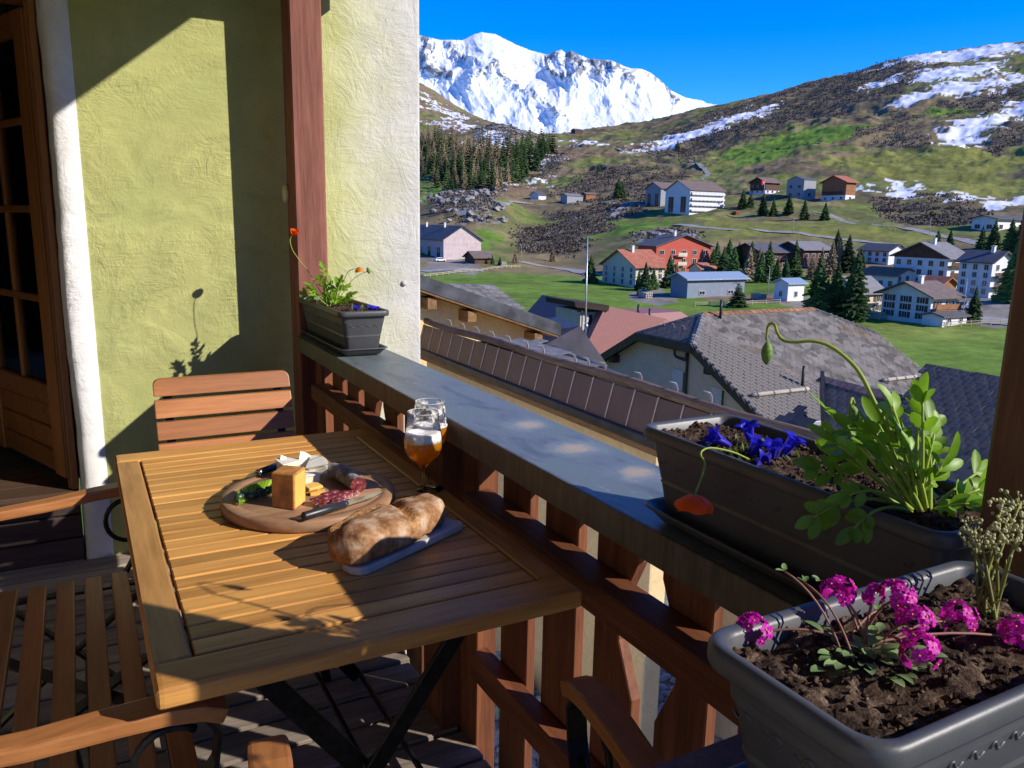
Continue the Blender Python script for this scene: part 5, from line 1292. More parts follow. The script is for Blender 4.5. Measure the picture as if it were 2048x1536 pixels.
MB().box((XG + 0.1, RY - 5.92, rz(RY - 5.8) - 0.20), (XR, RY - 5.79, rz(RY - 5.8) - 0.04)).build('eave_gutter', M_ZINC, bh, bevel=0.02)
for k in range(3):   # small hooks on the hip
    yy = 25.4 - k * 0.62; MB().ribbon([(20.75, yy, zc + 0.36), (20.70, yy, zc + 0.50), (20.62, yy, zc + 0.54)], 0.05, 0.012, (0, 1, 0)).build('snow_hook', M_ZINC, bh)

# ---- dark slate roof close on the right ----------------------------------------------------
dh = thing('dark_slate_house', 'dark slate roof with tiled ridge just beyond the flower box', 'building', (11, 7, -6))
def dz_(x): return -2.17 - 0.5 * (12.0 - x)
def dpoly(P_, lift, name):
    vs = [(x, y, dz_(x) + lift) for x, y in P_] + [(x, y, dz_(x) + lift - 0.14) for x, y in P_]; n = len(P_)
    MB().add(vs, [tuple(range(n)), tuple(range(2 * n - 1, n - 1, -1))] + [(i, (i + 1) % n, n + (i + 1) % n, n + i) for i in range(n)]).build(name, M_UNDER, dh)
MAIN = [(12.0, 8.05), (12.0, 2.5), (7.6, 2.5), (7.6, 7.55), (11.1, 7.70)]
SUB = [(11.38, 9.54), (11.27, 7.60), (7.6, 7.50), (7.6, 8.4), (9.4, 8.75), (9.9, 9.1), (10.41, 8.57)]
SUB = [(11.38, 9.54), (11.27, 7.60), (7.6, 7.50), (7.6, 8.2), (9.2, 8.4), (10.41, 8.57)]
dpoly(MAIN, 0.0, 'roof'); dpoly(SUB, -0.10, 'roof')
LOW = [(11.0, 9.60), (10.46, 8.62), (9.2, 8.42), (8.0, 8.30), (8.0, 9.3), (10.2, 9.8)]
dpoly(LOW, -0.42, 'roof')
def inp(x, y, P_):
    ins = False; j = len(P_) - 1
    for i in range(len(P_)):
        xi, yi = P_[i]; xj, yj = P_[j]
        if (yi > y) != (yj > y) and x < (xj - xi) * (y - yi) / (yj - yi) + xi: ins = not ins
        j = i
    return ins
du_ = Vector((0, -1, 0)); dv_ = Vector((1, 0, 0.5)).normalized()
nk = lambda p: -(p.x + 0.3 * p.y)
slate_field(dh, lambda p: inp(p.x, p.y, MAIN) and p.y > 4.3 and p.x > 8.8, Vector((7.6, 9.5, dz_(7.6))), du_, dv_, 40, 42, 0.205, 0.125, M_SLD, SLDK, 0.020, nk, 12, keep=230)
slate_field(dh, lambda p: inp(p.x, p.y, SUB) and p.x > 8.8, Vector((7.6, 10.0, dz_(7.6) - 0.10)), du_, dv_, 22, 42, 0.205, 0.125, M_SLD, SLDK, 0.020, nk, 13, keep=70)
slate_field(dh, lambda p: inp(p.x, p.y, LOW), Vector((7.6, 10.0, dz_(7.6) - 0.42)), du_, dv_, 22, 42, 0.205, 0.125, M_SLD, SLDK, 0.012, nk, 14, keep=0)
ridge_tiles(dh, (12.0, 8.06, dz_(12.0) - 0.02), (12.0, 3.0, dz_(12) - 0.02), 20, 0.17, M_SLATED, 0.05)
ridge_tiles(dh, (11.39, 9.55, dz_(11.39) - 0.10), (11.27, 7.68, dz_(11.27) - 0.08), 12, 0.15, plain('reddish_ridge_tile', (0.15, 0.105, 0.095), 0.6, var=0.3, rnd=True), 0.05)
MB().hexa([(10.36, 8.55, dz_(10.36) - 0.5), (10.41, 8.53, dz_(10.4) - 0.5), (11.42, 9.53, dz_(11.4) - 0.35), (11.37, 9.57, dz_(11.4) - 0.35), (10.36, 8.57, dz_(10.36) + 0.0), (10.41, 8.55, dz_(10.4) + 0.0), (11.42, 9.55, dz_(11.4) + 0.02), (11.37, 9.59, dz_(11.4) + 0.02)]).build('verge_board', M_FASCM, dh)
MB().box((11.9, 2.5, -6), (12.4, 8.0, dz_(12) - 0.15)).build('wall', M_CREAMW, dh)
MB().box((8.0, 2.6, -9), (11.9, 8.2, -4.6)).build('wall', M_CREAMW, dh)

# ---- red brown roof with a little gable, and blackish roofs between -----------------------------
M_MAROON = plain('maroon_shingle', (0.28, 0.125, 0.115), 0.65, var=0.10, scale=14, bump=0.4, bscale=12, bdist=0.01)
M_NAVY = plain('blackish_sheet', (0.036, 0.032, 0.042), 0.45, 0.2, var=0.3, scale=2)
mr_ = thing('maroon_roof_house', 'house with maroon shingled roof and small dark eaved gable', 'building', (23, 34, -12))
MB().hexa([(21.6, 33.4, -7.4), (30.6, 34.0, -7.3), (30.6, 42, -7.3), (21.6, 42, -7.4), (23.6, 33.6, -4.06), (28.2, 34.3, -5.0), (28.2, 40, -5.0), (23.6, 40, -4.06)]).build('roof', M_MAROON, mr_)
MB().box((22.2, 34.6, -16), (30.0, 41, -7.45)).build('wall', M_CREAMW, mr_)
MB().hexa([(28.0, 38, -6.1), (34.0, 38, -6.1), (34, 43, -6.1), (28, 43, -6.1), (28.6, 38.4, -5.22), (32.6, 38.4, -5.18), (32.6, 41, -5.18), (28.6, 41, -5.22)]).build('roof', M_MAROON, mr_)
for x, z in ((27.2, -4.3), (28.0, -4.55)): MB().tube([(x, 35.6, z - 0.9), (x, 35.6, z)], 0.075, 8).build('vent_pipe', M_FASCM, mr_)
MB().hexa([(21.9, 33.8, -4.10), (23.7, 33.5, -4.34), (23.85, 36.7, -4.34), (21.9, 36.7, -4.10), (21.84, 33.8, -3.82), (23.76, 33.5, -4.04), (23.85, 36.7, -4.04), (21.86, 36.7, -3.82)]).build('dormer_roof', M_DTIMB, mr_)
MB().box((22.4, 34.1, -6.2), (23.5, 36.5, -4.34)).build('dormer_wall', M_CREAMW, mr_)
dw = MB().box((22.55, 34.07, -5.45), (23.12, 34.098, -4.56)).build('window', M_DTIMB, mr_)
MB().box((22.52, 34.055, -5.5), (22.88, 34.068, -4.5)).build('shutter', M_BLIND, dw)
for k in range(6): MB().box((22.3 + k * 0.23, 33.85, -4.38), (22.42 + k * 0.23, 34.3, -4.19)).build('rafter', M_DTIMB, mr_)
nv_ = thing('blackish_roof_house', 'low blackish roof between the yellow gable and the maroon roof', 'building', (12, 19, -8))
MB().hexa([(9.9, 18.0, -3.5), (12.4, 17.4, -3.75), (13.4, 20.5, -3.5), (9.9, 21, -3.4), (10.2, 18.9, -3.02), (11.95, 18.2, -2.72), (12.6, 20.5, -2.75), (10.2, 20.8, -2.95)]).build('roof', M_NAVY, nv_)
MB().box((9.8, 18.2, -9), (12.6, 21, -3.52)).build('wall', M_CREAMW, nv_)
mp_ = MB().tube([(13.36, 20, -4.2), (13.29, 20, -0.36)], [0.034, 0.022], 8).tube([(13.36, 20, -3.05), (13.36, 20, -2.95)], 0.06, 8).build('antenna_mast', plain('galvanised_mast', (0.42, 0.43, 0.44), 0.4, 0.7), None); tag(mp_, 'thin galvanised antenna mast beside the maroon roof', 'mast')
sh = thing('grey_slab_roof_house', 'low grey stone slab roof behind the yellow gable', 'building', (11, 22, -8))
M_SLAB2 = plain('stone_slab_roof', (0.20, 0.185, 0.185), 0.7, var=0.2, scale=4, rnd=True)
def slabroof(a, b, c, d, nu, nv):
    a, b, c, d = map(Vector, (a, b, c, d)); rng = random.Random(3)
    for i in range(nu):
        for j in range(nv):
            f = lambda u, v: (a * (1 - u) + b * u) * (1 - v) + (d * (1 - u) + c * u) * v
            u0, u1, v0, v1 = i / nu, (i + 0.95) / nu, max(0, (j - 0.12) / nv), (j + 1) / nv
            l = Vector((0, 0, 0.03 * (1) + rng.uniform(0, 0.015))); q = [f(u0, v0) + l * 1.6, f(u1, v0) + l * 1.6, f(u1, v1), f(u0, v1)]
            MB().hexa([p - Vector((0, 0, 0.05)) for p in q] + q).build('roof_slab', M_SLAB2, sh)
slabroof((8.6, 20.2, -2.42), (11.35, 20.2, -2.46), (11.0, 21.6, -1.85), (8.3, 21.6, -1.72), 11, 6)
slabroof((7.6, 21.8, -1.95), (9.9, 21.8, -2.05), (9.5, 23.2, -1.72), (7.4, 23.2, -1.62), 9, 4)
MB().hexa([(8.4, 19.9, -2.62), (12.2, 19.4, -2.98), (12.2, 21, -2.98), (8.4, 21, -2.62), (8.4, 19.9, -2.50), (12.2, 19.4, -2.84), (12.2, 21, -2.8), (8.4, 21, -2.5)]).build('eave', M_FASCM, sh)
MB().box((8.0, 20.6, -9), (11.0, 24, -2.65)).build('wall', M_CREAMW, sh)
# ---- layout data (world metres) ----
TERRAIN= [(17.054, [(0, -7.7), (14, -7.75), (20, -9.2), (28, -12), (60, -16.6), (95, -17.3), (150, -17.0), (220, -15), (300, -13.52), (380, -11.45), (450, -4.22), (600, 10.24), (900, 31.09), (1200, 103.47), (1600, 218.95), (2000, 372.83)]), (21.955, [(0, -7.7), (14, -7.75), (20, -9.2), (28, -12), (60, -16.6), (95, -17.3), (150, -17.0), (220, -15.6), (300, -14.12), (380, -7.55), (450, 3.18), (600, 16.32), (800, 33.06), (1050, 72.17), (1300, 136.51), (1900, 303.64)]), (23.939, [(0, -7.7), (14, -7.75), (20, -9.2), (28, -12), (60, -16.6), (95, -17.3), (150, -17.0), (220, -15.6), (300, -13.97), (380, -6.17), (450, 9.37), (600, 18.18), (800, 38.38), (1050, 82.23), (1300, 137.78), (1900, 265.17)]), (25.689, [(0, -7.7), (14, -7.75), (20, -9.2), (28, -12), (60, -16.6), (95, -17.3), (150, -17.0), (220, -15.6), (300, -13.82), (380, -5.97), (450, 11.79), (600, 19.27), (800, 44.55), (1050, 89.07), (1300, 141.75), (1700, 204.81)]), (27.443, [(0, -7.7), (14, -7.75), (20, -9.2), (28, -12), (60, -16.6), (95, -17.3), (150, -17.0), (220, -15.8), (300, -14.02), (380, -7.59), (450, 9.91), (600, 18.92), (800, 47.39), (1050, 94.61), (1250, 144.29), (1500, 169.71)]), (29.199, [(0, -7.7), (14, -7.75), (20, -9.2), (28, -12), (60, -16.6), (95, -17.3), (150, -17.0), (220, -16), (300, -14.95), (380, -10.59), (450, -3.29), (600, 17.13), (800, 45.5), (1050, 90.34), (1250, 130.65), (1400, 144.72)]), (32.702, [(0, -7.7), (14, -7.75), (20, -9.2), (28, -12), (60, -16.6), (95, -17.3), (150, -17.0), (220, -16), (300, -16.03), (360, -11.34), (430, -1.87), (600, 19.9), (800, 48.63), (1000, 84.05), (1200, 119.56), (1400, 150.74)]), (37.203, [(0, -7.7), (14, -7.75), (20, -9.2), (28, -12), (60, -16.6), (95, -17.3), (150, -17.0), (220, -16.53), (290, -12.11), (350, -4.53), (420, 2.55), (560, 19.23), (750, 46.28), (950, 83.26), (1200, 124.37), (1500, 180.16)]), (41.596, [(0, -7.7), (14, -7.75), (20, -9.2), (28, -12), (60, -16.6), (95, -17.3), (150, -17.0), (200, -16.31), (280, -11.93), (350, -3.95), (430, 6.2), (550, 20.67), (680, 40.39), (850, 73.68), (1100, 122.59), (1500, 205.62)]), (47.73, [(0, -7.7), (14, -7.75), (20, -9.2), (28, -12), (60, -16.6), (95, -17.3), (150, -17.0), (200, -15.36), (280, -11.78), (340, -5.53), (400, 3.71), (480, 14.72), (600, 35.12), (800, 74.17), (1100, 140.88), (1500, 239.65)]), (53.721, [(0, -7.7), (14, -7.75), (20, -9.2), (28, -12), (60, -16.6), (95, -17.3), (150, -17.0), (190, -15.89), (250, -15.06), (310, -9.27), (380, -1.19), (480, 13.03), (600, 33.95), (800, 76.99), (1050, 147.53), (1500, 276.11)]), (60.398, [(0, -7.7), (14, -7.75), (20, -9.2), (28, -12), (60, -16.6), (95, -17.3), (150, -17.0), (190, -14.4), (250, -12.84), (310, -7.14), (380, 0.38), (480, 12.9), (600, 33.32), (800, 76.25), (1050, 148.96), (1500, 286.59)]), (68.427, [(0, -7.7), (14, -7.75), (20, -9.2), (28, -12), (60, -16.6), (95, -17.3), (150, -17.0), (190, -13.08), (250, -11.37), (310, -5.47), (380, 2.92), (480, 17.95), (600, 41.46), (800, 87.55), (1050, 170.62), (1500, 354.33)])]
HOUSE_AT= {'barn': (119.7, 275.4, -14.02, 15.4, 45.6, 7.47), 'shed': (122.7, 254.9, -14.24, 6.9, 8.3, 2.07), 'cream': (130.5, 172.7, -16.57, 9.8, 15.4, 5.8), 'red': (152.8, 192.7, -14.61, 21.2, 6.1, 8.58), 'redsmall': (159.1, 179.9, -14.15, 7.6, 1.5, 2.01), 'blue': (123.7, 143.9, -16.55, 17.7, 2.8, 4.59), 'hut': (137.9, 127.1, -15.85, 5.0, 2.6, 3.84), 'grey1': (185.3, 182.6, -12.86, 17.3, 2.5, 5.62), 'grey2': (199.1, 178.6, -12.46, 11.7, 1.6, 6.14), 'white_apt': (232.2, 173.3, -11.19, 2.7, 11.3, 4.48), 'brown_gable': (193.6, 127.3, -14.43, 5.5, 15.4, 7.87), 'red_long': (187.0, 136.8, -15.32, 9.3, 11.1, 3.61), 'grey_cream': (132.8, 104.6, -16.52, 7.3, 2.6, 4.53), 'chalet': (133.6, 90.1, -16.57, 7.1, 10.0, 5.15), 'annex': (132.7, 86.9, -16.67, 6.8, 2.5, 1.83), 'red_hut': (181.1, 120.2, -14.78, 5.0, 5.8, 2.13), 'tall': (175.6, 105.2, -14.35, 6.7, 7.5, 7.89), 'upper': (328.2, 197.6, 0.37, 30.0, 6.2, 4.95), 'hotel_a': (294.7, 370.4, 9.48, 5.8, 13.8, 11.33), 'hotel_b': (282.6, 331.1, 6.15, 23.4, 20.0, 12.39), 'wood': (375.2, 370.5, 20.15, 11.9, 13.0, 7.14), 'modern': (366.2, 332.5, 17.12, 9.7, 12.6, 9.64), 'orange': (374.8, 310.7, 15.12, 7.7, 16.4, 10.41), 'far1': (295.7, 510.1, 16.31, 6.3, 12.4, 3.5), 'far2': (303.4, 483.8, 15.47, 13.2, 8.6, 3.72), 'far3': (318.2, 482.5, 17.58, 8.0, 5.1, 3.07), 'summit': (712.3, 1118.4, 138.96, 15.1, 11.8, 6.84)}
TREES= [('spruce', 120.6, 103.9, 11.5, 'tallest left spruce of the trio behind the slate roof'), ('spruce', 124.1, 102.7, 10.2, 'middle spruce of the trio behind the slate roof'), ('spruce', 124.6, 99.1, 12.7, 'tall right spruce of the trio beside the white chalet'), ('spruce', 122.1, 103.1, 7.4, 'smaller spruce filling the left gap of the trio'), ('spruce', 125.8, 101.6, 7.9, 'smaller spruce filling the right gap of the trio'), ('pine', 123.0, 126.8, 5.5, 'round isolated pine on the meadow before the blue grey building'), ('spruce', 180.3, 164.4, 10.1, 'tall spruce just behind the little blue roofed hut'), ('spruce', 160.7, 157.9, 8.2, 'spruce behind the right end of the blue metal roof'), ('spruce', 163.5, 155.0, 6.6, 'short spruce left of the little hut'), ('spruce', 169.0, 157.1, 6.0, 'shortest spruce touching the little hut'), ('spruce', 208.3, 169.5, 11.3, 'tall spruce rising between the second grey roof and the long red roof'), ('spruce', 173.7, 189.4, 8.8, 'spruce directly right of the red walled house'), ('spruce', 179.2, 200.1, 7.3, 'short spruce against the right corner of the red house'), ('spruce', 177.1, 187.7, 9.4, 'spruce standing over the middle of the blue metal roof'), ('spruce', 185.0, 191.7, 7.8, 'spruce before the left end of the broad grey roof'), ('larch', 163.0, 164.6, 9.0, 'pale larch behind the blue metal roof'), ('larch', 184.5, 155.3, 10.7, 'tallest pale larch in front of the second grey roof'), ('larch', 181.3, 156.0, 9.0, 'pale larch left of the tallest larch by the second grey roof'), ('larch', 177.6, 155.9, 6.8, 'short pale larch under the gap between the two grey roofs'), ('spruce', 164.5, 176.3, 8.5, 'spruce close behind the left half of the blue metal roof'), ('spruce', 165.5, 182.0, 7.3, 'lower spruce by the small reddish roof'), ('spruce', 163.3, 170.9, 8.9, 'dense spruce close behind the blue metal roof ridge'), ('spruce', 170.6, 171.8, 9.9, 'tall spruce in front of the broad grey roof'), ('spruce', 179.0, 173.0, 9.5, 'spruce in front of the right half of the broad grey roof'), ('larch', 168.8, 166.8, 8.3, 'pale larch squeezed between two spruces by the broad grey roof'), ('spruce', 226.9, 189.4, 10.0, 'spruce behind the larches against the second grey roof'), ('spruce', 212.4, 167.9, 7.6, 'spruce by the left end of the long red roof'), ('larch', 206.8, 171.4, 10.6, 'pale larch right of the tallest larch'), ('spruce', 124.3, 184.7, 7.6, 'dark lone spruce left of the cream house'), ('spruce', 138.0, 167.9, 8.6, 'tall slim spruce at the right end of the cream house'), ('spruce', 128.4, 165.7, 7.4, 'tallest spruce in front of the cream house'), ('spruce', 132.1, 167.1, 5.9, 'medium spruce in front of the cream house'), ('spruce', 128.6, 168.8, 5.2, 'shortest spruce in front of the cream house'), ('larch', 138.9, 166.1, 6.5, 'pale larch between the cream house and the blue grey building'), ('spruce', 310.9, 322.1, 10.2, 'first spruce in the row below the dark wooden chalet'), ('spruce', 316.1, 322.0, 8.5, 'second short spruce in the row below the dark wooden chalet'), ('spruce', 300.9, 297.7, 11.1, 'large spruce below the flag pole'), ('spruce', 300.8, 290.7, 8.5, 'spruce below the right end of the dark wooden chalet'), ('spruce', 306.9, 286.7, 9.5, 'spruce below the narrow grey modern house'), ('spruce', 300.8, 271.4, 9.6, 'spruce between the grey modern house and the brown chalet'), ('spruce', 306.8, 264.6, 8.1, 'last spruce of the row below the brown chalet'), ('spruce', 142.3, 87.5, 6.5, 'lone spruce right of the garage annex'), ('spruce', 169.5, 96.7, 13.2, 'large spruce right of the tall white house'), ('spruce', 260.0, 175.7, 8.7, 'left spruce of the pair behind the brown gabled house'), ('spruce', 264.2, 174.0, 8.4, 'right spruce of the pair behind the brown gabled house'), ('spruce', 274.6, 159.6, 10.8, 'tall spruce under the upper white house'), ('spruce', 277.6, 167.1, 9.8, 'spruce left of the tall one under the upper white house'), ('spruce', 279.1, 172.1, 7.9, 'short spruce at the road under the upper white house'), ('spruce', 275.0, 156.3, 12.1, 'tallest spruce under the upper white house'), ('spruce', 576.7, 700.6, 13.4, 'lone spruce beside the far winding road'), ('spruce', 452.8, 665.6, 8.4, 'tiny lone spruce on the brown slope'), ('spruce', 322.1, 449.7, 13.0, 'taller spruce of the pair left of the hotel'), ('spruce', 327.1, 451.6, 9.8, 'shorter spruce of the pair left of the hotel'), ('larch', 161.9, 267.3, 6.1, 'pale larch by the valley road'), ('larch', 140.7, 258.6, 5.0, 'pale larch by the lamp post on the barn road'), ('spruce', 128.7, 253.1, 3.5, 'small spruce nearest the dark shed'), ('spruce', 129.5, 248.9, 3.1, 'small spruce right of the dark shed'), ('bare', 238.3, 298.0, 8.1, 'leafless tree below the hotel'), ('bare', 177.5, 312.5, 6.5, 'leafless tree in the valley by the scrub'), ('bare', 145.7, 88.3, 4.1, 'leafless tree beside the lone spruce at the annex')]
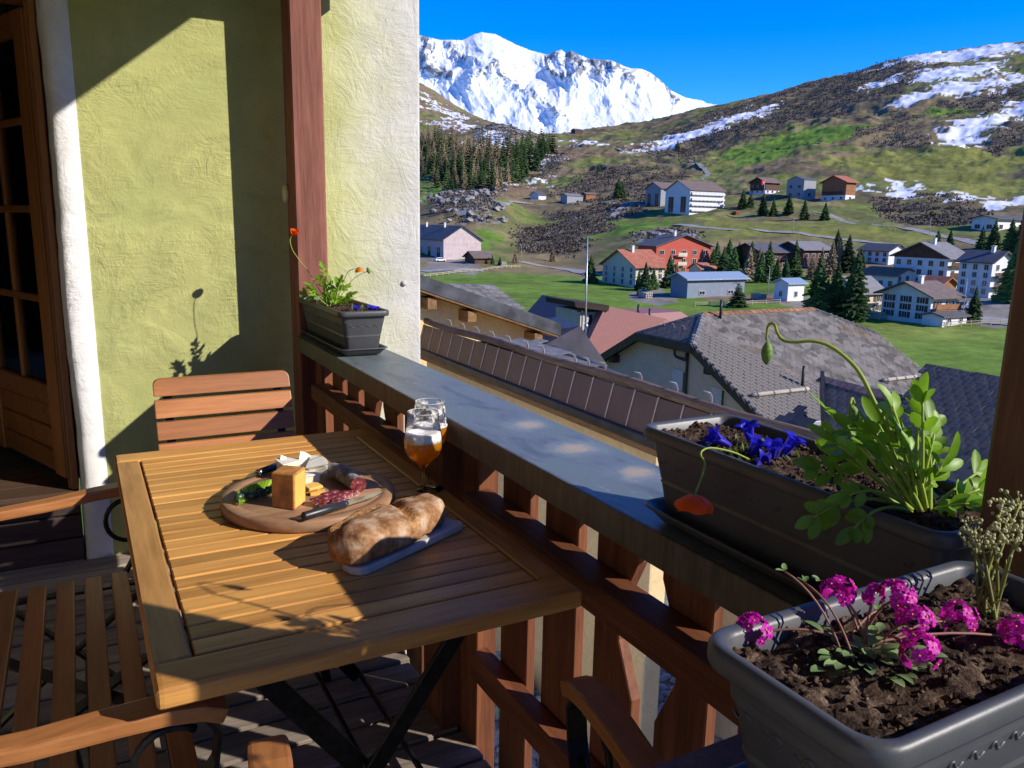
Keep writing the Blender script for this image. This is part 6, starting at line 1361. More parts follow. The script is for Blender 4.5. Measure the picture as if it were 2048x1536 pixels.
FOREST= [(453.3, 1040.3, 20.4, 'larch'), (388.3, 968.6, 30.6, 'spruce'), (484.0, 878.1, 23.1, 'spruce'), (445.3, 1053.7, 16.8, 'spruce'), (501.3, 896.3, 18.7, 'spruce'), (344.8, 668.5, 17.6, 'larch'), (422.3, 840.5, 30.4, 'larch'), (393.9, 797.5, 24.4, 'larch'), (412.5, 981.4, 28.5, 'larch'), (361.7, 812.7, 21.9, 'larch'), (442.7, 935.8, 25.0, 'larch'), (316.2, 685.8, 14.8, 'spruce'), (413.1, 1032.8, 27.6, 'spruce'), (407.2, 933.9, 16.1, 'larch'), (397.3, 1015.4, 31.5, 'spruce'), (268.7, 568.2, 19.4, 'spruce'), (440.2, 983.3, 21.3, 'larch'), (262.7, 562.8, 15.0, 'larch'), (418.4, 1054.8, 28.0, 'larch'), (459.4, 1027.8, 31.8, 'larch'), (459.0, 1067.8, 13.7, 'larch'), (361.7, 913.9, 17.5, 'spruce'), (358.5, 869.6, 27.8, 'larch'), (387.3, 886.4, 13.4, 'larch'), (275.5, 628.5, 22.6, 'spruce'), (404.5, 1026.7, 17.4, 'larch'), (281.4, 647.1, 12.1, 'larch'), (340.0, 744.0, 28.3, 'spruce'), (414.5, 735.8, 25.5, 'spruce'), (535.6, 920.0, 31.6, 'spruce'), (374.2, 716.4, 27.2, 'spruce'), (509.5, 882.3, 25.8, 'spruce'), (367.7, 756.6, 13.2, 'larch'), (384.0, 748.4, 29.6, 'larch'), (400.5, 963.6, 27.7, 'larch'), (403.6, 804.7, 28.0, 'larch'), (370.9, 852.2, 31.5, 'larch'), (339.2, 826.1, 30.0, 'spruce'), (287.8, 602.1, 21.8, 'larch'), (290.6, 646.1, 16.4, 'spruce'), (438.9, 1036.7, 22.3, 'larch'), (288.7, 575.4, 20.8, 'larch'), (360.4, 797.8, 22.2, 'larch'), (287.5, 656.8, 15.4, 'spruce'), (371.9, 699.5, 14.7, 'spruce'), (278.8, 574.6, 14.6, 'spruce'), (391.7, 703.3, 21.3, 'spruce'), (446.1, 807.0, 25.6, 'spruce'), (428.7, 1060.5, 28.5, 'larch'), (460.9, 790.1, 23.9, 'spruce'), (270.1, 573.1, 12.6, 'spruce'), (415.1, 912.8, 13.1, 'larch'), (533.6, 896.8, 24.1, 'spruce'), (285.1, 560.1, 21.5, 'spruce'), (332.9, 809.7, 25.9, 'spruce'), (309.7, 597.1, 14.5, 'spruce'), (351.9, 745.7, 30.2, 'spruce'), (432.5, 958.8, 19.0, 'larch'), (392.5, 834.3, 28.6, 'larch'), (357.7, 841.9, 26.2, 'larch'), (264.1, 570.3, 19.4, 'larch'), (423.8, 823.1, 14.4, 'larch'), (421.9, 1010.2, 18.5, 'spruce'), (386.0, 724.9, 31.4, 'larch'), (448.9, 1102.6, 18.8, 'larch'), (275.6, 616.6, 20.6, 'spruce'), (335.4, 663.3, 21.0, 'spruce'), (426.7, 748.5, 14.0, 'spruce'), (491.0, 851.4, 20.3, 'spruce'), (468.1, 815.9, 20.2, 'spruce'), (356.2, 819.0, 22.0, 'larch'), (288.8, 619.5, 22.7, 'spruce'), (481.0, 821.5, 25.3, 'spruce'), (274.3, 608.3, 19.5, 'larch'), (345.5, 654.7, 19.2, 'spruce'), (366.8, 745.8, 24.3, 'larch'), (455.9, 1064.1, 27.9, 'spruce'), (277.7, 601.0, 21.4, 'spruce'), (392.9, 875.5, 24.5, 'larch'), (262.6, 554.6, 21.4, 'spruce'), (333.7, 743.3, 28.1, 'spruce'), (493.6, 836.4, 27.4, 'spruce'), (346.2, 763.0, 17.7, 'spruce'), (268.9, 602.1, 11.9, 'spruce'), (447.6, 1062.6, 16.8, 'spruce'), (306.4, 577.9, 17.5, 'larch'), (379.2, 828.4, 32.0, 'larch'), (289.7, 662.2, 11.6, 'spruce'), (355.4, 792.4, 25.6, 'spruce'), (324.4, 765.2, 13.2, 'spruce'), (429.3, 1011.8, 13.3, 'larch'), (410.9, 796.9, 32.0, 'larch'), (316.3, 596.7, 11.5, 'larch'), (371.1, 893.3, 23.3, 'larch'), (420.5, 1063.8, 16.9, 'larch'), (416.7, 802.0, 19.8, 'spruce'), (521.7, 879.9, 19.5, 'spruce'), (296.2, 694.7, 21.1, 'spruce'), (329.4, 731.0, 20.3, 'larch'), (378.2, 813.0, 19.6, 'larch'), (343.3, 809.1, 24.4, 'spruce'), (301.0, 628.9, 12.0, 'larch'), (413.8, 865.8, 25.1, 'larch'), (337.1, 734.6, 23.3, 'spruce'), (498.2, 842.7, 19.2, 'spruce'), (406.9, 811.1, 29.5, 'larch'), (382.2, 708.5, 13.7, 'spruce'), (374.7, 727.1, 17.8, 'larch'), (288.7, 592.8, 13.1, 'spruce'), (386.6, 865.8, 12.7, 'larch'), (381.6, 949.1, 14.2, 'larch'), (488.9, 834.7, 29.2, 'spruce'), (502.1, 891.2, 30.6, 'spruce'), (392.1, 790.6, 14.5, 'larch'), (365.0, 689.0, 17.7, 'spruce'), (404.9, 891.3, 18.1, 'larch'), (335.7, 816.1, 14.0, 'spruce'), (394.3, 785.5, 18.6, 'larch'), (405.5, 737.0, 23.1, 'spruce'), (342.2, 700.6, 18.2, 'spruce'), (409.7, 850.9, 18.6, 'larch'), (370.2, 860.7, 18.4, 'larch'), (432.4, 818.5, 29.5, 'spruce'), (291.3, 639.7, 12.6, 'larch'), (432.5, 922.5, 21.3, 'larch'), (394.8, 723.9, 31.7, 'spruce'), (383.3, 988.6, 27.5, 'spruce'), (276.7, 564.3, 16.5, 'spruce'), (440.3, 941.5, 13.2, 'larch'), (376.7, 912.1, 27.1, 'spruce'), (475.0, 820.6, 25.7, 'spruce'), (273.8, 582.7, 11.5, 'spruce'), (321.9, 673.2, 23.3, 'spruce'), (293.3, 564.4, 14.3, 'larch'), (437.6, 1003.5, 22.0, 'spruce'), (387.4, 840.8, 20.8, 'spruce'), (417.6, 757.5, 27.2, 'spruce'), (328.0, 742.2, 23.7, 'spruce'), (368.3, 801.9, 27.4, 'spruce'), (476.8, 828.3, 13.5, 'spruce'), (431.4, 848.6, 13.8, 'larch'), (320.1, 667.5, 19.7, 'larch'), (407.9, 1049.3, 28.2, 'larch'), (358.8, 919.3, 19.5, 'spruce'), (333.4, 654.4, 23.9, 'larch'), (370.1, 844.5, 20.2, 'larch'), (414.5, 771.1, 28.7, 'spruce'), (431.6, 1054.4, 16.0, 'spruce'), (419.2, 729.3, 29.4, 'spruce'), (437.6, 836.9, 12.8, 'larch'), (295.6, 583.5, 14.3, 'spruce'), (362.6, 774.0, 25.4, 'larch'), (426.4, 855.4, 28.8, 'spruce'), (301.8, 708.9, 18.8, 'larch'), (367.6, 874.0, 29.9, 'larch'), (314.9, 747.9, 19.2, 'larch'), (323.5, 751.3, 21.7, 'spruce'), (430.1, 1040.3, 19.8, 'spruce'), (432.0, 765.4, 19.1, 'spruce'), (338.2, 632.2, 22.2, 'spruce'), (454.0, 1030.2, 25.5, 'larch'), (377.9, 766.6, 31.5, 'larch'), (359.7, 698.8, 12.3, 'spruce'), (394.0, 930.8, 16.2, 'larch'), (405.6, 779.7, 15.9, 'spruce'), (436.8, 824.6, 18.0, 'larch'), (515.3, 888.3, 28.8, 'larch'), (431.1, 878.9, 27.8, 'spruce'), (449.2, 1087.1, 26.9, 'larch'), (404.3, 870.3, 19.8, 'larch'), (360.8, 653.2, 24.1, 'spruce'), (302.2, 653.4, 11.5, 'spruce'), (313.3, 632.3, 10.9, 'spruce'), (445.8, 836.8, 27.2, 'spruce'), (373.1, 961.2, 22.4, 'spruce'), (387.5, 933.5, 28.4, 'spruce'), (286.7, 567.8, 22.5, 'spruce'), (355.7, 652.6, 24.1, 'spruce'), (391.7, 999.1, 17.7, 'larch'), (426.0, 894.5, 14.6, 'larch'), (393.3, 953.2, 27.9, 'spruce'), (283.6, 589.5, 12.4, 'spruce'), (422.1, 918.4, 25.0, 'larch'), (343.9, 692.9, 23.1, 'spruce'), (337.3, 752.4, 26.2, 'spruce'), (364.9, 780.5, 27.4, 'larch'), (437.1, 952.2, 24.6, 'larch'), (381.7, 803.5, 25.4, 'larch'), (401.8, 785.7, 29.5, 'spruce'), (517.2, 873.1, 14.6, 'spruce'), (418.5, 997.4, 24.5, 'larch'), (400.0, 851.3, 31.1, 'larch'), (381.8, 772.4, 15.8, 'larch'), (368.6, 730.2, 21.8, 'larch'), (287.4, 608.2, 11.9, 'spruce'), (346.4, 723.2, 15.2, 'larch'), (356.9, 850.2, 17.3, 'spruce'), (332.9, 794.6, 30.2, 'spruce'), (420.1, 850.0, 21.2, 'larch'), (452.1, 1070.7, 27.1, 'spruce'), (348.0, 865.9, 29.8, 'larch'), (431.8, 810.6, 25.2, 'spruce'), (283.8, 552.4, 19.9, 'larch'), (326.3, 616.2, 22.7, 'larch'), (368.1, 683.9, 10.8, 'spruce'), (370.3, 781.7, 23.5, 'spruce'), (361.4, 737.5, 22.8, 'larch'), (283.0, 634.2, 15.3, 'spruce'), (384.8, 891.7, 19.9, 'spruce'), (463.9, 853.2, 17.4, 'spruce'), (321.9, 609.2, 11.1, 'spruce'), (350.5, 840.9, 17.1, 'larch'), (319.2, 721.7, 13.9, 'larch'), (402.3, 723.5, 28.5, 'spruce'), (271.4, 578.1, 11.0, 'larch'), (320.9, 615.9, 17.3, 'spruce'), (400.6, 893.2, 16.4, 'larch'), (320.2, 654.4, 12.8, 'spruce'), (303.6, 618.5, 13.5, 'spruce'), (380.1, 728.0, 23.0, 'spruce'), (354.8, 755.3, 26.6, 'larch'), (372.8, 884.2, 27.9, 'larch'), (325.9, 757.4, 23.9, 'larch'), (459.8, 824.9, 29.1, 'spruce'), (423.7, 972.0, 20.3, 'larch'), (411.6, 963.5, 14.0, 'larch'), (377.5, 689.4, 19.1, 'spruce'), (401.1, 1018.6, 25.1, 'larch'), (514.3, 856.1, 31.4, 'spruce'), (317.0, 662.5, 22.5, 'spruce'), (380.0, 680.8, 21.8, 'spruce'), (455.0, 1000.5, 24.5, 'larch'), (427.4, 993.7, 14.1, 'larch'), (489.7, 865.8, 17.9, 'spruce'), (327.5, 634.6, 12.8, 'spruce'), (420.4, 1078.6, 14.5, 'spruce'), (415.6, 966.3, 14.6, 'spruce'), (384.6, 718.2, 21.7, 'spruce'), (437.9, 1012.9, 32.2, 'larch'), (392.0, 751.9, 12.9, 'larch'), (478.2, 854.2, 24.5, 'spruce'), (454.2, 1074.9, 13.9, 'larch'), (365.7, 838.4, 23.9, 'spruce'), (383.6, 913.5, 27.4, 'larch'), (344.0, 706.7, 21.9, 'spruce'), (330.7, 799.3, 25.9, 'larch'), (396.3, 844.8, 27.3, 'spruce'), (374.1, 818.8, 30.1, 'larch'), (332.2, 622.6, 17.6, 'spruce'), (404.3, 841.0, 31.6, 'larch'), (367.9, 794.4, 30.1, 'larch'), (431.7, 802.3, 21.0, 'spruce'), (332.3, 776.4, 29.1, 'spruce'), (354.9, 711.9, 25.1, 'spruce'), (300.0, 670.4, 19.7, 'spruce'), (418.8, 859.1, 32.2, 'larch'), (547.5, 918.0, 13.1, 'spruce'), (436.3, 975.7, 13.7, 'larch'), (379.6, 750.7, 26.2, 'larch'), (353.3, 770.8, 20.1, 'spruce'), (327.0, 677.4, 17.5, 'larch'), (295.8, 598.2, 15.2, 'spruce'), (490.5, 874.5, 27.9, 'larch'), (453.2, 837.2, 19.5, 'spruce'), (416.7, 750.2, 21.1, 'spruce'), (409.5, 902.1, 28.0, 'larch'), (416.6, 835.0, 29.2, 'larch'), (350.6, 821.4, 22.0, 'spruce'), (369.0, 829.0, 13.2, 'larch'), (443.4, 1039.7, 29.6, 'spruce'), (436.6, 754.7, 21.5, 'spruce'), (421.3, 963.8, 19.8, 'larch'), (307.6, 635.1, 23.2, 'larch'), (282.6, 610.4, 24.5, 'larch'), (340.0, 758.4, 30.7, 'larch'), (364.2, 900.3, 23.9, 'larch'), (369.4, 676.1, 18.8, 'spruce'), (429.4, 1030.9, 18.2, 'larch'), (456.3, 784.4, 29.3, 'spruce'), (427.0, 938.5, 23.0, 'larch'), (356.3, 704.1, 10.6, 'spruce'), (341.6, 840.7, 17.7, 'larch'), (353.2, 808.7, 21.8, 'larch'), (421.5, 1024.6, 24.6, 'larch'), (412.2, 820.7, 31.6, 'larch')]
ZONES= [('green', [(566.0, 613.0), (617.0, 631.0), (669.0, 646.0), (678.0, 608.0), (695.0, 578.0), (685.0, 556.0), (676.0, 535.0), (640.0, 535.0), (603.0, 533.0), (555.0, 512.0), (519.0, 499.0), (493.0, 489.0), (468.0, 480.0), (478.0, 500.0), (489.0, 520.0), (525.0, 564.0)]), ('green', [(758.0, 557.0), (798.0, 547.0), (830.0, 533.0), (809.0, 523.0), (785.0, 511.0), (759.0, 517.0), (732.0, 523.0), (744.0, 539.0)]), ('green', [(311.0, 771.0), (306.0, 720.0), (293.0, 655.0), (264.0, 581.0), (229.0, 496.0), (202.0, 445.0), (183.0, 412.0), (195.0, 461.0), (198.0, 491.0), (247.0, 612.0)]), ('green', [(221.0, 335.0), (241.0, 354.0), (264.0, 377.0), (259.0, 345.0), (259.0, 322.0), (246.0, 310.0), (232.0, 298.0), (222.0, 303.0), (215.0, 313.0), (218.0, 324.0)]), ('green', [(142.0, 290.0), (163.0, 329.0), (178.0, 355.0), (180.0, 350.0), (182.0, 346.0), (172.0, 327.0), (157.0, 300.0), (149.0, 294.0)]), ('olive', [(489.0, 450.0), (533.0, 445.0), (577.0, 440.0), (616.0, 410.0), (653.0, 380.0), (551.0, 318.0), (461.0, 264.0), (438.0, 271.0), (417.0, 277.0), (447.0, 322.0), (481.0, 377.0), (473.0, 390.0), (467.0, 406.0), (476.0, 426.0)]), ('olive', [(278.0, 321.0), (289.0, 286.0), (305.0, 260.0), (309.0, 234.0), (303.0, 204.0), (286.0, 194.0), (270.0, 185.0), (274.0, 204.0), (271.0, 221.0), (256.0, 238.0), (237.0, 255.0), (254.0, 283.0)]), ('olive', [(494.0, 568.0), (531.0, 597.0), (572.0, 630.0), (513.0, 551.0), (462.0, 485.0), (448.0, 477.0), (428.0, 464.0), (462.0, 515.0)]), ('brown', [(264.0, 541.0), (380.0, 713.0), (526.0, 906.0), (577.0, 961.0), (645.0, 1040.0), (608.0, 942.0), (566.0, 842.0), (478.0, 754.0), (405.0, 677.0), (351.0, 603.0), (308.0, 545.0), (282.0, 520.0), (218.0, 420.0), (234.0, 465.0)]), ('brown', [(714.0, 1768.0), (766.0, 1689.0), (615.0, 1217.0), (546.0, 1101.0), (515.0, 1057.0), (505.0, 1137.0), (477.0, 1181.0), (573.0, 1420.0)]), ('dark', [(568.0, 755.0), (761.0, 922.0), (951.0, 1053.0), (985.0, 1022.0), (1013.0, 985.0), (1083.0, 979.0), (1134.0, 955.0), (1167.0, 934.0), (1193.0, 910.0), (1091.0, 790.0), (1033.0, 710.0), (939.0, 677.0), (870.0, 658.0), (834.0, 662.0), (785.0, 656.0), (747.0, 663.0), (703.0, 665.0), (653.0, 662.0), (602.0, 655.0), (544.0, 615.0), (493.0, 580.0), (518.0, 629.0), (545.0, 681.0), (556.0, 717.0)]), ('dark', [(652.0, 542.0), (710.0, 565.0), (767.0, 583.0), (745.0, 549.0), (732.0, 523.0), (667.0, 480.0), (595.0, 431.0), (590.0, 447.0), (582.0, 462.0), (622.0, 506.0)]), ('dark', [(641.0, 411.0), (711.0, 436.0), (777.0, 455.0), (718.0, 419.0), (653.0, 380.0), (620.0, 376.0), (589.0, 373.0), (614.0, 392.0)]), ('dark', [(825.0, 563.0), (867.0, 550.0), (906.0, 535.0), (874.0, 515.0), (847.0, 498.0), (811.0, 498.0), (773.0, 495.0), (758.0, 500.0), (739.0, 502.0), (781.0, 531.0)]), ('dark', [(386.0, 303.0), (410.0, 305.0), (433.0, 304.0), (416.0, 271.0), (395.0, 239.0), (362.0, 222.0), (336.0, 209.0), (329.0, 219.0), (324.0, 230.0), (335.0, 248.0), (345.0, 265.0), (365.0, 283.0)]), ('dark', [(215.0, 385.0), (236.0, 404.0), (258.0, 424.0), (274.0, 431.0), (291.0, 437.0), (288.0, 402.0), (282.0, 368.0), (247.0, 344.0), (219.0, 327.0), (198.0, 295.0), (175.0, 261.0), (172.0, 278.0), (161.0, 284.0), (176.0, 316.0), (187.0, 341.0), (198.0, 359.0)]), ('dark', [(313.0, 508.0), (369.0, 569.0), (441.0, 647.0), (466.0, 629.0), (487.0, 609.0), (458.0, 548.0), (425.0, 487.0), (372.0, 455.0), (323.0, 422.0), (304.0, 398.0), (288.0, 378.0), (299.0, 416.0), (310.0, 458.0), (313.0, 486.0)]), ('dark', [(390.0, 700.0), (454.0, 782.0), (538.0, 889.0), (514.0, 838.0), (493.0, 793.0), (427.0, 713.0), (367.0, 636.0), (379.0, 667.0)]), ('rock', [(167.0, 376.0), (175.0, 404.0), (212.0, 499.0), (244.0, 553.0), (269.0, 588.0), (282.0, 579.0), (301.0, 581.0), (224.0, 432.0), (198.0, 380.0), (201.0, 378.0), (206.0, 380.0), (188.0, 364.0), (179.0, 367.0), (173.0, 370.0)]), ('rock', [(474.0, 987.0), (511.0, 1054.0), (550.0, 1127.0), (569.0, 1123.0), (691.0, 1318.0), (688.0, 1274.0), (686.0, 1236.0), (688.0, 1222.0), (567.0, 994.0), (519.0, 949.0), (470.0, 895.0), (470.0, 936.0)]), ('rock', [(216.0, 280.0), (230.0, 291.0), (244.0, 302.0), (242.0, 287.0), (242.0, 276.0), (233.0, 263.0), (223.0, 250.0), (212.0, 254.0), (202.0, 259.0), (208.0, 269.0)]), ('pave', [(113.0, 156.0), (127.0, 165.0), (138.0, 169.0), (129.0, 157.0), (120.0, 144.0), (114.0, 140.0), (107.0, 136.0), (108.0, 140.0), (108.0, 144.0), (110.0, 150.0)]), ('pave', [(139.0, 141.0), (143.0, 140.0), (147.0, 138.0), (146.0, 130.0), (146.0, 123.0), (134.0, 112.0), (123.0, 103.0), (125.0, 108.0), (128.0, 114.0), (129.0, 122.0), (132.0, 132.0), (135.0, 136.0)]), ('pave', [(155.0, 108.0), (165.0, 107.0), (174.0, 106.0), (175.0, 102.0), (176.0, 98.0), (157.0, 87.0), (143.0, 79.0), (141.0, 81.0), (138.0, 83.0), (140.0, 87.0), (142.0, 92.0), (148.0, 99.0)]), ('dirt', [(148.0, 249.0), (159.0, 248.0), (154.0, 224.0), (145.0, 212.0), (136.0, 200.0), (139.0, 216.0), (136.0, 226.0), (142.0, 237.0)]), ('dirt', [(122.0, 138.0), (128.0, 143.0), (134.0, 148.0), (139.0, 141.0), (144.0, 135.0), (138.0, 131.0), (133.0, 126.0), (127.0, 132.0)]), ('pave', [(117.0, 290.0), (125.0, 280.0), (132.0, 271.0), (117.0, 241.0), (104.0, 216.0), (97.0, 219.0), (89.0, 221.0), (103.0, 255.0)]), ('snow', [(603.0, 801.0), (644.0, 826.0), (682.0, 845.0), (730.0, 863.0), (770.0, 871.0), (834.0, 903.0), (899.0, 931.0), (914.0, 917.0), (929.0, 902.0), (864.0, 861.0), (803.0, 821.0), (746.0, 801.0), (686.0, 775.0), (643.0, 764.0), (592.0, 741.0), (597.0, 771.0)]), ('snow', [(613.0, 982.0), (637.0, 978.0), (656.0, 965.0), (632.0, 921.0), (611.0, 882.0), (599.0, 901.0), (586.0, 919.0), (598.0, 948.0)]), ('snow', [(572.0, 799.0), (578.0, 785.0), (584.0, 771.0), (569.0, 759.0), (554.0, 746.0), (563.0, 772.0)]), ('snow', [(1099.0, 906.0), (1155.0, 920.0), (1189.0, 916.0), (1202.0, 898.0), (1205.0, 874.0), (1237.0, 850.0), (1257.0, 819.0), (1273.0, 795.0), (1288.0, 770.0), (1214.0, 725.0), (1139.0, 679.0), (1141.0, 717.0), (1146.0, 759.0), (1135.0, 775.0), (1124.0, 790.0), (1112.0, 817.0), (1138.0, 875.0), (1119.0, 891.0)]), ('snow', [(956.0, 725.0), (987.0, 724.0), (1044.0, 739.0), (1074.0, 714.0), (1103.0, 688.0), (1067.0, 668.0), (1032.0, 649.0), (995.0, 653.0), (955.0, 655.0), (944.0, 670.0), (933.0, 686.0), (946.0, 707.0)]), ('snow', [(945.0, 801.0), (990.0, 802.0), (1031.0, 799.0), (1011.0, 775.0), (991.0, 752.0), (961.0, 751.0), (927.0, 746.0), (936.0, 773.0)]), ('snow', [(806.0, 624.0), (830.0, 619.0), (861.0, 619.0), (903.0, 634.0), (947.0, 649.0), (940.0, 619.0), (933.0, 590.0), (988.0, 620.0), (1052.0, 655.0), (1024.0, 625.0), (998.0, 596.0), (953.0, 566.0), (913.0, 539.0), (892.0, 550.0), (867.0, 558.0), (857.0, 574.0), (846.0, 589.0), (821.0, 589.0), (803.0, 594.0), (803.0, 607.0)]), ('snow', [(630.0, 433.0), (665.0, 454.0), (694.0, 470.0), (731.0, 481.0), (770.0, 493.0), (800.0, 502.0), (827.0, 510.0), (839.0, 505.0), (850.0, 501.0), (802.0, 477.0), (756.0, 455.0), (712.0, 441.0), (669.0, 425.0), (639.0, 419.0), (611.0, 412.0), (619.0, 422.0)]), ('snow', [(430.0, 330.0), (452.0, 341.0), (475.0, 353.0), (481.0, 350.0), (486.0, 347.0), (455.0, 326.0), (430.0, 309.0), (418.0, 304.0), (404.0, 299.0), (404.0, 302.0), (404.0, 305.0), (416.0, 317.0)]), ('snow', [(425.0, 297.0), (436.0, 297.0), (446.0, 297.0), (433.0, 282.0), (420.0, 266.0), (411.0, 265.0), (401.0, 262.0), (413.0, 279.0)]), ('snow', [(412.0, 251.0), (430.0, 259.0), (451.0, 269.0), (461.0, 269.0), (470.0, 270.0), (441.0, 253.0), (413.0, 236.0), (409.0, 238.0), (405.0, 241.0), (409.0, 246.0)]), ('snow', [(432.0, 348.0), (436.0, 348.0), (438.0, 346.0), (429.0, 339.0), (420.0, 332.0), (419.0, 334.0), (418.0, 335.0), (424.0, 341.0)]), ('snow', [(277.0, 539.0), (296.0, 560.0), (315.0, 582.0), (360.0, 640.0), (405.0, 692.0), (414.0, 702.0), (424.0, 711.0), (387.0, 666.0), (350.0, 619.0), (312.0, 578.0)]), ('snow', [(490.0, 1003.0), (518.0, 1051.0), (548.0, 1100.0), (547.0, 1090.0), (546.0, 1079.0), (525.0, 1027.0), (507.0, 980.0), (503.0, 962.0), (504.0, 952.0), (486.0, 947.0), (479.0, 960.0), (485.0, 982.0)]), ('snow', [(659.0, 1486.0), (636.0, 1406.0), (609.0, 1320.0), (588.0, 1236.0), (550.0, 1121.0), (552.0, 1154.0), (544.0, 1169.0), (564.0, 1241.0), (580.0, 1308.0), (618.0, 1394.0)]), ('snow', [(671.0, 1643.0), (677.0, 1617.0), (683.0, 1592.0), (642.0, 1472.0), (599.0, 1350.0), (606.0, 1399.0), (610.0, 1444.0), (641.0, 1544.0)]), ('snow', [(537.0, 1326.0), (540.0, 1294.0), (538.0, 1253.0), (529.0, 1222.0), (522.0, 1196.0), (518.0, 1232.0), (510.0, 1259.0), (522.0, 1289.0)]), ('snow', [(424.0, 750.0), (460.0, 787.0), (501.0, 828.0), (484.0, 806.0), (471.0, 789.0), (444.0, 759.0), (421.0, 736.0), (423.0, 743.0)])]
ROADS= [(4.0, [(207.8, 400.6), (249.5, 466.9), (269.8, 490.5), (280.2, 495.0), (284.0, 487.6), (287.6, 480.3), (289.9, 471.1), (292.1, 462.0), (293.0, 451.1), (294.9, 442.2), (295.4, 431.7), (294.2, 420.0), (294.0, 410.1), (293.7, 400.5), (292.1, 389.5), (291.6, 380.2)]), (7, [(253.1, 369.3), (255.7, 369.7), (259.3, 371.5), (262.9, 373.4), (266.6, 375.3), (270.3, 377.2), (273.6, 379.4), (278.2, 383.1), (281.6, 385.2), (286.2, 389.0), (289.8, 391.2), (291.1, 390.2), (291.2, 387.7), (292.5, 386.7), (292.6, 384.2), (293.9, 383.2)]), (4.0, [(409.8, 470.0), (417.1, 476.9), (424.6, 483.8), (432.3, 490.9), (438.3, 496.1), (446.2, 503.4), (450.3, 506.9), (452.7, 508.5), (455.0, 510.0), (457.4, 511.5), (459.8, 513.1), (464.3, 520.2), (468.8, 527.4), (471.5, 532.6), (476.1, 540.0), (480.7, 547.5), (483.3, 553.0), (487.8, 560.8), (490.3, 566.5), (494.9, 574.5), (499.5, 582.6), (502.9, 587.7), (508.4, 595.3), (513.9, 603.0), (517.4, 608.3), (523.0, 616.2), (529.9, 631.7), (536.8, 647.6), (543.7, 663.9), (550.7, 680.5), (557.7, 697.6), (562.2, 716.9), (564.4, 733.8), (568.7, 754.0), (572.8, 774.7), (576.8, 795.8), (586.3, 823.3), (595.9, 851.6), (605.4, 880.8), (612.5, 907.4), (622.0, 938.3), (624.9, 952.7), (627.8, 967.2), (630.7, 981.8), (628.4, 988.8), (628.7, 999.8)]), (4.5, [(250.1, 304.4), (251.1, 301.6), (251.0, 297.5), (252.0, 294.7), (252.8, 291.9), (252.7, 288.0), (254.0, 282.7), (255.2, 277.5), (256.4, 272.4), (257.4, 267.3), (258.4, 262.2), (260.3, 258.2), (261.1, 253.3), (262.9, 249.3), (264.6, 245.4), (265.1, 240.5), (266.7, 236.7), (268.2, 232.8), (269.6, 229.0), (269.9, 224.3), (271.2, 220.5), (272.2, 217.1), (272.0, 212.8), (272.9, 209.4), (272.7, 205.2), (273.5, 201.8)]), (4.5, [(319.8, 285.1), (318.5, 278.9), (315.8, 271.7), (314.4, 265.8), (312.9, 259.9), (311.4, 254.1), (311.0, 249.5), (311.9, 245.9), (312.7, 242.3), (312.2, 237.8), (312.8, 234.3), (312.5, 229.6), (310.8, 224.0), (309.1, 218.5), (307.4, 213.2), (304.4, 207.1), (301.3, 201.2), (298.3, 195.3), (295.2, 189.7), (291.0, 183.4), (287.9, 178.1)]), (5, [(91.5, 226.2), (93.7, 227.4), (95.7, 227.7), (98.0, 228.9), (100.3, 230.0), (102.3, 230.2), (104.4, 231.5), (106.1, 231.9), (107.8, 232.2), (109.5, 232.5), (111.7, 233.8)]), (5, [(146.3, 265.0), (147.7, 262.9), (148.5, 259.7), (149.2, 256.5), (149.9, 253.4), (150.6, 250.2), (150.0, 245.2), (150.0, 241.1), (149.4, 236.2), (148.8, 231.4), (145.8, 223.0), (144.3, 218.9), (143.4, 215.8), (142.4, 212.7), (141.5, 209.7), (140.6, 206.6)]), (9, [(143.9, 89.9), (144.4, 89.1), (144.9, 88.3), (145.4, 87.5), (145.9, 86.7), (146.4, 85.9), (146.8, 85.2), (146.6, 84.2), (146.9, 83.5), (147.3, 82.8), (147.7, 82.2)])]
CREST= [(15.39, 0.21136), (19.924, 0.21876), (22.065, 0.21125), (23.229, 0.20767), (24.733, 0.20858), (25.5, 0.21558), (26.068, 0.21805), (26.908, 0.21623), (28.263, 0.20573), (29.281, 0.1994), (30.467, 0.19414), (31.034, 0.19756), (31.367, 0.19927), (31.71, 0.19545), (32.041, 0.19825), (32.655, 0.19333), (33.334, 0.18893), (34.005, 0.18839), (34.741, 0.18783), (35.523, 0.1817), (36.095, 0.17889), (36.859, 0.17824), (37.366, 0.1743), (38.05, 0.16646), (38.744, 0.15526), (39.756, 0.14677), (40.908, 0.14321), (41.145, 0.14039), (42.058, 0.13797), (44.64, 0.12899), (50.172, 0.11868)]
CARS= [(157.0, 96.9), (119.0, 154.6), (274.5, 388.0), (296.2, 311.9), (138.0, 118.1), (114.3, 266.2), (164.0, 105.7)]
POLES= [(144.3, 260.6), (263.2, 242.7), (304.4, 209.7), (150.1, 94.4), (143.9, 138.7), (215.6, 139.9)]
PILES= [(129.5, 248.9), (114.9, 149.1), (130.8, 99.5), (136.0, 134.5)]
FENCES= [((115.6, 131.7), (134.2, 125.6), 'pale rail fence on the meadow below the blue grey building'), ((84.8, 208.7), (133.5, 241.8), 'pale rail fence along the meadow below the barn'), ((312.3, 278.3), (305.5, 226.2), 'pale rail fence beside the upper slope road')]

# ================================================================== TERRAIN
TAZ = np.array([c[0] for c in TERRAIN]); TKD = np.array([[p[0] for p in c[1]] for c in TERRAIN], float); TKZ = np.array([[p[1] for p in c[1]] for c in TERRAIN], float)
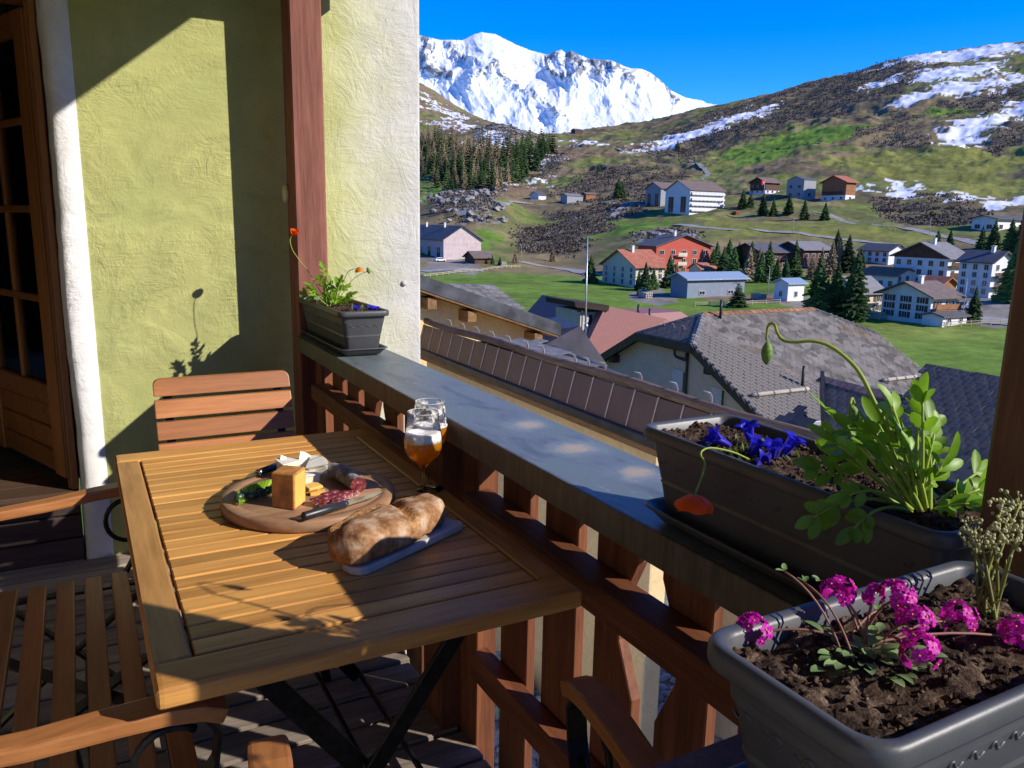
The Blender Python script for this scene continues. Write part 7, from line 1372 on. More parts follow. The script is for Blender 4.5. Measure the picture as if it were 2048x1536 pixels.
# resample the profiles on a fine fan of azimuths and smooth across it
_fa = np.arange(TAZ[0], TAZ[-1] + 1e-6, 0.25)
_kd = np.stack([np.interp(_fa, TAZ, TKD[:, k]) for k in range(TKD.shape[1])], 1); _kz = np.stack([np.interp(_fa, TAZ, TKZ[:, k]) for k in range(TKD.shape[1])], 1)
_g = np.exp(-0.5 * (np.arange(-9, 10) * 0.25 / 0.75) ** 2); _g /= _g.sum()
def _sm(a): return np.stack([np.convolve(np.pad(a[:, k], 9, 'edge'), _g, 'valid') for k in range(a.shape[1])], 1)
TAZ, TKD, TKZ = _fa, _sm(_kd), _sm(_kz)
def ground_at(az, D):
    """az (deg), D arrays -> z by interpolation between the radial profiles"""
    az = np.clip(np.asarray(az, float), TAZ[0], TAZ[-1]); D = np.asarray(D, float)
    i = np.clip(np.searchsorted(TAZ, az, side='right') - 1, 0, len(TAZ) - 2); f = (az - TAZ[i]) / (TAZ[i + 1] - TAZ[i])
    kd = TKD[i] * (1 - f)[..., None] + TKD[i + 1] * f[..., None]; kz = TKZ[i] * (1 - f)[..., None] + TKZ[i + 1] * f[..., None]
    j = np.clip((D[..., None] >= kd).sum(-1) - 1, 0, kd.shape[-1] - 2)
    def g(a, k): return np.take_along_axis(a, k[..., None], -1)[..., 0]
    d0, d1, z0, z1 = g(kd, j), g(kd, j + 1), g(kz, j), g(kz, j + 1)
    u = (D - d0) / (d1 - d0)
    return z0 + (z1 - z0) * u
def bumps(x, y, D):
    a = np.clip((D - 230) / 500, 0, 1)
    return a * ((fbm(x / 60, y / 60, 4, 3) - .5) * 14 + (ridged(x / 25, y / 25, 3, 8) - .5) * 5.5 + (fbm(x / 9, y / 9, 3, 18) - .5) * 2.6) * np.clip((3000 - D) / 2000, .4, 1) + (fbm(x / 14, y / 14, 3, 5) - .5) * 0.9 * np.clip((D - 30) / 60, 0, 1)
def ground(x, y):
    D = np.hypot(x, y); az = np.degrees(np.arctan2(x, y))
    return float(ground_at(np.array([az]), np.array([D]))[0] + bumps(np.array([x]), np.array([y]), np.array([D]))[0])
az = np.concatenate([np.linspace(-100, 15, 30), np.linspace(15.6, 20.6, 26), np.arange(20.8, 63.0, 0.085), np.linspace(63.6, 80, 24), np.linspace(85, 200, 28)])
s_ = np.concatenate([np.linspace(0, 1, 26)[:-1] ** 1.3 * 0.24, np.linspace(0.24, 1, 300)])
A_, S_ = np.meshgrid(az, s_, indexing='ij')
azc = np.clip(A_, TAZ[0], TAZ[-1]); ii = np.clip(np.searchsorted(TAZ, azc, side='right') - 1, 0, len(TAZ) - 2); ff = (azc - TAZ[ii]) / (TAZ[ii + 1] - TAZ[ii])
DMAX = TKD[ii, -1] * (1 - ff) + TKD[ii + 1, -1] * ff
# distance runs so that rows are even in the picture: slow near, fast far
D_ = 3 + (150 - 3) * np.clip(S_ / 0.24, 0, 1) + np.where(S_ > 0.24, (DMAX * 1.0 - 150) * np.clip((S_ - 0.24) / 0.76, 0, 1) ** 1.55, 0)
X_ = D_ * np.sin(np.radians(A_)); Y_ = D_ * np.cos(np.radians(A_)); 
Z_ = ground_at(A_, D_) + bumps(X_, Y_, D_)
NA, NS_ = A_.shape
# a far apron drops behind the skyline
X2 = X_[:, -1] * 1.12; Y2 = Y_[:, -1] * 1.12; Z2 = Z_[:, -1] - 60
X_ = np.hstack([X_, X2[:, None]]); Y_ = np.hstack([Y_, Y2[:, None]]); Z_ = np.hstack([Z_, Z2[:, None]]); D_ = np.hypot(X_, Y_); NS2 = NS_ + 1
def pip(px, py, poly):
    ins = np.zeros(px.shape, bool); n = len(poly); j = n - 1
    for i in range(n):
        xi, yi = poly[i]; xj, yj = poly[j]
        if yi != yj:
            c = ((yi > py) != (yj > py)) & (px < (xj - xi) * (py - yi) / (yj - yi) + xi); ins ^= c
        j = i
    return ins
nx_ = fbm(X_ / 40, Y_ / 40, 5, 21, .62) - .5; ny_ = fbm(X_ / 40, Y_ / 40, 5, 44, .62) - .5
wx = X_ + nx_ * D_ * 0.085; wy = Y_ + ny_ * D_ * 0.085
hx = (fbm(X_ / 7, Y_ / 7, 4, 121, .7) - .5) * D_ * 0.05; hy = (fbm(X_ / 7, Y_ / 7, 4, 133, .7) - .5) * D_ * 0.05
ZC = {'pave': (0.24, 0.215, 0.18), 'dirt': (0.24, 0.165, 0.10), 'green': (0.13, 0.22, 0.032), 'olive': (0.20, 0.205, 0.05), 'brown': (0.205, 0.145, 0.085), 'dark': (0.150, 0.122, 0.080), 'rock': (0.23, 0.225, 0.21), 'snow': (0.74, 0.755, 0.78)}
n1 = fbm(X_ / 55, Y_ / 55, 5, 71); n2 = fbm(X_ / 12, Y_ / 12, 4, 90)
col = np.zeros(X_.shape + (3,))
hill = np.stack([0.205 + 0 * n1, 0.158 + 0 * n1, 0.080 + 0 * n1], -1); oliv = np.array([0.15, 0.18, 0.045]); tan_ = np.array([0.27, 0.205, 0.105])
k1 = np.clip((n1 - .42) * 6, 0, 1)[..., None]; k2 = np.clip((n2 - .52) * 6, 0, 1)[..., None]
col = hill * (1 - k1) + oliv * k1; col = col * (1 - 0.6 * k2) + tan_ * 0.6 * k2
n3 = fbm(X_ / 22, Y_ / 22, 4, 150, .6); hk = (np.clip((n3 - .53) * 9, 0, 1) * np.clip((D_ - 330) / 150, 0, 1))[..., None] * 0.75
col = col * (1 - hk) + np.array([0.095, 0.075, 0.050]) * hk
md = np.clip((265 - D_ + nx_ * 60) / 20, 0, 1)[..., None]
gk = np.clip((n1 - .45) * 5, 0, 1)[..., None]
mead = np.array([0.135, 0.215, 0.032]) * (1 - gk) + np.array([0.20, 0.245, 0.05]) * gk
col = col * (1 - md) + mead * md
ny0 = np.clip((26 - D_) / 6, 0, 1)[..., None]; col = col * (1 - ny0) + np.array([0.19, 0.20, 0.21]) * ny0
isdark = np.zeros(X_.shape, bool); isrock = np.zeros(X_.shape, bool); issnow = np.zeros(X_.shape, bool)
for kind, poly in ZONES:
    m = pip(wx + hx, wy + hy, poly) if kind == 'snow' else pip(wx, wy, poly)
    if kind == 'dark': m &= (n2 + 0.5 * (n1 - .5)) > 0.36; isdark |= m
    if kind == 'rock': isrock |= m
    if kind == 'brown': m &= n2 > 0.38
    c = np.array(ZC[kind])[None] * (0.82 + 0.36 * n2[m][:, None] if kind not in ('snow',) else 1.0)
    if kind == 'snow': issnow |= m
    if kind == 'rock': c = np.where((n2[m] > .5)[:, None], c, np.array([0.16, 0.125, 0.07])[None])
    col[m] = c
isdark &= ~issnow
vs = np.stack([X_, Y_, Z_], -1).reshape(-1, 3)
idx = np.arange(NA * NS2).reshape(NA, NS2)
fc = np.stack([idx[:-1, :-1], idx[:-1, 1:], idx[1:, 1:], idx[1:, :-1]], -1).reshape(-1, 4)
me = bpy.data.meshes.new('terrain')
me.vertices.add(len(vs)); me.vertices.foreach_set('co', vs.ravel())
me.loops.add(fc.size); me.loops.foreach_set('vertex_index', fc.ravel()); me.polygons.add(len(fc))
me.polygons.foreach_set('loop_start', np.arange(0, fc.size, 4)); me.polygons.foreach_set('loop_total', np.full(len(fc), 4)); me.polygons.foreach_set('use_smooth', np.ones(len(fc), bool))
ca = me.color_attributes.new('cover', 'FLOAT_COLOR', 'POINT')
ca.data.foreach_set('color', np.concatenate([col.reshape(-1, 3), np.ones((len(vs), 1))], 1).ravel().astype(np.float32)); me.update()
t = NT('alpine_ground', 0.95, 0, 0.1)
vc = t.n('ShaderNodeVertexColor'); vc.layer_name = 'cover'; v = t.coord()
a = t.noise(v, 0.35, 6, 0.65); b = t.noise(t.coord((1, 1, 0.3)), 0.07, 5, 0.6)
hv_ = t.n('ShaderNodeHueSaturation'); mr = t.n('ShaderNodeMapRange'); mr.inputs['From Min'].default_value = 0.3; mr.inputs['From Max'].default_value = 0.7; mr.inputs['To Min'].default_value = 0.45; mr.inputs['To Max'].default_value = 1.5
sp = t.n('ShaderNodeSeparateColor'); t.l(vc.outputs[0], sp.inputs[0])
sat = t.n('ShaderNodeMapRange'); sat.inputs['From Min'].default_value = 0.3; sat.inputs['From Max'].default_value = 0.6; t.l(sp.outputs[2], sat.inputs[0])
ab = t.mix(0.5, a, b); t.l(ab, mr.inputs[0]); t.l(mr.outputs[0], hv_.inputs['Value']); t.l(vc.outputs[0], hv_.inputs['Color'])
t.base(t.mix(sat.outputs[0], hv_.outputs[0], vc.outputs[0])); t.bump(t.mix(0.4, a, t.noise(v, 0.12, 5)), 0.5, 0.8)
me.materials.append(t.m)
terr = bpy.data.objects.new('terrain', me); COL.objects.link(terr); tag(terr, kind='structure')

# ---- roads and paths draped on the ground ----------------------------------------
M_ROAD = plain('pale_road', (0.30, 0.29, 0.27), 0.9, var=0.15, scale=0.3)
for w, pl in ROADS:
    mb = MB(); L, R__ = [], []
    for i, p in enumerate(pl):
        a = Vector(pl[max(i - 1, 0)]); b = Vector(pl[min(i + 1, len(pl) - 1)]); d = (b - a)
        if d.length < 1e-6: continue
        d.normalize(); n = Vector((-d.y, d.x)) * w / 2
        for S, s in ((L, 1), (R__, -1)):
            x, y = p[0] + n.x * s, p[1] + n.y * s; S.append((x, y, max(ground(x, y), ground(p[0], p[1]) - 0.2) + 0.15))
    vs = L + R__; k = len(L)
    mb.add(vs, [(i, i + 1, k + i + 1, k + i) for i in range(k - 1)], 0, True)
    tag(mb.build('road', M_ROAD, None), kind='structure')
# cobbled yard below the balcony
rng = random.Random(17); M_COB = plain('cobble', (0.22, 0.235, 0.26), 0.55, var=0.25, scale=3)
mb = MB()
for i in range(3600):
    x = rng.uniform(3.6, 11); y = rng.uniform(3, 13); r = rng.uniform(0.045, 0.11); D = math.hypot(x, y)
    mb.blob((x, y, -7.60), (r * 1.2, r, r * 0.6), 1, 0.12, rnd=rng)
tag(mb.build('cobbles', M_COB, None), kind='stuff')
MB().box((0.5, -1, -7.8), (14, 14, -7.62)).build('yard', plain('yard_mortar', (0.16, 0.165, 0.17), 0.9), None)['kind'] = 'structure'
M_GST = plain('mossy_green_stone', (0.17, 0.24, 0.20), 0.8, var=0.4, scale=9, bump=0.4, bscale=14, bdist=0.02)
for i, (x, y, s) in enumerate(((5.6, 10.3, .45), (5.75, 9.5, .36), (5.5, 9.9, .3), (5.85, 10.9, .4), (5.6, 9.0, .28))):
    o = MB().blob((x, y, -7.5), (s, s * .8, s * .9), 2, 0.14, rnd=rng, smooth=False).build('rock', M_GST, None); tag(o, 'greenish grey rock in the yard far below the railing', 'rock', 'rocks in the yard')

# ---- snow mountain ----------------------------------------------------------------
caz = np.array([c[0] for c in CREST]); csl = np.array([c[1] for c in CREST])
maz = np.linspace(14, 50, 900); mt = np.linspace(0, 1, 230)
MA, MT = np.meshgrid(maz, mt, indexing='ij')
ESL = np.interp(MA, caz, csl)
DB = 4300 + 1700 * np.clip(MT, 0, 1) ** 0.75 - 900 * np.clip(0.3 - MT, 0, 1)          # flatter apron, steep upper face
SL = 0.075 + (ESL - 0.075) * MT                                                         # tangent of the sight angle of each row
uu = MA * 105.0; vv = SL * 6000.0                                                        # metres across and up the face
ux = uu + (fbm(uu / 300, vv / 300, 4, 61) - .5) * 150; vx = vv + (fbm(uu / 300, vv / 300, 4, 67) - .5) * 150
env = np.clip((1 - MT) * 7, 0, 1) ** .7
disp = env * ((ridged((ux + vx * .55) / 520, (vx - ux * .2) / 700, 5, 12) - .5) * 150 + (fbm(ux / 180, vx / 150, 5, 33, .55) - .5) * 90)
# named ribs of rock: (azimuth, sight tangent) polylines, each raised along its spine
RIBS = [[(27.31, 0.1771), (27.83, 0.1633), (28.63, 0.1506), (29.25, 0.144)], [(27.31, 0.1771), (26.24, 0.1626), (25.74, 0.1557)], [(31.33, 0.1987), (30.59, 0.1836), (30.81, 0.1708), (32.21, 0.1643)], [(32.15, 0.1955), (32.85, 0.1778), (32.38, 0.1643)], [(33.54, 0.1856), (34.05, 0.1678)], [(34.61, 0.1856), (35.21, 0.1723)], [(36.86, 0.1777), (37.3, 0.1643), (38.18, 0.1576), (39.1, 0.148)], [(22.1, 0.2091), (22.86, 0.171), (24.14, 0.165)], [(29.83, 0.1424), (30.87, 0.1342), (31.47, 0.1246)], [(24.06, 0.2054), (24.91, 0.1866), (25.92, 0.1815)], [(35.53, 0.1806), (36.15, 0.1583)]]
near_ = np.full(MA.shape, 1e9)
for rb in RIBS:
    d = np.full(MA.shape, 1e9)
    for (a0, s0), (a1, s1) in zip(rb[:-1], rb[1:]):
        p0 = np.array([a0 * 105, s0 * 6000]); p1 = np.array([a1 * 105, s1 * 6000]); e = p1 - p0
        f = np.clip(((ux - p0[0]) * e[0] + (vx - p0[1]) * e[1]) / (e @ e), 0, 1); d = np.minimum(d, np.hypot(ux - p0[0] - e[0] * f, vx - p0[1] - e[1] * f))
    disp += env ** .5 * 120 * np.exp(-d / 75.0); near_ = np.minimum(near_, d)
crag = np.exp(-near_ / 80.0) + 0.50 * np.clip(1 - np.abs(MA - 33.4) / 3.4, 0, 1) * np.clip((MT - .74) * 6, 0, 1) + 0.25 * np.clip((25 - MA) / 2, 0, 1) * np.clip((MT - .45) * 4, 0, 1) * 1.0
disp += crag * env ** .4 * (ridged(ux / 70, vx / 75, 4, 90) - .5) * 70
MD = DB - disp
MX = MD * np.sin(np.radians(MA)); MY = MD * np.cos(np.radians(MA)); MZ = SL * DB
jag = np.clip(1 - np.abs(maz - 33.2) / 3.6, 0, 1)
MZ[:, -1] += (ridged(maz * 9, maz * 0 + 2, 4, 5) - .5) * (8 + 55 * jag)
sp_n = fbm(ux / 22, vx / 26, 5, 77, .68)
rocky = np.clip((crag * 0.52 + sp_n - 0.95) * 9, 0, 1) * np.clip(MT * 5 - .6, 0, 1)
mcol = np.array([0.70, 0.72, 0.755]) * (1 - rocky[..., None]) + np.array([0.19, 0.195, 0.20]) * rocky[..., None]
vs = np.stack([MX, MY, MZ], -1); back = vs[:, -1].copy(); back *= np.array([1.15, 1.15, 0.7]); front = vs[:, 0].copy(); front *= np.array([.9, .9, 1]); front[:, 2] -= 250
vs = np.concatenate([front[:, None], vs, back[:, None]], 1); mcol = np.concatenate([mcol[:, :1], mcol, mcol[:, -1:]], 1)
na, nb = vs.shape[:2]; idx = np.arange(na * nb).reshape(na, nb); fc = np.stack([idx[:-1, :-1], idx[:-1, 1:], idx[1:, 1:], idx[1:, :-1]], -1).reshape(-1, 4)
me = bpy.data.meshes.new('snow_mountain'); me.from_pydata(vs.reshape(-1, 3).tolist(), [], fc.tolist()); me.polygons.foreach_set('use_smooth', np.ones(len(fc), bool))
ca = me.color_attributes.new('cover', 'FLOAT_COLOR', 'POINT'); ca.data.foreach_set('color', np.concatenate([mcol.reshape(-1, 3), np.ones((na * nb, 1))], 1).ravel().astype(np.float32))
t = NT('snow_and_rock', 0.75, 0, 0.2); vc = t.n('ShaderNodeVertexColor'); vc.layer_name = 'cover'; t.l(vc.outputs[0], t.b.inputs['Base Color'])
v = t.coord(); t.bump(t.mix(0.5, t.noise(v, 0.03, 6, 0.6), t.noise(v, 0.008, 5)), 0.10, 14.0)
me.materials.append(t.m); mo = bpy.data.objects.new('mountain', me); COL.objects.link(mo); tag(mo, kind='structure')

# ---- scrub and rocks on the slopes: nobody could count them -----------------------------
rng = random.Random(29)
M_SCRUB = plain('bare_scrub', (0.165, 0.132, 0.10), 0.9, var=0.5, scale=0.12)
M_CRAG = plain('crag', (0.26, 0.25, 0.23), 0.85, var=0.35, scale=0.3, bump=0.6, bscale=0.8, bdist=0.5)
vis = (A_ > 20.5) & (A_ < 62.5)
di = np.argwhere(isdark[:, :NS_] & vis); ri = np.argwhere(isrock[:, :NS_] & vis)
def scatter(name, ids, n, mat, lo, hi, fl, twigs=False):
    mb = MB()
    for k in range(n):
        i, j = ids[rng.randrange(len(ids))]; D = D_[i, j]; s = rng.uniform(lo, hi) * (0.6 + D / 1400)
        p = Vector((X_[i, j] + rng.uniform(-3, 3), Y_[i, j] + rng.uniform(-3, 3), Z_[i, j] + s * 0.25))
        if twigs:
            for q in range(6):
                a = rng.uniform(0, 2 * PI); d = Vector((math.cos(a) * rng.uniform(.3, 1), math.sin(a) * rng.uniform(.3, 1), rng.uniform(.5, 1.3))) * s; w = Vector((-math.sin(a), math.cos(a), 0)) * s * rng.uniform(.2, .42)
                mb.add([p - w * .6, p + w * .6, p + d + w, p + d * 1.1 - w], [(0, 1, 2, 3)])
        else: mb.blob(p, (s, s, s * fl), 0, 0.35, rnd=rng, smooth=False)
    tag(mb.build(name, mat, None), kind='stuff')
scatter('scrub', di, 15000, M_SCRUB, 0.45, 1.15, 0.8, True)
scatter('rocks', ri, 260, M_CRAG, 0.8, 3.2, 0.6)
scatter('heath', ri, 2500, M_SCRUB, 0.5, 1.2, 0.8, True)

# ================================================================== TREES
def leafy(name, c, c2): return plain(name, c, 0.8, var=0.45, scale=1.2, rnd=True, spec=0.2)
M_SPRUCE = leafy('spruce_needles', (0.044, 0.088, 0.022), None); M_LARCH = leafy('bare_larch', (0.25, 0.18, 0.10), None); M_BARK = plain('bark', (0.10, 0.07, 0.05), 0.9, var=0.3, scale=3)
def conifer_mesh(name, rng, whorls, per, R, mat, thin=1.0, narrow=1.0):
    mb = MB()
    for wi in range(whorls):
        f = wi / (whorls - 1); z = 0.06 + 0.93 * f; r = R * narrow * (1 - f) ** 0.85 * rng.uniform(0.82, 1.15) + 0.012
        m = max(4, int(per * (1 - 0.6 * f)))
        for k in range(m):
            if rng.random() < 0.08: continue
            a = 2 * PI * (k + rng.uniform(-.35, .35)) / m + wi; rr = r * rng.uniform(0.7, 1.18); dz = -0.18 * rr - rng.uniform(0.0, 0.02); w = rr * rng.uniform(0.24, 0.40) * thin + 0.006
            ca_, sa = math.cos(a), math.sin(a); p0 = Vector((0.01 * ca_, 0.01 * sa, z + 0.012)); 
            sd = Vector((-sa, ca_, 0)) * w; m1 = Vector((ca_ * rr * .55, sa * rr * .55, z + dz * .35 + 0.006)); m2 = Vector((ca_ * rr, sa * rr, z + dz))
            hang = Vector((0, 0, -0.035 * rng.uniform(.6, 1.3)))
            mb.add([p0, m1 + sd, m2, m1 - sd, m1 + sd * .8 + hang, m2 + hang * .8, m1 - sd * .8 + hang], [(0, 1, 2, 3), (1, 4, 5, 2), (3, 2, 5, 6)])
    mb.tube([(0, 0, 0.0), (0, 0, 1.02)], [0.02, 0.001], 4)
    return mb.mesh(name, mat)
trunk_me = MB().tube([(0, 0, -0.05), (0, 0, 0.5), (0, 0, 0.95)], [0.022, 0.014, 0.003], 7).mesh('trunk', M_BARK)
rng = random.Random(77)
SPR = [conifer_mesh('crown', rng, 26, 15, 0.205, M_SPRUCE) for _ in range(4)]; LAR = [conifer_mesh('crown', rng, 30, 13, 0.17, M_LARCH, 0.55) for _ in range(3)]; PIN = [conifer_mesh('crown', rng, 14, 15, 0.36, M_SPRUCE, 1.4) for _ in range(1)]
bare = MB()
def _br(p, d, L, r, dep):
    q = p + d * L; bare.tube([p, q], [r, r * .6], 4, cap=False)
    if dep:
        for k in range(4): _br(q, (d + Vector((rng.uniform(-.8, .8), rng.uniform(-.8, .8), rng.uniform(-.1, .5)))).normalized(), L * .62, r * .55, dep - 1)
_br(Vector((0, 0, -0.02)), Vector((0, 0, 1)), 0.34, 0.016, 4)
BAR = [bare.mesh('crown', plain('bare_twigs', (0.22, 0.17, 0.15), 0.9))]
for i, (k, x, y, h, lab) in enumerate(TREES):
    src = {'spruce': SPR, 'larch': LAR, 'pine': PIN, 'bare': BAR}[k]; z = ground(x, y)
    nm = {'spruce': 'spruce_tree', 'larch': 'larch_tree', 'pine': 'pine_tree', 'bare': 'bare_tree'}[k]; grp = {'spruce': 'village spruces', 'larch': 'village larches', 'bare': 'bare trees', 'pine': None}[k]
    t_ = thing(nm, lab, 'tree', (x, y, z), rng.uniform(0, 6), grp)
    cr = place(src[rng.randrange(len(src))], 'crown', t_, scale=(h * rng.uniform(1.15, 1.5), h * rng.uniform(1.15, 1.5), h))
    if k != 'bare': place(trunk_me, 'trunk', t_, scale=(h, h, h))
FSPR = [conifer_mesh('spruce_tree', rng, 12, 9, 0.20, M_SPRUCE, 1.2) for _ in range(3)]; FLAR = [conifer_mesh('larch_tree', rng, 14, 9, 0.16, M_LARCH, 0.8) for _ in range(3)]
for x, y, h, k in FOREST:
    src = FSPR if k == 'spruce' else FLAR
    o = place(src[rng.randrange(3)], k + '_tree', None, (x, y, ground(x, y) - 0.3), (0, 0, rng.uniform(0, 6)), (h, h, h))
    tag(o, 'dark spruce in the mixed wood below the snow mountain' if k == 'spruce' else 'brown leafless larch in the mixed wood below the snow mountain', 'tree', 'spruces of the mixed wood' if k == 'spruce' else 'larches of the mixed wood')

# ================================================================== VILLAGE HOUSES
def flat(name, c, r=0.8, v=0.06): return plain(name, c, r, var=v, scale=0.8)
W_WHITE = flat('white_house_render', (0.72, 0.71, 0.69)); W_CREAM = flat('cream_house_render', (0.60, 0.54, 0.40)); W_RED = flat('red_house_render', (0.46, 0.085, 0.055)); W_BLUE = flat('blue_grey_cladding', (0.20, 0.235, 0.29))
W_DWOOD = flat('dark_wood_cladding', (0.11, 0.05, 0.03), v=0.2); W_PWOOD = flat('pale_pink_boards', (0.56, 0.45, 0.43), v=0.1); W_GREY = flat('grey_boards', (0.30, 0.31, 0.32)); W_BRWOOD = flat('orange_brown_boards', (0.30, 0.13, 0.055), v=0.2)
R_GREY = flat('grey_roofing', (0.105, 0.10, 0.105), 0.7, 0.15); R_RED = flat('red_tiles', (0.40, 0.135, 0.075), 0.75, 0.15); R_BLUE = plain('pale_blue_sheet', (0.36, 0.45, 0.53), 0.4, 0.3, var=0.08); R_BROWN = flat('brown_roofing', (0.17, 0.125, 0.105), 0.8, 0.15); R_LGREY = flat('light_grey_roofing', (0.21, 0.20, 0.20), 0.7, 0.1)
M_WFRAME = flat('window_frame', (0.60, 0.58, 0.54)); M_SHUT = flat('dark_shutter', (0.10, 0.06, 0.04))
WMESH = {}
def window_mesh(w, h, shut):
    key = (round(w, 2), round(h, 2), shut)
    if key not in WMESH:
        mb = MB(); t = 0.09   # local: x across, -y outward
        mb.box((-w / 2, -0.05, 0), (w / 2, -0.015, h), 1)
        for a, b in (((-w / 2 - t, -0.10, -t), (-w / 2, 0.02, h + t)), ((w / 2, -0.10, -t), (w / 2 + t, 0.02, h + t)), ((-w / 2, -0.10, h), (w / 2, 0.02, h + t)), ((-w / 2, -0.16, -t), (w / 2, 0.02, 0)), ((-0.035, -0.09, 0), (0.035, -0.051, h))): mb.box(a, b, 0)
        if shut:
            for s in (-1, 1): mb.box((s * (w / 2 + t + 0.30) - 0.28, -0.07, -0.05), (s * (w / 2 + t + 0.30) + 0.28, -0.005, h + 0.05), 2)
        WMESH[key] = mb.mesh('window', [M_WFRAME, M_DGLASS, M_SHUT])
    return WMESH[key]
def house(key, label, cat, wall, roof, ridge, pitch, over=0.8, west=None, south=None, base=None, gable=None, win_s=None, balc=None, chim=0, minL=0, minLy=0, win=(1.0, 1.25), shut=False, top_band=None):
    """corner-anchored house: west face looks along -X, south face along -Y"""
    x, y, _z, Lx, Ly, h = HOUSE_AT[key]
    Lx = max(Lx, minL); Ly = max(Ly, minLy)
    z = min(ground(x, y), ground(x + Lx, y), ground(x, y + Ly)); z0 = _z
    t = thing(cat.replace(' ', '_'), label, cat, (x, y, z0))
    tp = math.tan(math.radians(pitch)); zt = z0 + h
    a = (Ly if ridge == 'x' else Lx) / 2; rise = a * tp
    def face_poly(): return None
    if ridge == 'x': poly = [(y, z - 3), (y + Ly, z - 3), (y + Ly, zt), (y + Ly / 2, zt + rise), (y, zt)]; MB().prism(poly, 0, x, x + Lx).build('wall', wall, t)
    else: poly = [(x, z - 3), (x + Lx, z - 3), (x + Lx, zt), (x + Lx / 2, zt + rise), (x, zt)]; MB().prism(poly, 1, y, y + Ly).build('wall', wall, t)
    if gable:   # differently clad gable field, set slightly proud
        if ridge == 'x': MB().prism([(y - 0.02, zt - 0.4), (y + Ly + 0.02, zt - 0.4), (y + Ly + .02, zt + 0.02), (y + Ly / 2, zt + rise + 0.02), (y - .02, zt + 0.02)], 0, x - 0.08, x - 0.01).build('gable_boarding', gable, t)
        else: MB().prism([(x - 0.02, zt - 0.4), (x + Lx + 0.02, zt - 0.4), (x + Lx + .02, zt + 0.02), (x + Lx / 2, zt + rise + 0.02), (x - .02, zt + 0.02)], 1, y - 0.08, y - 0.01).build('gable_boarding', gable, t)
    if base: MB().box((x - 0.06, y - 0.06, z - 3), (x + Lx + 0.06, y + Ly + 0.06, z0 + base[1])).build('plinth', base[0], t)
    o = over; th = 0.26; b = 0.04
    for s in (-1, 1):
        e = a + o
        if ridge == 'x':
            cy = y + Ly / 2; P = [(x - o, cy, zt + rise + b), (x + Lx + o, cy, zt + rise + b), (x + Lx + o, cy + s * e, zt - o * tp + b), (x - o, cy + s * e, zt - o * tp + b)]
        else:
            cx = x + Lx / 2; P = [(cx, y - o, zt + rise + b), (cx, y + Ly + o, zt + rise + b), (cx + s * e, y + Ly + o, zt - o * tp + b), (cx + s * e, y - o, zt - o * tp + b)]
        MB().hexa(P + [(p[0], p[1], p[2] + th) for p in P]).build('roof', roof, t)
    for n in range(chim):
        cx, cy = (x + Lx * (.35 + .4 * n), y + Ly * .42) if ridge == 'x' else (x + Lx * .42, y + Ly * (.3 + .4 * n))
        MB().box((cx - .35, cy - .35, zt), (cx + .35, cy + .35, zt + rise + 1.2)).box((cx - .45, cy - .45, zt + rise + 1.2), (cx + .45, cy + .45, zt + rise + 1.35)).build('chimney', W_WHITE, t)
    for spec, fc_ in ((west, 'w'), (south, 's')):
        if not spec: continue
        ww = win_s if (fc_ == 's' and win_s) else win; wm = window_mesh(ww[0], ww[1], shut)
        nc, nr = spec[0], spec[1]; L = Ly if fc_ == 'w' else Lx; skip = spec[2] if len(spec) > 2 else ()
        if ww[0] * 1.3 * nc > L: nc = max(1, int(L / (ww[0] * 1.4)))
        for r in range(nr):
            zz = z0 + (base[1] if base else 0) * 0 + 0.9 + r * ((h - 0.9) / max(nr, 1))
            for c in range(nc):
                if (c, r) in skip: continue
                f = (c + .5) / nc
                if fc_ == 'w': place(wm, 'window', t, (-0.012 if not base else -0.075, L * (1 - f), zz - z0), (0, 0, -PI / 2))
                else: place(wm, 'window', t, (L * f, -0.012 if not base else -0.075, zz - z0))
    for (fb, zb_, n0, n1, mt) in (balc or ()):       # balcony slab with a solid boarded parapet
        zq = z0 + zb_
        if fb == 'w':
            bb = MB().box((x - 1.15, y + Ly * n0, zq - 0.15), (x - 0.1, y + Ly * n1, zq)).build('balcony', mt, t)
            MB().box((x - 1.2, y + Ly * n0, zq + 0.1), (x - 1.12, y + Ly * n1, zq + 0.95)).box((x - 1.22, y + Ly * n0 - .05, zq + 0.951), (x - 1.10, y + Ly * n1 + .05, zq + 1.03)).build('parapet', mt, bb)
        else:
            bb = MB().box((x + Lx * n0, y - 1.15, zq - 0.15), (x + Lx * n1, y - 0.1, zq)).build('balcony', mt, t)
            MB().box((x + Lx * n0, y - 1.2, zq + 0.1), (x + Lx * n1, y - 1.12, zq + 0.95)).box((x + Lx * n0 - .05, y - 1.22, zq + 0.951), (x + Lx * n1 + .05, y - 1.10, zq + 1.03)).build('parapet', mt, bb)
    return t
house('barn', 'large barn with dark roof and pale pinkish boarded gable', 'barn', W_PWOOD, R_GREY, 'y', 32, 0.8, west=(5, 1), chim=2, win=(3.0, 3.6))
house('shed', 'low dark roofed shed beside the barn', 'shed', W_DWOOD, R_BROWN, 'x', 24, 0.8)
house('cream', 'cream three storey house with red roof at the meadow edge', 'house', W_CREAM, R_RED, 'x', 27, 0.9, west=(4, 3), south=(3, 3), chim=1, win=(0.95, 1.2))
house('red', 'red walled house with dark low pitched roof', 'house', W_RED, R_GREY, 'y', 17, 1.0, west=(1, 2), south=(5, 3), chim=1, win=(1.5, 1.3), minLy=9, balc=[('s', 2.9, 0.36, 0.52, W_CREAM), ('s', 5.6, 0.36, 0.52, W_CREAM)])
house('redsmall', 'small roof of reddish tiles in front of the red house', 'house', W_CREAM, R_RED, 'x', 30, .5, minLy=5)
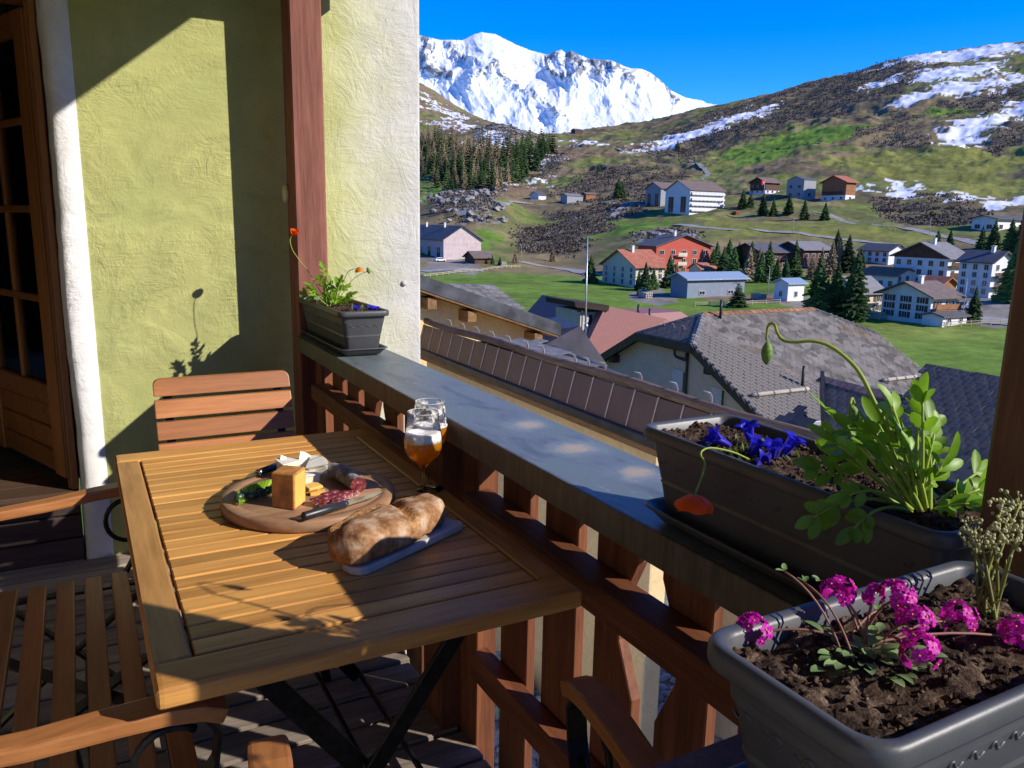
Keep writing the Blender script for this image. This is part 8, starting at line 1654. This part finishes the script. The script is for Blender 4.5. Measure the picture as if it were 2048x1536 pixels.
house('blue', 'blue grey clad building with pale blue metal roof on the meadow', 'building', W_BLUE, R_BLUE, 'x', 20, 0.9, south=(2, 1), win=(1.6, 0.8), minLy=6)
house('hut', 'small hut with light blue roof beside the spruces', 'hut', W_WHITE, R_BLUE, 'x', 22, .6, west=(1, 1), south=(1, 1), win=(.8, 1.1), minLy=4)
house('grey1', 'long building with broad dark grey roof behind the trees', 'building', W_DWOOD, R_GREY, 'x', 20, 1.2, south=(5, 2), win=(1.3, 1.2), minLy=12, minL=20)
house('grey2', 'second broad grey roofed building to the right behind the trees', 'building', W_DWOOD, R_LGREY, 'x', 20, 1.2, south=(4, 2), win=(1.3, 1.2), minLy=11)
house('white_apt', 'white house with grey roof behind the long red roofed house', 'house', W_WHITE, R_GREY, 'y', 24, .8, west=(4, 2), win=(1.2, 1.2), minL=9)
house('brown_gable', 'large white house with dark brown boarded gable', 'house', W_WHITE, R_LGREY, 'x', 24, 1.0, west=(5, 3), south=(2, 3), gable=W_DWOOD, chim=1, minL=9, win=(1.2, 1.3), balc=[('s', 3.0, 0.0, 0.95, W_DWOOD), ('s', 5.6, 0.0, 0.95, W_DWOOD)])
house('red_long', 'long white house with orange red tiled roof', 'house', W_WHITE, R_RED, 'y', 20, .8, west=(4, 1), south=(3, 2), win=(1.1, 1.3))
house('grey_cream', 'cream house with steep light grey roof beside the spruces', 'house', W_CREAM, R_LGREY, 'x', 33, .7, west=(1, 2), south=(2, 2), win=(1, 1.1), shut=True, minLy=8)
house('chalet', 'white chalet with dark shutters and brown grey roof by the green meadow', 'house', W_WHITE, R_BROWN, 'x', 22, 1.2, west=(3, 3), south=(2, 2), chim=1, shut=True, win=(0.9, 1.0), balc=[('s', 2.7, 0.0, 1.0, W_BRWOOD)])
house('annex', 'low white garage annex beside the white chalet', 'garage', W_WHITE, R_GREY, 'x', 14, .5, south=(2, 1), win=(0.9, .7), minLy=4)
house('red_hut', 'small house with orange tiled roof behind the white chalet', 'house', W_BRWOOD, R_RED, 'y', 28, .8, west=(2, 1), minL=6)
house('tall', 'tall white four storey house with dark grey roof', 'house', W_WHITE, R_GREY, 'y', 28, .8, west=(3, 4), south=(2, 4), chim=1, win=(.9, 1.1), minL=8, balc=[('s', 2.3, 0.1, 0.9, W_DWOOD), ('s', 4.6, 0.1, 0.9, W_DWOOD)])
house('upper', 'white house with flat looking grey roof high on the slope', 'house', W_WHITE, R_GREY, 'x', 12, 1.5, west=(2, 1), south=(4, 1), minLy=10, win=(2.2, 1.6))
house('hotel_a', 'left grey gabled wing of the hotel on the slope', 'hotel', W_GREY, R_BROWN, 'x', 26, .8, west=(2, 1), win=(3.2, 7.6), minL=20)
house('hotel_b', 'right gabled wing of the hotel with pale shingled sunny side', 'hotel', W_WHITE, R_BROWN, 'x', 26, .8, west=(2, 1), south=(9, 4), win=(4.2, 8.0), win_s=(1.7, 1.5), balc=[('s', 1.6 + 2.75 * k, 0.02, 0.98, W_WHITE) for k in range(4)])
house('wood', 'dark wooden chalet with flag beside it on the slope', 'house', W_DWOOD, R_BROWN, 'x', 24, 1.2, west=(3, 2), south=(3, 1), base=(W_WHITE, 2.2), win=(1.3, 1.4), balc=[('w', 2.9, 0.1, 0.9, W_DWOOD)])
house('modern', 'narrow grey modern house on the slope', 'house', W_GREY, R_GREY, 'x', 18, .2, west=(2, 2), south=(1, 1), win=(2.2, 1.8))
house('orange', 'brown wooden chalet with orange red roof on the slope', 'house', W_BRWOOD, R_RED, 'x', 22, 1.4, west=(3, 1), south=(1, 1), base=(W_WHITE, 3.2), win=(1.4, 1.3), balc=[('w', 4.2, 0.1, 0.9, W_DWOOD)])
house('far1', 'tiny white hut left of the pair on the far slope road', 'hut', W_WHITE, R_GREY, 'x', 22, .6)
house('far2', 'tiny grey shed in the middle of the far slope road', 'shed', W_GREY, R_LGREY, 'x', 18, .5)
house('far3', 'tiny brown cabin at the right end of the far slope road', 'cabin', W_BRWOOD, R_BROWN, 'x', 22, .6)
house('summit', 'tiny dark cabin on the saddle under the snow mountain', 'cabin', W_DWOOD, R_GREY, 'x', 24, .8)
# flag beside the dark chalet
fx, fy = HOUSE_AT['wood'][0] - 5, HOUSE_AT['wood'][1] - 4
fz = ground(fx, fy); fg_ = thing('flag_pole', 'white pole with a red flag bearing a white cross', 'flag', (fx, fy, fz))
MB().tube([(fx, fy, fz - .5), (fx, fy, fz + 9)], 0.12, 6).build('pole', W_WHITE, fg_)
fm = MB()
for i in range(5):
    u0, u1 = i * .5, (i + 1) * .5; w0, w1 = .2 * math.sin(i * 1.3), .2 * math.sin((i + 1) * 1.3)
    fm.add([(fx - .1 - u0, fy + w0, fz + 6.2 - .12 * i), (fx - .1 - u1, fy + w1, fz + 6.2 - .12 * (i + 1)), (fx - .1 - u1, fy + w1, fz + 8.7 - .12 * (i + 1)), (fx - .1 - u0, fy + w0, fz + 8.7 - .12 * i)], [(0, 1, 2, 3)])
fc1 = fm.build('cloth', flat('flag_red', (0.6, 0.02, 0.02)), fg_)
MB().box((fx - 1.75, fy - .45, fz + 7.0), (fx - .95, fy - .40, fz + 7.3)).box((fx - 1.5, fy - .452, fz + 6.75), (fx - 1.2, fy - .398, fz + 7.55)).build('cross', W_WHITE, fc1)
# fence along the chalet meadow and lamp posts
M_PALEW = flat('pale_fence_wood', (0.45, 0.38, 0.28)); fp0, fp1 = Vector((HOUSE_AT['chalet'][0] - 1, HOUSE_AT['chalet'][1] - 3, 0)), Vector((HOUSE_AT['annex'][0] + 15, HOUSE_AT['annex'][1] - 6.5, 0))
fe = thing('meadow_fence', 'pale wooden rail fence in front of the white chalet', 'fence', (fp0.x, fp0.y, ground(fp0.x, fp0.y)))
for i in range(10):
    p = fp0.lerp(fp1, i / 9); g = ground(p.x, p.y); MB().box((p.x - .06, p.y - .06, g - .3), (p.x + .06, p.y + .06, g + 1.0)).build('fence_post', M_PALEW, fe)
    if i < 9:
        q = fp0.lerp(fp1, (i + 1) / 9); g2 = ground(q.x, q.y)
        for zz in (.45, .85): MB().bar((p.x, p.y - .09, g + zz), (q.x, q.y - .09, g2 + zz), .05, .13).build('fence_rail', M_PALEW, fe)

# ---- parked cars, poles, sheds: small things between the houses -----------------------------
M_TYRE = plain('tyre', (0.02, 0.02, 0.02), 0.8)
def car(px_xy, rz, paint, label):
    x, y = px_xy; z = ground(x, y) + 0.05
    t = thing('parked_car', label, 'car', (x, y, z), rz, 'cars parked in the village')
    prof = [(-2.1, 0.35), (2.1, 0.35), (2.12, 0.72), (1.15, 0.92), (0.55, 1.42), (-1.15, 1.45), (-1.85, 0.98), (-2.12, 0.85)]
    MB().prism(prof, 1, -0.85, 0.85).build('body', paint, t, local=True, bevel=0.08, seg=2)
    MB().prism([(1.0, 0.95), (0.52, 1.34), (-1.1, 1.37), (-1.7, 0.98)], 1, -0.87, 0.87).build('windows', M_DGLASS, t, local=True)
    for a in (-1.3, 1.3):
        for s in (-1, 1): MB().tube([(a, s * 0.70, 0.32), (a, s * 0.90, 0.32)], 0.32, 14).build('wheel', M_TYRE, t, local=True)
P_WHITE = flat('white_car_paint', (0.75, 0.75, 0.75), 0.25); P_BLUE = flat('blue_car_paint', (0.04, 0.10, 0.25), 0.25); P_RED = flat('red_car_paint', (0.45, 0.02, 0.02), 0.25); P_GREY = flat('grey_car_paint', (0.16, 0.17, 0.18), 0.25); P_SILV = flat('silver_car_paint', (0.45, 0.46, 0.48), 0.3, .02)
for xy, rz, p, l in zip(CARS, (0.3, 1.2, 0.2, 1.5, 0.9, 0.1, 0.4), (P_WHITE, P_GREY, P_BLUE, P_RED, P_SILV, P_WHITE, P_GREY), ('white car parked behind the white chalet annex', 'dark grey car parked beside the cream house', 'blue car parked below the hotel on the slope', 'red car parked on the slope road right of the hotel', 'silver car parked near the little blue roofed hut', 'white car parked beside the large barn', 'dark grey car parked near the tall white house')): car(xy, rz, p, l)
M_POLE = flat('grey_lamp_pole', (0.35, 0.36, 0.37), 0.5)
for (x, y), l in zip(POLES, ('thin grey lamp post by the barn road', 'thin grey lamp post on the lower slope road', 'thin grey lamp post on the slope road above the tall house', 'thin grey lamp post at the yard beside the white chalet', 'thin grey lamp post between the hut and the blue grey building', 'thin grey lamp post right of the brown gabled house')):
    z = ground(x, y); t = thing('street_lamp', l, 'lamp post', (x, y, z))
    MB().tube([(x, y, z - .3), (x, y, z + 6.5)], [0.09, 0.06], 6).build('pole', M_POLE, t); MB().tube([(x, y, z + 6.5), (x - .5, y - .3, z + 6.75), (x - 1.0, y - .6, z + 6.7)], 0.06, 6).build('arm', M_POLE, t)
rng = random.Random(51)
for (x, y), l in zip(PILES, ('stack of cut logs by the shed near the barn', 'low heap of planks beside the cream house', 'heap of pale boards beside the white chalet', 'stack of timber by the little hut')):
    z = ground(x, y); t = thing('log_pile', l, 'pile', (x, y, z))
    for k in range(12):
        r, c = k // 4, k % 4; MB().tube([(x + c * .5 + rng.uniform(-.1, .1), y - 1.5, z + .25 + r * .45), (x + c * .5 + rng.uniform(-.1, .1), y + 1.5, z + .25 + r * .45)], .23, 8).build('log', M_PALELOG, t)
for a, b, l in FENCES:
    p0, p1 = Vector((*a, 0)), Vector((*b, 0)); n = max(3, int((p1 - p0).length / 3.2)); t = thing('rail_fence', l, 'fence', (a[0], a[1], ground(*a)))
    for i in range(n + 1):
        p = p0.lerp(p1, i / n); g = ground(p.x, p.y); MB().box((p.x - .07, p.y - .07, g - .3), (p.x + .07, p.y + .07, g + 1.0)).build('fence_post', M_PALEW, t)
        if i < n:
            q = p0.lerp(p1, (i + 1) / n); g2 = ground(q.x, q.y)
            for zz in (.45, .85): MB().bar((p.x, p.y - .1, g + zz), (q.x, q.y - .1, g2 + zz), .05, .12).build('fence_rail', M_PALEW, t)
